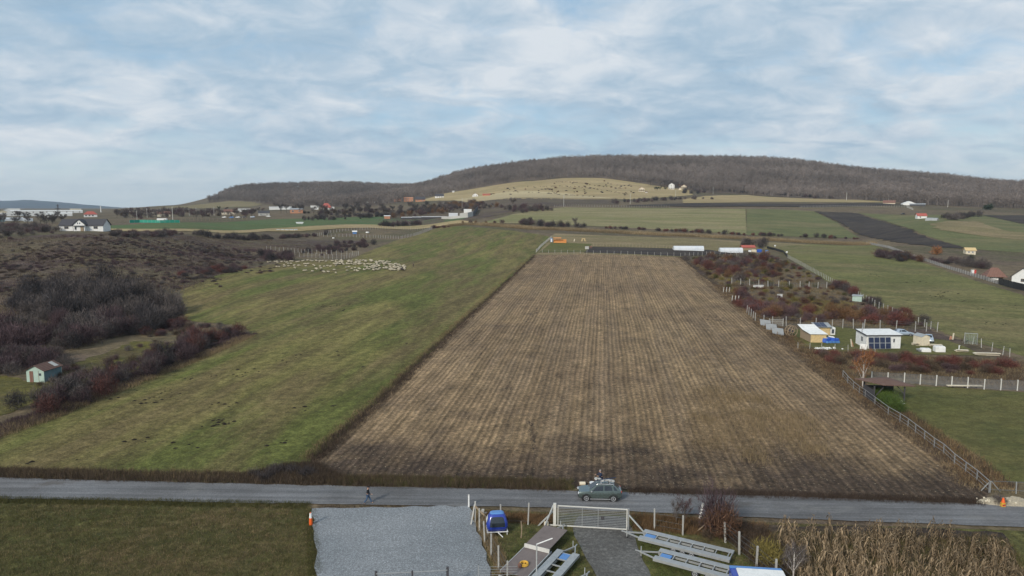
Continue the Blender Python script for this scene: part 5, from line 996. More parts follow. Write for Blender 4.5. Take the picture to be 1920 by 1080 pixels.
# walled yard
yd = thing('walled_yard', 'grey concrete panel wall of the yard in the middle distance', 'wall', (0, 0, 0))
def wallseg(pts, hgt, mat='conc', name='wall_panel', par=None, thick=.25):
    Q = [pix(*p) for p in pts]
    for a, b in zip(Q[:-1], Q[1:]):
        m_ = MB(); d = (b - a).xy.normalized(); n_ = Vector((-d.y, d.x, 0)) * thick / 2
        V = [a + n_, b + n_, b - n_, a - n_]; m_.add([(v.x, v.y, v.z - .3) for v in V] + [(v.x, v.y, v.z + hgt) for v in V], [(3, 2, 1, 0), (4, 5, 6, 7), (0, 1, 5, 4), (1, 2, 6, 5), (2, 3, 7, 6), (3, 0, 4, 7)]).build(name, P_[mat], par)
wallseg([(828, 410.8), (845, 411), (862, 409.5)], 2.6, par=yd); wallseg([(862, 409.5), (877, 408), (887, 406)], 4.8, par=yd); wallseg([(887, 406), (896, 394)], 4.6, 'dark', par=yd)
house('yard_office', 'white flat roofed office standing inside the grey walled yard', 'office', 877, 402, 8, 6, 5.0, .3, face(877), 'white', 'white', over=.1); house('yard_shed', 'low pale shed left inside the grey walled yard', 'shed', 850, 407, 9, 6, 3.4, .4, face(850), 'plastic', 'white', over=.1)
house('brick_container', 'small orange brick hut at the left end of the tarpaulin rows', 'hut', 726, 410.5, 6, 4, 3.0, .5, face(726), 'brick', 'white')
for k, (u0, u1, v_, lab) in enumerate(((752, 780, 411, 'leftmost grey sheeted stack in the row left of the grey wall'), (780, 805, 410.5, 'middle grey sheeted stack in the row left of the grey wall'), (803, 826, 410, 'rightmost grey sheeted stack in the row left of the grey wall'))):
    p0, p1 = pix(u0, v_), pix(u1, v_); L_ = (p1 - p0).length; t = thing('sheeted_stack', lab, 'stack', p0.lerp(p1, .5), face(u0), 'sheeted stacks left of the grey wall')
    MB().box((0, 1.6, .7), (L_, 3.2, 2.0)).build('stack', P_['dark'], t, .2); m_ = MB(); m_.box((0, 1.6, 2.0), (L_ * .96, 3.4, .7)).build('cover', P_['plastic'], t, .25)
house('white_trailer_hut', 'small white flat trailer hut on the vivid green strip', 'hut', 562, 420, 5.4, 2.4, 1.2, .3, face(562), 'white', 'white')
t = thing('white_sheeting', 'rows of white sheeting on the ground behind the dark hedge', 'sheeting', spot(537, 432), face(537))
for k in range(5): MB().box((-6 + k * 3.2, k * .4, .45), (2.6, 1.4, .9), rz=.1 * k).build('sheet', P_['plastic'], t, .15)
house('blue_beehive_hut', 'pale blue hut inside the posted plot', 'hut', 665, 438.5, 3.0, 2.4, 1.7, .6, face(665), 'lblue', 'white')
t = thing('white_tub', 'low white tub right of the pale blue hut in the posted plot', 'tub', spot(689, 436.5), 0); MB().cyl((0, 0, .4), 1.4, .9, r2=1.2).build('tub', P_['white'], t); MB().ring((0, 0, .86), 1.22, .08).build('rim', P_['conc'], t)
t = thing('white_crate', 'white crate lying on the bank below the posted plot', 'crate', spot(625, 447), 0); MB().box((0, 0, .3), (1.5, 1, .7)).build('crate', P_['white'], t, .08); MB().box((0, 0, .68), (1.2, .7, .06)).build('lid', P_['conc'], t)
# ------------------------------------------------------------------ fences, posts, poles
def fence(name, label, pts, spacing, hgt, w, mat='post', wires=(), group=None, cat='fence', wirer=.012, slats=None, tilt=.03, exact=False, wmat='wiredark', rail=None):
    Q = [pix(*p) for p in pts]; o0 = Q[0]; t = thing(name, label, cat, (o0.x, o0.y, o0.z), 0, group); L_ = []
    if exact: L_ = [Vector(q) for q in Q]
    else:
        for a, b in zip(Q[:-1], Q[1:]):
            n_ = max(1, round((b - a).xy.length / spacing))
            for k in range(n_): L_.append(a.lerp(b, k / n_))
        L_.append(Q[-1])
    if len(L_) > 100: L_ = [L_[int(i)] for i in np.linspace(0, len(L_) - 1, 100)]
    tops = []
    base = MB().box((0, 0, hgt / 2 - .15), (w, w, hgt + .3)).build('post', P_[mat], t, w * .12); first = True
    for q in L_:
        q = Vector((q.x, q.y, h(q.x, q.y))) - o0
        o = base if first else base.copy()
        if not first: COLL.objects.link(o); o.parent = t
        first = False; o.location = q; o.rotation_euler = (random.gauss(0, tilt), random.gauss(0, tilt), random.uniform(-.2, .2)); s_ = random.uniform(.93, 1.05); o.scale = (1, 1, s_); tops.append(q)
    if wires:
        m_ = MB()
        for z in wires:
            for a, b in zip(tops[:-1], tops[1:]): m_.bar(a + Vector((0, 0, z)), b + Vector((0, 0, z)), wirer * 2)
        m_.build('wire', P_[wmat], t)
    if rail:
        m_ = MB()
        for z, rw in rail:
            for a, b in zip(tops[:-1], tops[1:]): m_.bar(a + Vector((0, 0, z)), b + Vector((0, 0, z)), rw, rw)
        m_.build('rail', P_[wmat], t)
    if slats:
        sp_, sw, sh_, sm = slats; m_ = MB()
        for a, b in zip(tops[:-1], tops[1:]):
            n_ = max(1, int((b - a).length / sp_)); d = (b - a).normalized()
            for k in range(n_):
                c = a.lerp(b, (k + .5) / n_); m_.box((c.x, c.y, c.z + sh_ / 2 + .05), (sw, .03, sh_ * random.uniform(.95, 1.03)), rz=math.atan2(d.y, d.x))
        m_.build('slats', P_[sm], t)
    return t
fence('post_fence', 'row of pale posts along the far end of the stubble field', [(1005, 474.5), (1100, 476), (1190, 478.5), (1276, 481), (1340, 478), (1370, 478), (1436, 483)], 3.2, 1.9, .14, wires=(.6, 1.2, 1.7), wirer=.02)
fence('post_fence', 'row of close pale stakes behind the dark garden soil', [(1113, 462), (1180, 463), (1250, 466), (1330, 463)], 1.9, 1.9, .13, 'wood', wires=(1.0, 1.7), wirer=.02)
fence('post_fence', 'fence climbing from the field corner to the blue toilet cabin', [(1006, 473), (1014, 464), (1024, 455), (1034, 447)], 2.6, 1.7, .14, 'conc', slats=(.5, .06, 1.5, 'slat'))
fence('post_fence', 'front row of white posts behind the sheep', [(545, 480.5), (570, 482), (600, 484), (640, 487), (655, 483.5), (672, 479)], 3.1, 2.3, .13, wires=(.5, 1.2, 1.9), wirer=.02)
fence('post_fence', 'back row of white posts further behind the sheep', [(500, 469), (540, 472), (585, 476), (640, 478), (672, 479)], 3.1, 2.3, .16, wires=(1.0,), wirer=.02)
fence('post_fence', 'front and right side posts of the posted plot beyond the sheep', [(592, 443), (650, 444), (700, 446), (752, 448), (775, 443), (810, 430)], 2.9, 2.3, .18, wires=(1.0, 1.9), wirer=.025)
fence('post_fence', 'back row of posts of the posted plot beyond the sheep', [(592, 443), (620, 437), (680, 431), (740, 429), (810, 430)], 2.9, 2.3, .18)
fence('post_fence', 'long row of pale posts along the top of the pale green field', [(1040, 388), (1080, 387), (1180, 389), (1230, 388.5), (1255, 389)], 2.9, 2.3, .2)
fence('post_fence', 'long row of pale posts on the right of the thin dark ploughed strip', [(1500, 390), (1560, 388.5), (1620, 387.5), (1700, 389), (1712, 394)], 2.9, 2.4, .2, wires=(1.2,), wirer=.03)
fence('slat_fence', 'grey slatted fence along the far side of the right hand pasture', [(1625, 457), (1665, 465), (1720, 485), (1780, 505), (1850, 526), (1872, 533)], 2.6, 1.5, .12, 'conc', slats=(.3, .13, 1.3, 'slat'))
fence('black_fence', 'tall black panel fence in front of the dark roofed house', [(1872, 533), (1900, 541), (1960, 556)], 2.5, 2.3, .12, 'black', slats=(.5, .5, 2.2, 'black'))
fence('net_fence', 'black net fence curving behind the blue hut', [(1438, 466), (1452, 469), (1468, 474), (1477, 483)], 2.5, 1.5, .1, 'black', slats=(.5, .5, 1.3, 'black'))
fence('grey_post_fence', 'fence running down the left side of the right hand pasture', [(1477, 484), (1500, 497), (1540, 520), (1560, 531), (1600, 552), (1640, 575), (1700, 601), (1745, 617), (1757, 622)], 3.0, 1.8, .13, wires=(.5, 1.0, 1.6), wirer=.015)
fence('plot_fence', 'row of slim posts across the overgrown plot', [(1372, 533), (1440, 538), (1500, 540), (1550, 541)], 2.9, 2.2, .13, 'conc', slats=(.45, .05, 1.7, 'slat'))
fence('plot_fence', 'row of pale posts behind the yellow shed and the silver cars', [(1400, 588), (1416, 603), (1448, 611), (1500, 612), (1560, 616), (1620, 617), (1680, 619), (1716, 622), (1757, 622)], 2.7, 2.2, .14, wires=(.5, 1.0, 1.6, 2.0), wirer=.015)
fence('plot_fence', 'thin posts of the garden fence right of the grey tool shed', [(1808, 640), (1840, 652), (1880, 666), (1893, 670)], 3.0, 1.8, .09, 'conc', wires=(.5, 1.0, 1.6), wirer=.014)
fence('plot_fence', 'thin posts along the front of the garden below the yellow shed', [(1496, 655), (1540, 657), (1590, 660), (1640, 668)], 2.4, 1.5, .07, 'conc', wires=(.5, 1.0), wirer=.012)
fence('white_post_fence', 'fence with white posts and grey slats along the back of the mown lawn', [(1634, 715), (1664, 718), (1695, 719), (1725, 721), (1755, 723.5), (1784, 725.5), (1814, 727.5), (1845, 730), (1876, 731.5), (1907, 732.5), (1960, 736)], 3, 1.75, .15, 'pole', slats=(.16, .05, 1.5, 'slat'), exact=True, tilt=.005, rail=((1.6, .05), (.3, .05)))
fence('white_post_fence', 'fence with white posts between the stubble field and the mown lawn', [(1580, 709), (1589, 720), (1600, 731), (1611, 740), (1622, 747), (1640, 761), (1665, 780), (1687, 793), (1702, 803), (1716, 814), (1733, 827), (1751, 841), (1769, 853), (1789, 872), (1810, 888), (1831, 904), (1854, 925)], 3, 1.3, .10, 'slat', wires=(.4, .8), wirer=.012, exact=True, tilt=.01, rail=((1.3, .05),), wmat='galv')
g2 = fence('field_gate', 'low metal gate of the mown lawn at the right edge', [(1856, 924), (1905, 926), (1960, 929), (2010, 932)], 3, 1.35, .09, 'galv', exact=True, cat='gate', rail=((1.25, .05), (.35, .05)))
MB().bar((.1, 0, 1.2), (1.1, .1, .1), .07).bar((-.1, 0, 1.2), (-.7, .3, .1), .07).build('brace', P_['galv'], g2)
t = thing('net_goal', 'small green net frame standing at the end of the garden track', 'frame', spot(1820, 646), R(-20))
MB().tube([(-1.1, 0, 0), (-1.1, 0, 2.3), (1.1, 0, 2.3), (1.1, 0, 0)], .05).tube([(-1.1, 1.2, 0), (-1.1, 0, 2.3)], .03).tube([(1.1, 1.2, 0), (1.1, 0, 2.3)], .03).build('frame', P_['galv'], t)
m_ = MB()
for k in range(9): m_.bar((-1.1 + k * .275, 0, .1), (-1.1 + k * .275, 0, 2.2), .02).bar((-1.1, 0, .2 + k * .25), (1.1, 0, .2 + k * .25), .02)
m_.build('net', P_['turq'], t)
for u, v, v0, lab, ww in ((1057, 387.5, 366, 'pale concrete utility pole above the left part of the pale green field', .42), (1181.5, 383, 363, 'utility pole at the left end of the thin ploughed strip', .4), (1266.5, 373, 357, 'utility pole just below the white tiered hillside house', .4), (1337, 364, 351, 'short utility pole right of the hillside houses', .4),
        (1467, 366, 354, 'pale utility pole against the woods above the tan field', .45), (1587, 375.5, 361, 'pale utility pole standing left of the brown farmhouse', .5), (1777, 388.5, 375, 'pale utility pole right of the grey roofed barn', .45), (1665.5, 379, 365, 'thin dark pole with crossbar behind the brown farmhouse', .25), (866.5, 392, 371, 'tall thin mast behind the grey walled yard', .3),
        (257, 412, 395, 'pale pole at the left part of the green netting', .35), (276, 408, 391, 'grey pole behind the green netting, second from its left', .35), (324, 412, 388, 'tallest pale pole at the right end of the green netting', .5), (368, 406, 390, 'grey pole between the green netting and the parked cars', .3), (401.5, 404, 388, 'pale pole left of the cream house with the hipped roof', .35), (355, 405, 392, 'short thin pole right of the tallest pale pole', .2)):
    p = pix(u, v); hh = (v - v0) / ppm(p) * 1.01; t = thing('utility_pole', lab, 'pole', p, 0); MB().tube([(0, 0, -.5), (0, 0, hh)], (ww * .5, ww * .32), 7).build('pole', P_['pole'], t)
    MB().bar((-.9, 0, hh - .5), (.9, 0, hh - .5), .14).build('crossarm', P_['galv'], t)
p = pix(110, 411); t = thing('lattice_pylon', 'dark lattice pylon rising above the white halls', 'pylon', p, 0); m_ = MB(); hh = 13
for sx in (-1, 1):
    for sy in (-1, 1): m_.bar((sx * 1.0, sy * 1.0, 0), (sx * .25, sy * .25, hh), .16)
for k in range(6):
    z = k * 2; r0 = 1.0 - .75 * z / hh; r1 = 1.0 - .75 * (z + 2) / hh; m_.bar((-r0, -r0, z), (r1, -r1, z + 2), .1).bar((r0, -r0, z), (-r1, -r1, z + 2), .1)
m_.build('tower', P_['dark'], t)
for z in (9.5, 11.8): MB().bar((-2.4 if z < 10 else -1.4, 0, z), (2.4 if z < 10 else 1.4, 0, z), .25).build('crossarm', P_['dark'], t)
p = pix(189.5, 398); t = thing('white_tower', 'thin white tower on the far left skyline', 'tower', p, 0); MB().tube([(0, 0, 0), (0, 0, 9)], (.7, .5), 8).build('shaft', P_['white'], t); MB().cyl((0, 0, 8.6), .9, 1.0).build('head', P_['white'], t)
# green netting
gn = fence('green_netting', 'long bright green netting fence at the edge of the vivid green strip', [(243, 418), (262, 417.6), (300, 418), (337, 418)], 3.0, 2.2, .1, 'conc', slats=(.5, .52, 2.0, 'green'))
fence('stake_row', 'row of thin stakes right of the green netting', [(340, 414), (400, 413.5), (470, 412)], 4.5, 2.0, .16, 'wood')
# ------------------------------------------------------------------ cars
def wheel(parent, x, y, r=.34, w_=.22):
    o = MB().cyl((0, 0, 0), r, w_, 'Y', 20).build('wheel', P_['tyre'], parent, .02); o.location = (x, y, r)
    m_ = MB(); s_ = -1 if y < 0 else 1; m_.ring((0, s_ * w_ * .5, 0), r * .58, .03, 'Y', 16, 5); m_.cyl((0, s_ * w_ * .5, 0), r * .17, .04, 'Y', 10)
    for k in range(5):
        a = k * 2 * math.pi / 5; m_.bar((0, s_ * (w_ * .5 + .005), 0), (math.cos(a) * r * .58, s_ * (w_ * .5 + .005), math.sin(a) * r * .58), .07, .03)
    m_.build('rim', P_['rim'], o); return o
def loft(st, close=True):
    V = [p for s_ in st for p in s_]; n = len(st[0]); F = [(i*n+j, i*n+(j+1) % n, (i+1)*n+(j+1) % n, (i+1)*n+j) for i in range(len(st)-1) for j in range(n)]
    return V, F + [tuple(range(n-1, -1, -1)), tuple(range((len(st)-1)*n, len(st)*n))]
def car(name, label, u, v, rz, paint_, kind='sedan', small=False, group=None, scale=1.):
    p = pix(u, v); t = thing(name, label, 'car', (p.x, p.y, p.z), rz, group); t.scale = (scale,) * 3
    # nose towards -x ; (x, bottom, belt, halfwidth)
    if kind == 'suv': B = [(-2.15, .42, .74, .66), (-2.08, .34, .90, .80), (-1.7, .30, 1.00, .88), (-1.05, .30, 1.06, .90), (-.4, .28, 1.08, .91), (.5, .28, 1.10, .91), (1.3, .28, 1.13, .91), (1.95, .34, 1.12, .87), (2.12, .42, 1.05, .80)]; C_ = [(-1.08, 1.04, .80, 1.06, .78), (-.35, 1.06, .82, 1.60, .64), (.4, 1.08, .82, 1.68, .66), (1.35, 1.1, .82, 1.64, .64), (1.98, 1.1, .78, 1.14, .74)]; wx = (-1.36, 1.30); wr = .36
    else: B = [(-2.2, .38, .58, .62), (-2.1, .25, .70, .78), (-1.6, .22, .80, .85), (-.9, .2, .90, .87), (.6, .2, .92, .87), (1.4, .2, .95, .86), (2.0, .25, .92, .80), (2.2, .4, .80, .70)]; C_ = [(-.95, .88, .76, .9, .74), (-.25, .9, .76, 1.36, .58), (.5, .9, .76, 1.42, .6), (1.1, .92, .74, 1.32, .56), (1.75, .93, .7, .96, .66)]; wx = (-1.35, 1.32); wr = .31
    st = [[(x, -w_ * .86, zb), (x, -w_, zb + .15), (x, -w_, zb + (zt - zb) * .7), (x, -w_ * .9, zt), (x, w_ * .9, zt), (x, w_, zb + (zt - zb) * .7), (x, w_, zb + .15), (x, w_ * .86, zb)] for x, zb, zt, w_ in B]
    V, F = loft(st); V2, F2 = loft([[(x, -w_, z0), (x, -w2, z1 - .02), (x, -w2 * .85, z1 + .03), (x, w2 * .85, z1 + .03), (x, w2, z1 - .02), (x, w_, z0)] for x, z0, w_, z1, w2 in C_])
    bo = MB().add(V, F).add(V2, F2).build('body', P_[paint_], t, smooth=False)
    for pl_ in bo.data.polygons: pl_.use_smooth = True
    try: bo.data.set_sharp_from_angle(angle=R(38))
    except Exception: pass
    if small: 
        for x in wx:
            for y in (-.8, .8): wheel(t, x, y, wr) if not small == 2 else None
    G_ = lambda n_, *q: MB().quad(*q).build(n_, P_['glass'], t)
    for sg in (-1, 1):
        (x0, z0, a0, t0, b0), (x1, z1, a1, t1, b1), (x2, z2, a2, t2, b2), (x3, z3, a3, t3, b3), (x4, z4, a4, t4, b4) = C_; e = .012
        def sp_(x, f):   # side surface point
            for c0, c1 in zip(C_[:-1], C_[1:]):
                if c0[0] <= x <= c1[0]:
                    k = (x - c0[0]) / (c1[0] - c0[0]); l_ = [c0[i] + (c1[i] - c0[i]) * k for i in range(5)]; return (x, sg * (l_[2] + (l_[4] - l_[2]) * f + e), l_[1] + (l_[3] - l_[1]) * f)
        G_('side_window', sp_(x0 + .28, .10), sp_(x1 + .02, .88), sp_(x2 - .1, .88), sp_(x2 - .1, .10)); G_('side_window', sp_(x2 + .02, .10), sp_(x2 + .02, .88), sp_(x3 - .25, .88), sp_(x3 - .15, .10))
        if kind == 'suv': G_('side_window', sp_(x3 + .02, .15), sp_(x3 - .05, .85), sp_(x3 + .12, .82), sp_(x3 + .36, .18))
    e = .015; c0, c1, c3, c4 = C_[0], C_[1], C_[3], C_[4]
    lp = lambda c, d, f: [c[i] + (d[i] - c[i]) * f for i in range(5)]
    def scr(n_, a, b):
        G_(n_, *[(q[0], s_ * q[4] * .80, q[3] + .05) for q, s_ in ((a, -1), (a, 1), (b, 1), (b, -1))])
    scr('windscreen', lp(c0, c1, .1), lp(c0, c1, .95)); scr('rear_window', lp(c3, c4, .12), lp(c3, c4, .8))
    if not small:
        for x in wx:
            for y in (-.80, .80): wheel(t, x, y, wr)
    for y in (-.6, .6):
        MB().box((B[0][0] + .03, y, B[1][2] - .1), (.12, .34, .15)).build('headlight', P_['plastic'], t, .03); MB().box((B[-1][0] - .03, y * 1.1, B[-1][2] - .12), (.1, .2, .3)).build('tail_light', P_['redp'], t, .02)
    return t
suv = car('parked_car', 'grey green off road car with silver roof rails parked on the gravel road', 1124, 934.5, R(-3), 'suv', 'suv')
for y in (-.6, .6):
    r_ = MB().tube([(-.35, y, 1.66), (-.25, y, 1.75), (1.25, y, 1.73), (1.35, y, 1.66)], .035).build('roof_rail', P_['rim'], suv)
MB().box((.1, 0, 1.80), (.1, 1.3, .05)).box((.95, 0, 1.80), (.1, 1.3, .05)).build('roof_bar', P_['rim'], suv)
for y in (-.95, .95): MB().box((-.85, y, 1.08), (.16, .16, .12)).build('mirror', P_['rim'], suv, .03)
MB().box((-.0, -.93, .33), (2.0, .05, .07)).build('side_step', P_['rim'], suv)
for sg in (-1, 1):
    for x in (-1.36, 1.30): MB().ring((x, sg * .905, .38), .42, .045, 'Y', 22, 6).build('wheel_arch', P_['black'], suv)
MB().box((-2.14, 0, .52), (.1, 1.3, .24)).build('bumper', P_['black'], suv, .03)
t = thing('roof_load', 'crumpled white and grey bundle lying on the roof of the grey green car', 'bundle', suv.location + Vector((.55, .1, 1.86)), R(-3))
m_ = MB()
for k in range(6): m_.box((-.9 + k * .33, random.uniform(-.3, .3), .04 + random.uniform(0, .05)), (.34, .5, .08), rz=random.uniform(-.6, .6), ry=random.uniform(-.3, .3))
m_.build('bundle', P_['conc'], t, .04); MB().bar((-1.0, -.45, .12), (1.1, .35, .16), .06).build('strap', P_['navy'], t)
car('silver_car', 'silver car parked sideways behind the white cabin with solar panels', 1691, 629, R(178), 'silver', 'sedan')
car('silver_car', 'silver car parked nose on behind the beige tool shed', 1741, 640, R(62), 'silver', 'sedan')
for u, v, c, lab, rz in ((420, 408.5, 'white', 'white car, leftmost of the parked cars left of the grey house', 0), (434, 408.8, 'lblue', 'pale blue car, second of the parked cars from the left', .2), (446, 408.5, 'white', 'white car in the middle of the parked cars', 0), (458, 408, 'dark', 'dark car, fourth of the parked cars from the left', 0), (474, 408, 'silver', 'silver car at the right end of the parked cars', .1), (503, 407, 'white', 'white car below the grey house', .1), (1693, 402, 'black', 'black car on the green field left of the red roofed cottage', .1)):
    car('distant_car', lab, u, v, rz, c, 'sedan', small=1)
t = house('white_van', 'white van standing behind the green netting', 'van', 303, 416.5, 7, 2.4, 2.4, .2, 0, 'white', 'white', over=.02, wins=[(2.4, 1.7, 1.2, .7)])
for x in (-2.2, 2.2): MB().cyl((x, -.05, .1), .4, .3, 'Y', 12).build('wheel', P_['tyre'], t)
# ------------------------------------------------------------------ people
def skinmesh(name, joints, edges, sub=1):
    """one continuous limbed surface grown over a skeleton"""
    me = bpy.data.meshes.new(name); me.from_pydata([j[:3] for j in joints], edges, []); o = bpy.data.objects.new(name, me); COLL.objects.link(o)
    o.modifiers.new('s', 'SKIN'); o.modifiers.new('u', 'SUBSURF').levels = sub
    sv = me.skin_vertices[0].data
    for i, j in enumerate(joints):
        r = j[3]; sv[i].radius = (r, r) if not isinstance(r, tuple) else r; sv[i].use_root = (i == 0)
    bpy.context.view_layer.update(); dg = bpy.context.evaluated_depsgraph_get(); m2 = bpy.data.meshes.new_from_object(o.evaluated_get(dg))
    bpy.data.objects.remove(o); bpy.data.meshes.remove(me); m2.name = name
    for p in m2.polygons: p.use_smooth = True
    return m2
def person(label, loc, rz, top='blackc', legs='jean', hairm='hair', cap=None, stride=.32, arms=((.22, .30, 1.02), (-.22, -.05, .86)), lean=0.):
    """faces +x"""
    t = thing('person', label, 'person', loc, rz)
    S_ = stride; J = [(0, 0, .95, .125), (0.01, 0, 1.15, .125), (.02 + lean, 0, 1.38, .13), (.03 + lean, 0, 1.50, .055), (.05 + lean, 0, 1.62, .095), (.06 + lean, 0, 1.71, .085),
         (0, .10, .90, .09), (S_ * .45, .11, .50, .065), (S_, .11, .10, .045), (S_ + .17, .12, .05, .035), (0, -.10, .90, .09), (-S_ * .25, -.11, .50, .065), (-S_ * 1.05, -.11, .12, .045), (-S_ * .9 + .05, -.12, .05, .035)]
    E_ = [(0, 1), (1, 2), (2, 3), (3, 4), (4, 5), (0, 6), (6, 7), (7, 8), (8, 9), (0, 10), (10, 11), (11, 12), (12, 13)]
    AR = []
    for k, (y, dx, z) in enumerate(arms):
        sg = 1 if y > 0 else -1; b = len(J); J += [(.02 + lean, sg * .17, 1.41, .06), (.02 + lean + dx * .2, sg * .23, 1.16, .045), (dx + lean, sg * .2, z, .032), (dx + lean + .09, sg * .19, z + .01, .026)]
        E_ += [(2, b), (b, b + 1), (b + 1, b + 2), (b + 2, b + 3)]; AR.append((b, sg))
    me = skinmesh('body', J, E_); bm = bmesh.new(); bm.from_mesh(me)
    bm.to_mesh(me); bm.free(); V = [v.co[:] for v in me.vertices]; F = [tuple(p.vertices) for p in me.polygons]; m_ = MB().add(V, F)
    for b, sg in AR:      # five fingers of different lengths, gently bent, thumb from the side
        hx, hy, hz = J[b + 3][:3]
        for q, L_ in enumerate((.07, .08, .078, .06)): m_.tube([(hx, hy - .03 + q * .02, hz), (hx + L_ * .6, hy - .03 + q * .02, hz - .01), (hx + L_, hy - .03 + q * .02, hz - .04)], .009, 5)
        m_.tube([(hx - .05, hy - sg * .03, hz), (hx - .01, hy - sg * .06, hz - .01), (hx + .025, hy - sg * .065, hz - .02)], .011, 5)
    hx, hz = .06 + lean, 1.655
    m_.tube([(hx + .085, 0, hz + .01), (hx + .115, 0, hz - .02)], (.010, .016), 5)
    for sg in (-1, 1): m_.ring((hx - .01, sg * .092, hz), .022, .009, 'Y', 8, 4)
    m_.build('body', P_['skin'], t, smooth=True)
    for sg in (-1, 1): MB().cyl((hx + .088, sg * .033, hz + .012), .010, .012, 'X', 8).build('eye', P_['black'], t)
    MB().box((hx + .088, 0, hz - .05), (.012, .045, .010)).build('mouth', P_['redp'], t)
    jk = [(J[i][0], J[i][1], J[i][2], J[i][3] + .03) for i in (0, 1, 2)]; jk[0] = (0, 0, .86, .16); je = [(0, 1), (1, 2)]; jk.append((.025 + lean, 0, 1.49, .075)); je.append((2, 3))
    for b, sg in AR: n_ = len(jk); jk += [J[b][:3] + (.08,), J[b + 1][:3] + (.062,), J[b + 2][:3] + (.048,)]; je += [(2, n_), (n_, n_ + 1), (n_ + 1, n_ + 2)]
    link('jacket', skinmesh('jacket', jk, je), P_[top], t)
    tj = [(0, 0, .93, .14)] + [J[i][:3] + (J[i][3] + .018,) for i in (6, 7, 8, 10, 11, 12)]
    link('trousers', skinmesh('trousers', tj, [(0, 1), (1, 2), (2, 3), (0, 4), (4, 5), (5, 6)]), P_[legs], t)
    for k in (8, 12):
        x, y, z = J[k][:3]; f = J[k + 1]; MB().tube([(x - .05, y, .05), (f[0] + .06, f[1], .045)], (.055, .045), 8).build('shoe', P_['black'], t)
    if cap: m_ = MB().cyl((hx - .01, 0, hz + .085), .105, .09, 'Z', 14, .08); m_.box((hx + .13, 0, hz + .05), (.12, .15, .015)); m_.build('cap', P_[cap], t, smooth=False)
    else: m_ = MB().cyl((hx - .025, 0, hz + .06), .100, .10, 'Z', 14, .05); m_.box((hx - .07, 0, hz + .0), (.05, .15, .12)); m_.build('hair', P_[hairm], t, .01)
    return t
p = pix(690, 945); person('person in a black jacket, jeans and dark cap walking right along the gravel road', (p.x, p.y, h(p.x, p.y) + .03), R(-2), cap='blackc', stride=.36, arms=((.22, .12, .92), (-.22, .36, 1.06)))
p = pix(1127, 913); person('person with grey hair and navy jacket standing behind the roof of the grey green car', (p.x, p.y, p.z + .12), R(200), 'navy', 'navy', stride=.05, arms=((.22, .35, 1.2), (-.22, .4, 1.25)), lean=.10)
p = pix(775, 500.5); person('person in dark clothes standing on the grass ahead of the sheep', (p.x, p.y, p.z), R(190), 'blackc', 'blackc', cap='blackc', stride=.08, arms=((.22, .02, .86), (-.22, .3, 1.0)))
# ------------------------------------------------------------------ sheep
def sheep_mesh(k, graze):
    W = []; bm = bmesh.new()
    def ball(c, r, sc, mi, sub=2, jit=.06, rot=None):
        g = bmesh.ops.create_icosphere(bm, subdivisions=sub, radius=r); fs = set()
        for v in g['verts']:
            v.co = Vector((v.co.x * sc[0], v.co.y * sc[1], v.co.z * sc[2])) * (1 + random.uniform(-jit, jit))
            if rot: v.co = Matrix.Rotation(rot, 3, 'Y') @ v.co
            v.co += Vector(c); fs.update(v.link_faces)
        for f in fs: f.material_index = mi; f.smooth = True
    ball((0, 0, .62), .30, (1.75, .95, .92), 0); ball((.34, 0, .68), .22, (1.0, .95, 1.05), 0); ball((-.38, 0, .62), .24, (.9, .95, 1.0), 0)
    hz, hx = (.28, .74) if graze else (.92, .70)
    ball(((.48 + hx) / 2, 0, (.72 + hz) / 2), .13, (1.3, .8, 1.0), 0, 1, .05, .6 if graze else -.7); ball((hx, 0, hz), .10, (1.5, .75, .85), 1, 1, .02, .7 if graze else .2)
    for s_ in (-1, 1): ball((hx - .10, s_ * .10, hz + .04), .045, (.8, 1.5, .5), 1, 1, 0)
    ball((-.60, 0, .55), .06, (.6, .6, 1.8), 0, 1)
    for x, y in ((.36, .14), (.36, -.14), (-.40, .14), (-.40, -.14)):
        s0 = random.uniform(-.06, .06); kx = .02 if x > 0 else -.05
        for (a, b, r0, r1) in (((x, y, .48), (x + kx, y, .26), .06, .038), ((x + kx, y, .27), (x + s0, y, 0), .036, .03)):
            V, F = limb(a, b, r0, r1, 6); vs = [bm.verts.new(v) for v in V]
            for f in F: q = bm.faces.new([vs[i] for i in f]); q.material_index = 1
    me = bpy.data.meshes.new('sheep'); bm.to_mesh(me); bm.free(); me.materials.append(P_['fleeced' if k == 9 else 'wool']); me.materials.append(P_['fleeced']); return me
SM = [sheep_mesh(k, k % 3 != 0) for k in range(5)] + [sheep_mesh(9, True)]
pts = [(120, 130), (150, 130), (215, 130), (262, 122), (335, 140), (345, 150), (385, 120), (445, 178), (468, 178), (550, 187), (592, 155), (602, 162), (655, 175), (680, 190), (690, 197), (740, 195), (830, 208), (812, 170), (965, 178), (1055, 178), (1080, 172), (1092, 186), (1020, 155), (1060, 145), (1105, 150), (1118, 160), (650, 150), (690, 128), (730, 120), (765, 130), (830, 120), (955, 140), (990, 135), (575, 120), (470, 125), (560, 110), (640, 128), (1410, 150), (1440, 150), (1410, 115), (15, 75), (45, 70), (100, 68), (122, 66), (130, 78), (180, 72), (215, 68), (240, 80), (262, 95), (292, 95), (285, 66), (308, 66), (360, 75), (380, 72), (430, 62), (445, 55), (490, 55), (525, 55), (545, 65), (590, 55), (600, 62), (455, 98), (480, 100), (500, 98), (330, 118), (210, 112), (640, 62), (672, 60), (712, 66), (632, 78)]
def cl(n_, x0, x1, y0, y1): return [(random.uniform(x0, x1), random.uniform(y0, y1)) for _ in range(n_)]
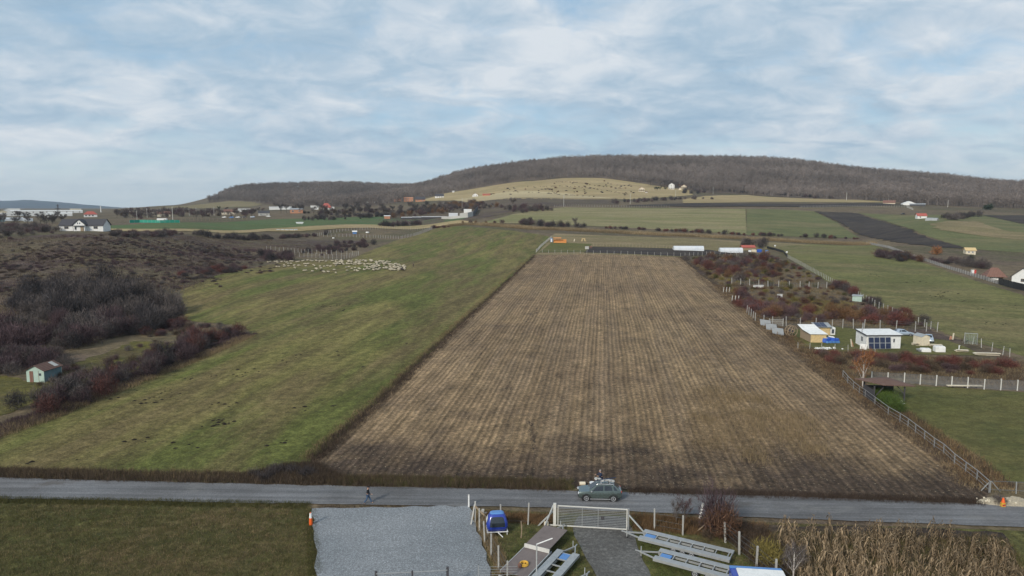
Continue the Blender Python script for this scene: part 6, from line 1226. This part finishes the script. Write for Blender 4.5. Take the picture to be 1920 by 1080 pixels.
pts += cl(42, 750, 1200, 52, 76) + cl(26, 800, 1060, 84, 106) + cl(8, 1060, 1140, 84, 104) + cl(40, 1165, 1360, 95, 172) + cl(7, 1245, 1275, 50, 76) + cl(28, 1305, 1480, 60, 98) + cl(62, 1475, 1665, 92, 175) + cl(8, 1400, 1480, 130, 160)
pts = [q for q in pts if not (q[0] > 1600 and q[1] < 110)]
for k, (a, b) in enumerate(pts):
    u, v = 500 + a / 6.4, 480 + b / 6.4; p = pix(u, v + 1.6); dark = (abs(a - 1622) < 12 and b > 140) or k == 12
    o = bpy.data.objects.new('sheep', SM[5] if dark else random.choice(SM[:5])); COLL.objects.link(o); o.location = p; o.rotation_euler = (0, 0, random.choice([0, 0, 0, math.pi]) + random.gauss(0, .6)); s_ = random.uniform(.82, 1.06); o.scale = (s_, s_ * random.uniform(.9, 1.15), s_)
    dense = a > 1140; row = b < 82
    tag(o, ('dark fleeced sheep among the pale flock' if dark else 'pale woolly sheep packed at the right hand head of the flock' if a > 1460 else 'pale woolly sheep in the dense middle bunch of the flock' if dense else 'pale woolly sheep in the long back line of the flock' if row and a > 740 else 'pale woolly sheep scattered at the left tail of the flock'), 'sheep', 'flock of sheep on the pasture')
# ------------------------------------------------------------------ the yard in front
def pz(u, v, z=0.):
    """point at height z seen at (u, v)"""
    a, t = ray(u, v); y = (z - CAMZ) / t; return Vector((a * y, y, z))
def posts(name, label, L_, hgt, w, mat='post', wires=(), group=None):
    return fence(name, label, L_, 1, hgt, w, mat, wires, group, exact=True, tilt=.03, wirer=.008)
posts('yard_fence', 'concrete post fence between the crushed stone lot and the yard', [(899, 996), (909, 1018), (921, 1044), (935, 1070), (951, 1100), (968, 1135)], 2.1, .13, wires=(.3, .8, 1.3, 1.8))
posts('yard_fence', 'two white concrete posts with wire between the blue cab and the gate', [(939, 983), (990, 984)], 2.05, .13, wires=(.35,))
t = thing('leaning_post', 'single short white post at the roadside corner of the crushed stone lot', 'post', spot(879, 952), 0); MB().box((0, 0, .6), (.13, .13, 1.4)).build('post', P_['white'], t); MB().box((0, 0, 1.32), (.15, .15, .04)).build('cap', P_['conc'], t)
t = thing('braced_corner_post', 'corner post with two leaning props at the head of the yard fence', 'post', spot(890, 984), 0)
b = MB(); b.bar((0, .3, -.2), (.05, .2, 2.15), .13); b.build('post', P_['conc'], t); MB().bar((-.35, -.1, 0), (0, .2, 1.9), .12).build('prop', P_['conc'], t, label='concrete prop'); MB().bar((1.65, -.9, .6), (.05, .1, 1.75), .11).build('prop', P_['wood'], t, label='pale wooden prop')
t = thing('wooden_stake', 'crooked bare wooden stake on the dark soil between the blue cab and the gate', 'stake', spot(977, 1009), 0); MB().tube([(0, 0, -.1), (.06, 0, .8), (.0, 0, 1.55)], (.06, .045), 6).build('stake', P_['wood'], t); MB().tube([(.05, 0, .9), (.18, .1, 1.15)], (.03, .015), 4).build('stub', P_['wood'], t)
posts('yard_fence', 'two white concrete posts right of the gate behind the long trailer', [(1227, 994), (1280, 1004)], 1.95, .13, wires=(.5, 1.0, 1.6))
t = thing('leaning_post', 'tilted white post left of the brown bush by the road', 'post', spot(1313, 974), 0); MB().bar((-.1, 0, -.1), (.2, 0, 1.55), .14).build('post', P_['white'], t); MB().bar((.18, 0, 1.5), (.2, 0, 1.58), .16).build('cap', P_['conc'], t)
posts('yard_fence', 'concrete post fence between the trailers and the dry corn', [(1360, 1018), (1386, 1041), (1418, 1066), (1454, 1096), (1490, 1130)], 2.0, .15, wires=(.4, .9, 1.4, 1.8))
for u0, v0, u1, v1, lab in ((1305, 998, 1325, 981, 'pale plank leaning between the brown bush and the long trailer'), (1349, 1008, 1344, 990, 'thin pale stick leaning inside the brown bush')):
    a = pz(u0, v0, .0); t = thing('leaning_plank', lab, 'plank', a, 0); c = pz(u1, v1, .9) - a; MB().bar((0, 0, 0), c, .13, .06).build('plank', P_['wood'], t); MB().bar(c * .95, c * 1.02, .05).build('nail_end', P_['steel'], t)
# wire drum by the corrugated sheets, sheets
t = thing('cable_drum', 'large weathered wooden cable drum standing between the corrugated sheets and yellow shed', 'drum', spot(1483, 631), R(10))
m_ = MB()
for y in (-.5, .5):
    m_.ring((0, y, 1.25), 1.15, .08, 'Y', 22, 5); m_.ring((0, y, 1.25), .35, .1, 'Y', 14, 5)
    for k in range(8): a = k * math.pi / 4; m_.bar((math.cos(a) * .3, y, 1.25 + math.sin(a) * .3), (math.cos(a) * 1.15, y, 1.25 + math.sin(a) * 1.15), .1, .05)
m_.build('flange', P_['wood'], t); MB().cyl((0, 0, 1.25), .35, 1.0, 'Y', 14).build('core', P_['dark'], t)
for k, (u, v, lab) in enumerate(((1434, 613, 'corrugated grey metal sheet leaning at the field edge, the upper left one'), (1445, 621, 'corrugated grey metal sheet leaning at the field edge, the middle one'), (1457, 629, 'corrugated grey metal sheet leaning at the field edge, the lower right one'))):
    t = thing('corrugated_sheet', lab, 'sheet', spot(u, v), R(-48), 'corrugated sheets leaning at the field edge'); m_ = MB(); n_ = 15; V = [(x, .55 - z * .33 + (.06 if i % 2 else -.06), z) for i, z in enumerate(np.linspace(.05, 1.7, n_)) for x in (-1.3, 1.3)]; m_.add(V, [(2*i, 2*i+1, 2*i+3, 2*i+2) for i in range(n_ - 1)]).build('sheet', P_['sheet'], t); MB().box((0, .25, .4), (.08, .08, 1.0), rx=R(30)).build('prop', P_['wood'], t)
t = thing('mesh_crate', 'grey wire mesh pen between the cable drum and the plot fence', 'pen', spot(1455, 612), R(4)); m_ = MB()
for k in range(16): m_.bar((-1.6 + k * .21, 0, 0), (-1.6 + k * .21, 0, 1.7), .035)
for z in (.1, .6, 1.1, 1.65): m_.bar((-1.6, 0, z), (1.6, 0, z), .035)
m_.build('mesh', P_['conc'], t); MB().bar((-1.65, 0, 0), (-1.65, 0, 1.85), .1).bar((1.65, 0, 0), (1.65, 0, 1.85), .1).build('post', P_['conc'], t)
t = thing('tarp_heap', 'heap of blue tarpaulins and pale sacks right of the yellow shed', 'heap', spot(1558, 643), 0)
m_ = MB()
for k in range(5): m_.box((-1.3 + k * .6, random.uniform(0, .5), .55), (.9, .9, random.uniform(.6, 1.2)), rz=random.random(), ry=random.uniform(-.3, .3))
m_.build('tarpaulin', P_['tarpblue'], t, .12); m_ = MB(); 
for k in range(4): m_.box((-.9 + k * .7, -.4, .25), (.8, .5, .5), rz=random.random())
m_.build('sack', P_['lblue'], t, .1); MB().box((.2, .5, 1.2), (1.2, .7, .25), ry=.2).box((-1.2, -.1, 1.05), (.7, .6, .1)).build('cover', P_['white'], t, .06)
t = thing('pale_heap', 'low heap of pale rubble on the grass in front of the yellow shed', 'heap', spot(1545, 655), 0); m_ = MB()
for k in range(34): m_.box((random.gauss(0, 1.7), random.gauss(0, .35), random.uniform(0, .22)), [random.uniform(.15, .5) for _ in range(3)], rz=random.random() * 3, ry=random.random())
m_.build('rubble', P_['white'], t); MB().box((.4, 0, .03), (4.2, 1.2, .12)).build('base', P_['stone'], t)
t = thing('leaning_door', 'pale wooden board propped on a post left of the white cabin', 'board', spot(1598, 651), 0); MB().bar((-.1, 0, 0), (-.3, .2, 1.6), .4, .08).build('board', P_['cream'], t); MB().bar((.3, .1, 0), (-.1, .25, 1.3), .1).build('prop', P_['brick'], t)
for u, v, lab, sz in ((1737, 661, 'white square water tank lying in the garden, the left one of two', (1.7, 1.3, .75)), (1763, 661, 'white rounded plastic water tank in the garden, the right one of two', (1.8, 1.4, 1.2))):
    t = thing('white_tank', lab, 'tank', spot(u, v), R(-6), 'white tanks in the garden'); MB().box((0, .5, sz[2] / 2), sz).build('tank', P_['white'], t, .12); MB().cyl((.2, .5, sz[2] + .03), .2, .08).build('lid', P_['conc'], t)
    m_ = MB(); m_.box((0, .5, .05), (sz[0] + .15, sz[1] + .15, .1)).build('pallet', P_['wood'], t)
for u, v, L_, lab, rz in ((1722, 648, 2.6, 'stack of pale boards left of the beige tool shed', .1), (1753, 650, 2.6, 'pile of pale boards and sheets right of the beige tool shed', -.25), (1725, 659, 1.5, 'dark grey scrap heap left of the white tanks', .2), (1803, 660, 2.6, 'grey boards lying on the grass right of the white tanks', -.1), (1850, 666, 5.2, 'long pale tubes lying along the front of the garden', -.08)):
    t = thing('board_stack', lab, 'boards', spot(u, v), rz); m_ = MB()
    for k in range(7): m_.box((random.uniform(-.2, .2), random.uniform(-.5, .5), .08 + k * .07), (L_ * random.uniform(.7, 1), random.uniform(.2, .6), .05), rz=random.uniform(-.12, .12))
    m_.build('boards', P_['cream'] if 'dark' not in lab else P_['galv'], t); MB().box((-L_ * .25, 0, .04), (.12, 1.1, .1)).box((L_ * .25, 0, .04), (.12, 1.1, .1)).build('bearer', P_['wood'], t)
t = thing('standpipe', 'short white standpipe on the garden grass right of the boards', 'standpipe', spot(1798, 656), 0); MB().tube([(0, 0, 0), (0, 0, .9)], .09).build('pipe', P_['white'], t); MB().bar((0, 0, .85), (.25, 0, .85), .08).build('tap', P_['steel'], t)
t = thing('wooden_chute', 'reddish wooden stand at the right end of the garden', 'stand', spot(1787, 637), 0); MB().bar((-.1, 0, 0), (.1, .1, 1.4), .35, .1).build('board', P_['cream'], t); MB().bar((-.7, 0, 0), (-.5, .1, .8), .14).bar((-.4, 0, 0), (-.3, .1, .7), .12).build('leg', P_['brick'], t)
for u, v, lab in ((1422, 540, 'white bench box by the slim posts of the overgrown plot'), (1462, 559, 'small white beehive box in the overgrown plot')):
    t = thing('white_box', lab, 'box', spot(u, v), .1); w_ = 3.2 if u < 1440 else 1.2; MB().box((0, 0, .45), (w_, .9, .8 if u < 1440 else 1.3)).build('box', P_['white'], t, .05); MB().box((0, 0, .9 if u < 1440 else 1.14), (w_ + .2, 1.05, .08)).build('lid', P_['conc'], t)
for u, v, lab in ((1356, 549, 'leaning grey post trio at the left edge of the overgrown plot'), (1372, 566, 'second group of grey leaning posts beside the stubble field')):
    t = thing('grey_posts', lab, 'posts', spot(u, v), 0)
    for k in range(3): MB().bar((k * .9, 0, 0), (k * .9 + .2, .1, 1.8), .16).build('post', P_['conc'], t)
t = thing('green_hutch', 'pale green hutch at the fence of the right hand pasture', 'hutch', spot(1607, 565), R(-30)); MB().box((0, 0, .8), (2.4, 1.6, 1.7)).build('wall', P_['turq'], t); MB().box((0, 0, 1.7), (2.7, 1.9, .1), rx=R(6)).build('roof', P_['galv'], t)
t = thing('bench', 'low pale bench lying in front of the white post fence', 'bench', spot(1808, 727), R(-2)); MB().box((0, 0, .35), (5.4, .5, .12)).build('seat', P_['cream'], t)
for x in (-1.8, 0, 1.8): MB().box((x, 0, .14), (.2, .4, .3)).build('leg', P_['tyre'], t)
# roadside things
t = thing('marker_post', 'orange and white marker post at the corner of the crushed stone lot', 'marker', spot(583, 985), 0); MB().cyl((0, 0, .35), .17, .75, seg=12, r2=.14).build('lower_sleeve', P_['orangep'], t); MB().cyl((0, 0, .95), .13, .45, seg=12, r2=.10).build('upper_sleeve', P_['white'], t); MB().cyl((0, 0, 1.21), .05, .07, seg=8).build('tip', P_['orangep'], t)
t = thing('striped_marker', 'yellow and orange striped marker beside the road at the right edge', 'marker', spot(1880, 951), 0); MB().box((0, 0, .25), (.40, .3, .5)).build('base', P_['strap'], t, .03); MB().cyl((0, 0, .72), .17, .45, seg=10, r2=.08).build('cone', P_['orangep'], t); MB().box((0, -.16, .25), (.28, .02, .16)).build('stripe', P_['redp'], t)
t = thing('sand_heap', 'heap of pale sand and stones beside the road at the right edge', 'heap', spot(1895, 944), R(-3)); me = bpy.data.meshes.new('heap'); bm = bmesh.new(); bmesh.ops.create_grid(bm, x_segments=60, y_segments=26, size=1)
for v in bm.verts:
    r = max(0, 1 - (v.co.x ** 2 + v.co.y ** 2)); v.co = Vector((v.co.x * 3.4, v.co.y * .95, r ** .6 * .55 + random.uniform(-.05, .05) * (r > 0) - .03 + .12 * math.sin(v.co.x * 9) * r))
bm.to_mesh(me); bm.free(); link('sand', me, P_['stone'], t); m_ = MB()
for k in range(60): m_.box((random.gauss(0, 1.5), random.gauss(0, .4), .35), [random.uniform(.06, .2) for _ in range(3)], rz=random.random() * 3, ry=random.random())
o = m_.build('stones', P_['cream'], t); o['kind'] = 'stuff'
t = thing('drum_roller', 'beige cylinder lying in the verge just left of the grey green car', 'cylinder', spot(1092, 911), 0); MB().cyl((0, 0, .25), .2, .6, 'X', 16).build('cylinder', P_['cream'], t); MB().cyl((.0, 0, .25), .08, .7, 'X', 10).build('core', P_['wood'], t)
t = thing('lilac_bucket', 'pale lilac bucket in the verge behind the bonnet of the grey green car', 'bucket', spot(1110, 913), 0); MB().cyl((0, 0, .25), .2, .5, seg=14, r2=.26).build('bucket', P_['plastic'], t); MB().ring((0, 0, .5), .26, .025).build('rim', P_['white'], t)
t = thing('pale_stone', 'loose pale concrete block at the head of the yard fence', 'block', spot(905, 966), .3); MB().box((0, 0, .3), (.25, .2, .6), ry=.15).build('block', P_['conc'], t, .03); MB().box((.3, .1, .1), (.3, .25, .2), rz=.5).build('chip', P_['conc'], t, .03)
# gate
ga = pix(1040, 986); gb = pix(1176, 994); gl = (gb - ga).xy.length; gt = thing('sliding_gate', 'white framed sliding gate with grey mesh panels across the driveway', 'gate', ga, math.atan2(gb.y - ga.y, gb.x - ga.x))
MB().bar((0, 0, -.1), (0, 0, 2.15), .26).build('gate_post', P_['pole'], gt)
MB().bar((.25, -.1, 2.0), (gl, -.1, 2.0), .07, .08).bar((-.6, -.1, .12), (gl, -.1, .12), .07, .09).bar((gl - .05, -.1, .1), (gl - .05, -.1, 2.05), .09).bar((.3, -.1, .1), (.3, -.1, 2.05), .07).build('gate_frame', P_['pole'], gt)
MB().bar((gl * .38, -.1, .15), (gl * .38, -.1, 1.95), .05).bar((gl * .60, -.1, .15), (gl * .60, -.1, 1.95), .05).build('gate_mullion', P_['galv'], gt)
m_ = MB()
for k in range(64): m_.bar((.32 + k * (gl - .4) / 63, -.1, .16), (.32 + k * (gl - .4) / 63, -.1, 1.95), .012)
for k in range(12): m_.bar((.32, -.1, .2 + k * .155), (gl - .08, -.1, .2 + k * .155), .022)
m_.build('mesh_panel', P_['galv'], gt); MB().box((gl * .66, -.16, 1.1), (.3, .06, .28)).build('letter_plate', P_['dark'], gt)
MB().bar((-.95, -.7, 0), (-.12, -.05, 2.0), .1).bar((-1.5, -.2, 0), (-.15, .0, 1.4), .1).build('prop', P_['steel'], gt)
MB().box((-.75, -.25, .2), (.4, .35, .5)).build('motor_box', P_['cream'], gt, .03)
MB().bar((gl + .1, 0, 1.45), (gl + 1.55, -.5, .05), .1).build('stay', P_['steel'], gt); MB().bar((gl + .1, 0, -.1), (gl + .1, 0, 2.05), .1).build('end_post', P_['galv'], gt)
# lamp post
a = pz(1006, 1086, 0); t = thing('lamp_post', 'thin white post with one slanting arm at the bottom edge beside the brown trailer', 'lamp post', a, 0)
MB().tube([(0, 0, 0), (0, 0, 2.9)], .05, 8).build('pole', P_['steel'], t); MB().tube([(0, 0, 2.88), (1.25, .25, 3.25)], .045, 8).build('arm', P_['white'], t)
# trailers: corners on the deck
def trailer(label, A, B, C, D, z, planks=True, wheels=((.55, .62, .69)), deck='galv', tub=True, cross=7, name='car_trailer', vis=4):
    """A front-left, B front-right, C rear-right, D rear-left deck corners as pixels; front = drawbar end"""
    a, b, c, d = (pz(*q, z) for q in (A, B, C, D)); f = (a + b) / 2; r_ = (c + d) / 2; L_ = (r_ - f).length; W = ((a - b).length + (c - d).length) / 2
    W = min(W, 2.4); dr = (f - r_).normalized(); rz = math.atan2(dr.y, dr.x); cc = (f + r_) / 2; t = thing(name, label, 'trailer', (cc.x, cc.y, 0), rz)      # +x = front
    W = abs(W); hl = L_ / 2
    if planks:
        pw = W * .30
        for s_ in (-1, 1): MB().box((0, s_ * (W - pw) / 2, z - .03), (L_, pw, .05)).box((0, s_ * (W / 2 - .02), z - .12), (L_, .05, .2)).build('track', P_[deck], t)
        for k in range(cross): MB().box((-hl + .3 + k * (L_ - .6) / (cross - 1), 0, z - .1), (.08, W - .2, .09)).build('crossmember', P_['galv'], t)
        if tub: MB().box((hl - .75, 0, z - .12), (.95, W * .36, .1)).build('tub', P_['lblue'], t, .03)
        MB().box((-hl + .05, 0, z - .12), (.07, W, .22)).build('rear_beam', P_['galv'], t)
    MB().bar((-hl * .6, -W*.22, z - .25), (hl, -W*.22, z - .25), .1, .16).bar((-hl * .6, W*.22, z - .25), (hl, W*.22, z - .25), .1, .16).build('chassis', P_['galv'], t)
    MB().bar((hl - .1, -W * .3, z - .2), (hl + 1.5, 0, z - .25), .09, .11).bar((hl - .1, W * .3, z - .2), (hl + 1.5, 0, z - .25), .09, .11).bar((hl + 1.3, 0, z - .22), (hl + 1.85, 0, z - .22), .08).build('drawbar', P_['galv'], t)
    MB().tube([(hl + 1.3, .14, .12), (hl + 1.3, .14, z + .3)], .035, 7).build('jockey_post', P_['steel'], t); MB().cyl((hl + 1.3, .14, .1), .1, .06, 'Y', 12).build('jockey_wheel', P_['tyre'], t)
    for x in wheels:
        for s_ in (-1, 1): wheel(t, hl - x * L_, s_ * (W / 2 - (.12 if planks else .2)), .30, .2)
    return t, L_, W
trailer('long silver two track car trailer, the upper of the two right of the driveway', (1210, 991), (1196, 1009), (1369, 1050), (1376, 1032), .72, wheels=(.40, .50, .60), cross=8)
trailer('silver two track car trailer, lower of the two, partly under the blue and white cover', (1239, 1027), (1224, 1047), (1420, 1098), (1430, 1076), .72, wheels=(.42, .54), cross=8)
trailer('silver two track car trailer beside the brown trailer, cut by the bottom edge', (1045, 1028), (1087, 1040), (1010, 1125), (960, 1120), .70, wheels=(.5, .6), cross=8)
bt, L_, W = trailer('brown plywood decked trailer with a raised front deck and orange strap', (1022, 990), (1064, 999), (988, 1085), (938, 1068), .62, planks=False, wheels=(.42, .50))
MB().box((-L_*.24, 0, .60), (L_ * .52, W, .07)).build('deck', P_['deck'], bt); MB().box((L_*.26, 0, .86), (L_ * .48, W * .94, .07)).build('upper_deck', P_['deck'], bt, label='upper deck of brown plywood')
MB().box((.06 * L_ * .3, 0, .78), (.14, W, .32), ry=.4).build('step_panel', P_['conc'], bt, label='pale bent step panel between the decks'); MB().box((-L_ * .24, -W/2 - .02, .55), (L_ * .52, .05, .2)).box((-L_*.24, W/2 + .02, .55), (L_ * .52, .05, .2)).build('side_rail', P_['steel'], bt)
MB().bar((-L_/2 - .3, -W/2, .35), (-L_/2 - .3, W/2, .35), .08).build('rear_bar', P_['steel'], bt)
q = pz(982, 1059, .66); t = thing('strap_coil', 'coiled orange yellow strap with a rusty winch lying on the brown trailer deck', 'strap', q, R(20)); m_ = MB(); m_.ring((0, 0, .05), .34, .07).ring((.05, .03, .13), .30, .06).bar((-.3, -.3, .05), (.3, .25, .1), .08).build('coil', P_['strap'], t); MB().cyl((-.42, -.2, .12), .16, .22, 'X', 12).cyl((-.42, -.2, .12), .24, .04, 'X', 12).build('winch', P_['brownroof'], t)
trailer('front end of a silver trailer poking in at the bottom edge left of the driveway', (1068, 1083), (1103, 1090), (1040, 1160), (995, 1150), .7, wheels=(.5,), cross=5)
# blue and white covered trailer
a, b, c_, d_ = pz(1364, 1060, 1.9), pz(1462, 1066, 1.9), pz(1497, 1105, 1.9), pz(1378, 1100, 1.9)
t = thing('covered_trailer', 'box trailer with a blue and white tarpaulin cover cut by the bottom edge', 'trailer', ((a.x + b.x + c_.x + d_.x) / 4, (a.y + c_.y) / 2, 0), math.atan2(b.y - a.y, b.x - a.x)); w_ = (b - a).length; d2 = abs(a.y - d_.y)
MB().box((0, 0, 1.15), (w_, d2, 1.3)).build('cover_sides', P_['blue'], t, .05); MB().box((.25, -.1, 1.83), (w_ - .4, d2 - .35, .12)).build('cover_top', P_['white'], t, .04); MB().box((0, d2/2 - .12, 1.82), (w_, .3, .12)).build('cover_edge', P_['lblue'], t, .03)
MB().box((0, 0, .45), (w_ * .9, d2 * .8, .12)).build('chassis', P_['galv'], t)
for x in (-.5, .5): wheel(t, x, -d2 / 2 + .1, .32, .2); wheel(t, x, d2/2 - .1, .32, .2)
# blue cab
q = pz(931, 1003, 0); t = thing('blue_cab', 'blue rounded vehicle cab with large dark back window on a pale tube stand', 'cab', (q.x + .02, q.y + .55, 0), R(6)); Z0 = .42
st = []
for z, wx_, y0, y1 in ((0, .90, -.72, .62), (.35, .96, -.78, .68), (.75, .94, -.74, .66), (1.15, .78, -.58, .50), (1.42, .62, -.42, .34), (1.50, .50, -.3, .22)):
    st.append([(wx_ * math.copysign(abs(math.cos(a)) ** .45, math.cos(a)), (y0 + y1) / 2 + (y1 - y0) / 2 * math.copysign(abs(math.sin(a)) ** .45, math.sin(a)), Z0 + z) for a in [k * math.pi / 12 + .01 for k in range(24)]])
V, F = loft(st); o = MB().add(V, F).build('shell', P_['blue'], t, smooth=True)
V, F = loft([[(x * 1.0, y * 1.0, z + .02) for x, y, z in st[4]], [(x * .98, y * .98, z + .03) for x, y, z in st[5]]]); MB().add(V, F).build('roof', P_['lblue'], t, label='faded paler blue roof')
V = []
for r_ in (1, 2, 3, 4):
    for k in range(15, 22): x, y, z = st[r_][k]; V.append((x * .93, y - .015, z + (.04 if r_ == 1 else -.06 if r_ == 4 else 0)))
MB().add(V, [(r_ * 7 + k, r_ * 7 + k + 1, r_ * 7 + k + 8, r_ * 7 + k + 7) for r_ in range(3) for k in range(6)]).build('rear_window', P_['glass'], t)
for sg in (-1, 1): MB().add([(sg * .955, -.45, Z0 + .72), (sg * .955, .35, Z0 + .72), (sg * .82, .28, Z0 + 1.12), (sg * .82, -.35, Z0 + 1.12)], [(0, 1, 2, 3)]).build('side_window', P_['plastic' if sg < 0 else 'glass'], t)
MB().bar((-.95, -.75, Z0 - .05), (.95, -.75, Z0 - .05), .07).bar((-.95, .6, Z0 - .05), (.95, .6, Z0 - .05), .07).bar((-.9, -.75, Z0 - .05), (-.9, .6, Z0 - .05), .07).bar((.9, -.75, Z0 - .05), (.9, .6, Z0 - .05), .07).bar((0, -.75, Z0 - .05), (.45, -1.15, .05), .06).bar((-.85, -.7, 0), (-.85, -.7, Z0), .06).bar((.85, -.7, 0), (.85, -.7, Z0), .06).bar((-.85, .55, 0), (-.85, .55, Z0), .06).bar((.85, .55, 0), (.85, .55, Z0), .06).build('stand', P_['white'], t)
# fence and gate along the bottom edge
fence('steel_fence', 'dark steel fence across the crushed stone at the bottom edge', [pz(703, 1100), pz(772, 1098), pz(839, 1096)], 1, 1.25, .14, 'dark', exact=False) if False else None
t = thing('steel_fence', 'dark steel posts and thin rails at the bottom edge of the crushed stone lot', 'fence', pz(772, 1112), 0); o_ = Vector(t.location)
for u, vt, w2 in ((705, 1071, .16), (773, 1070, .12), (839, 1063, .18), (897, 1058, .05)):
    q = pz(u, vt, 1.9) - o_; MB().box((q.x, q.y, .95), (w2, w2, 1.9)).build('post', P_['dark'], t)
q0, q1 = pz(705, 1076, 1.8) - o_, pz(839, 1069, 1.8) - o_; MB().bar(q0, q1, .05).bar(q0 - Vector((0, 0, .8)), q1 - Vector((0, 0, .8)), .05).build('rail', P_['galv'], t)
t = thing('wire_fence', 'thin silver wires strung across the foot of the concrete post fence', 'fence', pz(930, 1100), 0); o_ = Vector(t.location); m_ = MB()
for k in range(4): m_.bar(pz(897, 1063 + k * 5, 1.8 - .0 * k) - o_, pz(970, 1062 + k * 5, 1.8) - o_, .018)
m_.build('wire', P_['galv'], t); q = pz(897, 1060, 1.85) - o_; MB().box((q.x, q.y, .9), (.05, .05, 1.9)).build('stake', P_['galv'], t)
# bushes and little trees of the yard
q = pix(1345, 1003); bush('rust', (q.x, q.y), 1.25, 1.35, 'tall brown leafless bush between the road and the trailers', name='brown_bush', fine=True); bush('purple', (q.x + .4, q.y + .5), 1.25, 1.5, 'dark twiggy bush behind the tall brown bush at the roadside', name='brown_bush', fine=True)
q = pix(1443, 1062); bush('yellow', (q.x, q.y), .95, 1.0, 'yellow green leafy bush in front of the dry corn', name='yellow_bush', fine=True)
tree('small_tree', 'thin leafless sapling with reddish twigs right of the gate', 1283, 985, 3.2, 'purple', None, .7, fine=.45)
tree('small_tree', 'thin grey leafless sapling beside the thin reddish one', 1268, 984, 2.6, 'grey', None, .7, fine=.4)
tree('small_tree', 'leafless young tree with pale trunk at the edge of the dry corn', 1487, 1092, 4.2, 'grey', None, .75, 'birch', fine=.6)
tree('birch', 'white trunked birch with a few orange leaves beside the rusty roofed shelter', 1617, 727, 7.4, 'orange', None, .62, 'birch', fine=.55)
for u, v, s_ in ((1370, 1000, .9), (1400, 998, .9), (1425, 1005, 1.0), (1385, 1020, .8), (1410, 1045, .9), (1330, 1010, .8)): q = pix(u, v); bush('brown', (q.x, q.y), s_ * .8, .8, 'low brown weedy bush between the trailers and the dry corn', 'weedy bushes beside the dry corn', name='weedy_bush', fine=True)
for u, v in ((480, 895), (515, 890), (545, 888), (500, 900), (580, 893)): q = pix(u, v); bush('dark', (q.x, q.y), .8, .75, 'low dark bush on the verge at the corner of pasture and stubble field', 'dark bushes at the corner of the pasture', name='verge_bush', fine=True)
q = pix(1870, 945); bush('grey', (q.x, q.y), .7, .8, 'grey twiggy bush left of the striped marker', name='verge_bush', fine=True)
# reeds and loose things
t = thing('loose_box', 'orange brown plastic drum lying by the thicket above the turquoise shed', 'drum', spot(120, 648), .4); MB().cyl((0, 0, .4), .4, 1.3, 'X', 14).build('drum', P_['cream'], t); MB().cyl((.66, 0, .4), .42, .04, 'X', 14).build('lid', P_['brick'], t)
for u, v, lab in ((162, 641, 'thin pale post on the mossy patch left of the bushes'),): 
    t = thing('garden_post', lab, 'post', spot(u, v), 0); MB().bar((0, 0, -.1), (0.05, 0, 1.6), .1).build('post', P_['post'], t); MB().bar((0, 0, 1.5), (.06, 0, 1.64), .13).build('cap', P_['conc'], t)
# ------------------------------------------------------------------ air
def haze():
    m = bpy.data.materials.new('haze_air'); m.use_nodes = True; t = m.node_tree; t.nodes.clear()
    v = t.nodes.new('ShaderNodeVolumePrincipled'); v.inputs['Density'].default_value = 6.0e-5
    v.inputs['Color'].default_value = (.74, .87, 1.0, 1); v.inputs['Anisotropy'].default_value = 0.2
    o = t.nodes.new('ShaderNodeOutputMaterial'); t.links.new(v.outputs[0], o.inputs['Volume'])
    x0, x1, y0, y1, z0, z1 = -9200, 9200, -500, 9900, -3, 330
    V = [(x, y, z) for x in (x0, x1) for y in (y0, y1) for z in (z0, z1)]
    F = [(0, 1, 3, 2), (4, 6, 7, 5), (0, 4, 5, 1), (2, 3, 7, 6), (0, 2, 6, 4), (1, 5, 7, 3)]
    me = bpy.data.meshes.new('haze'); me.from_pydata(V, [], F); me.update()
    tag(link('haze', me, m), kind='stuff')
haze()
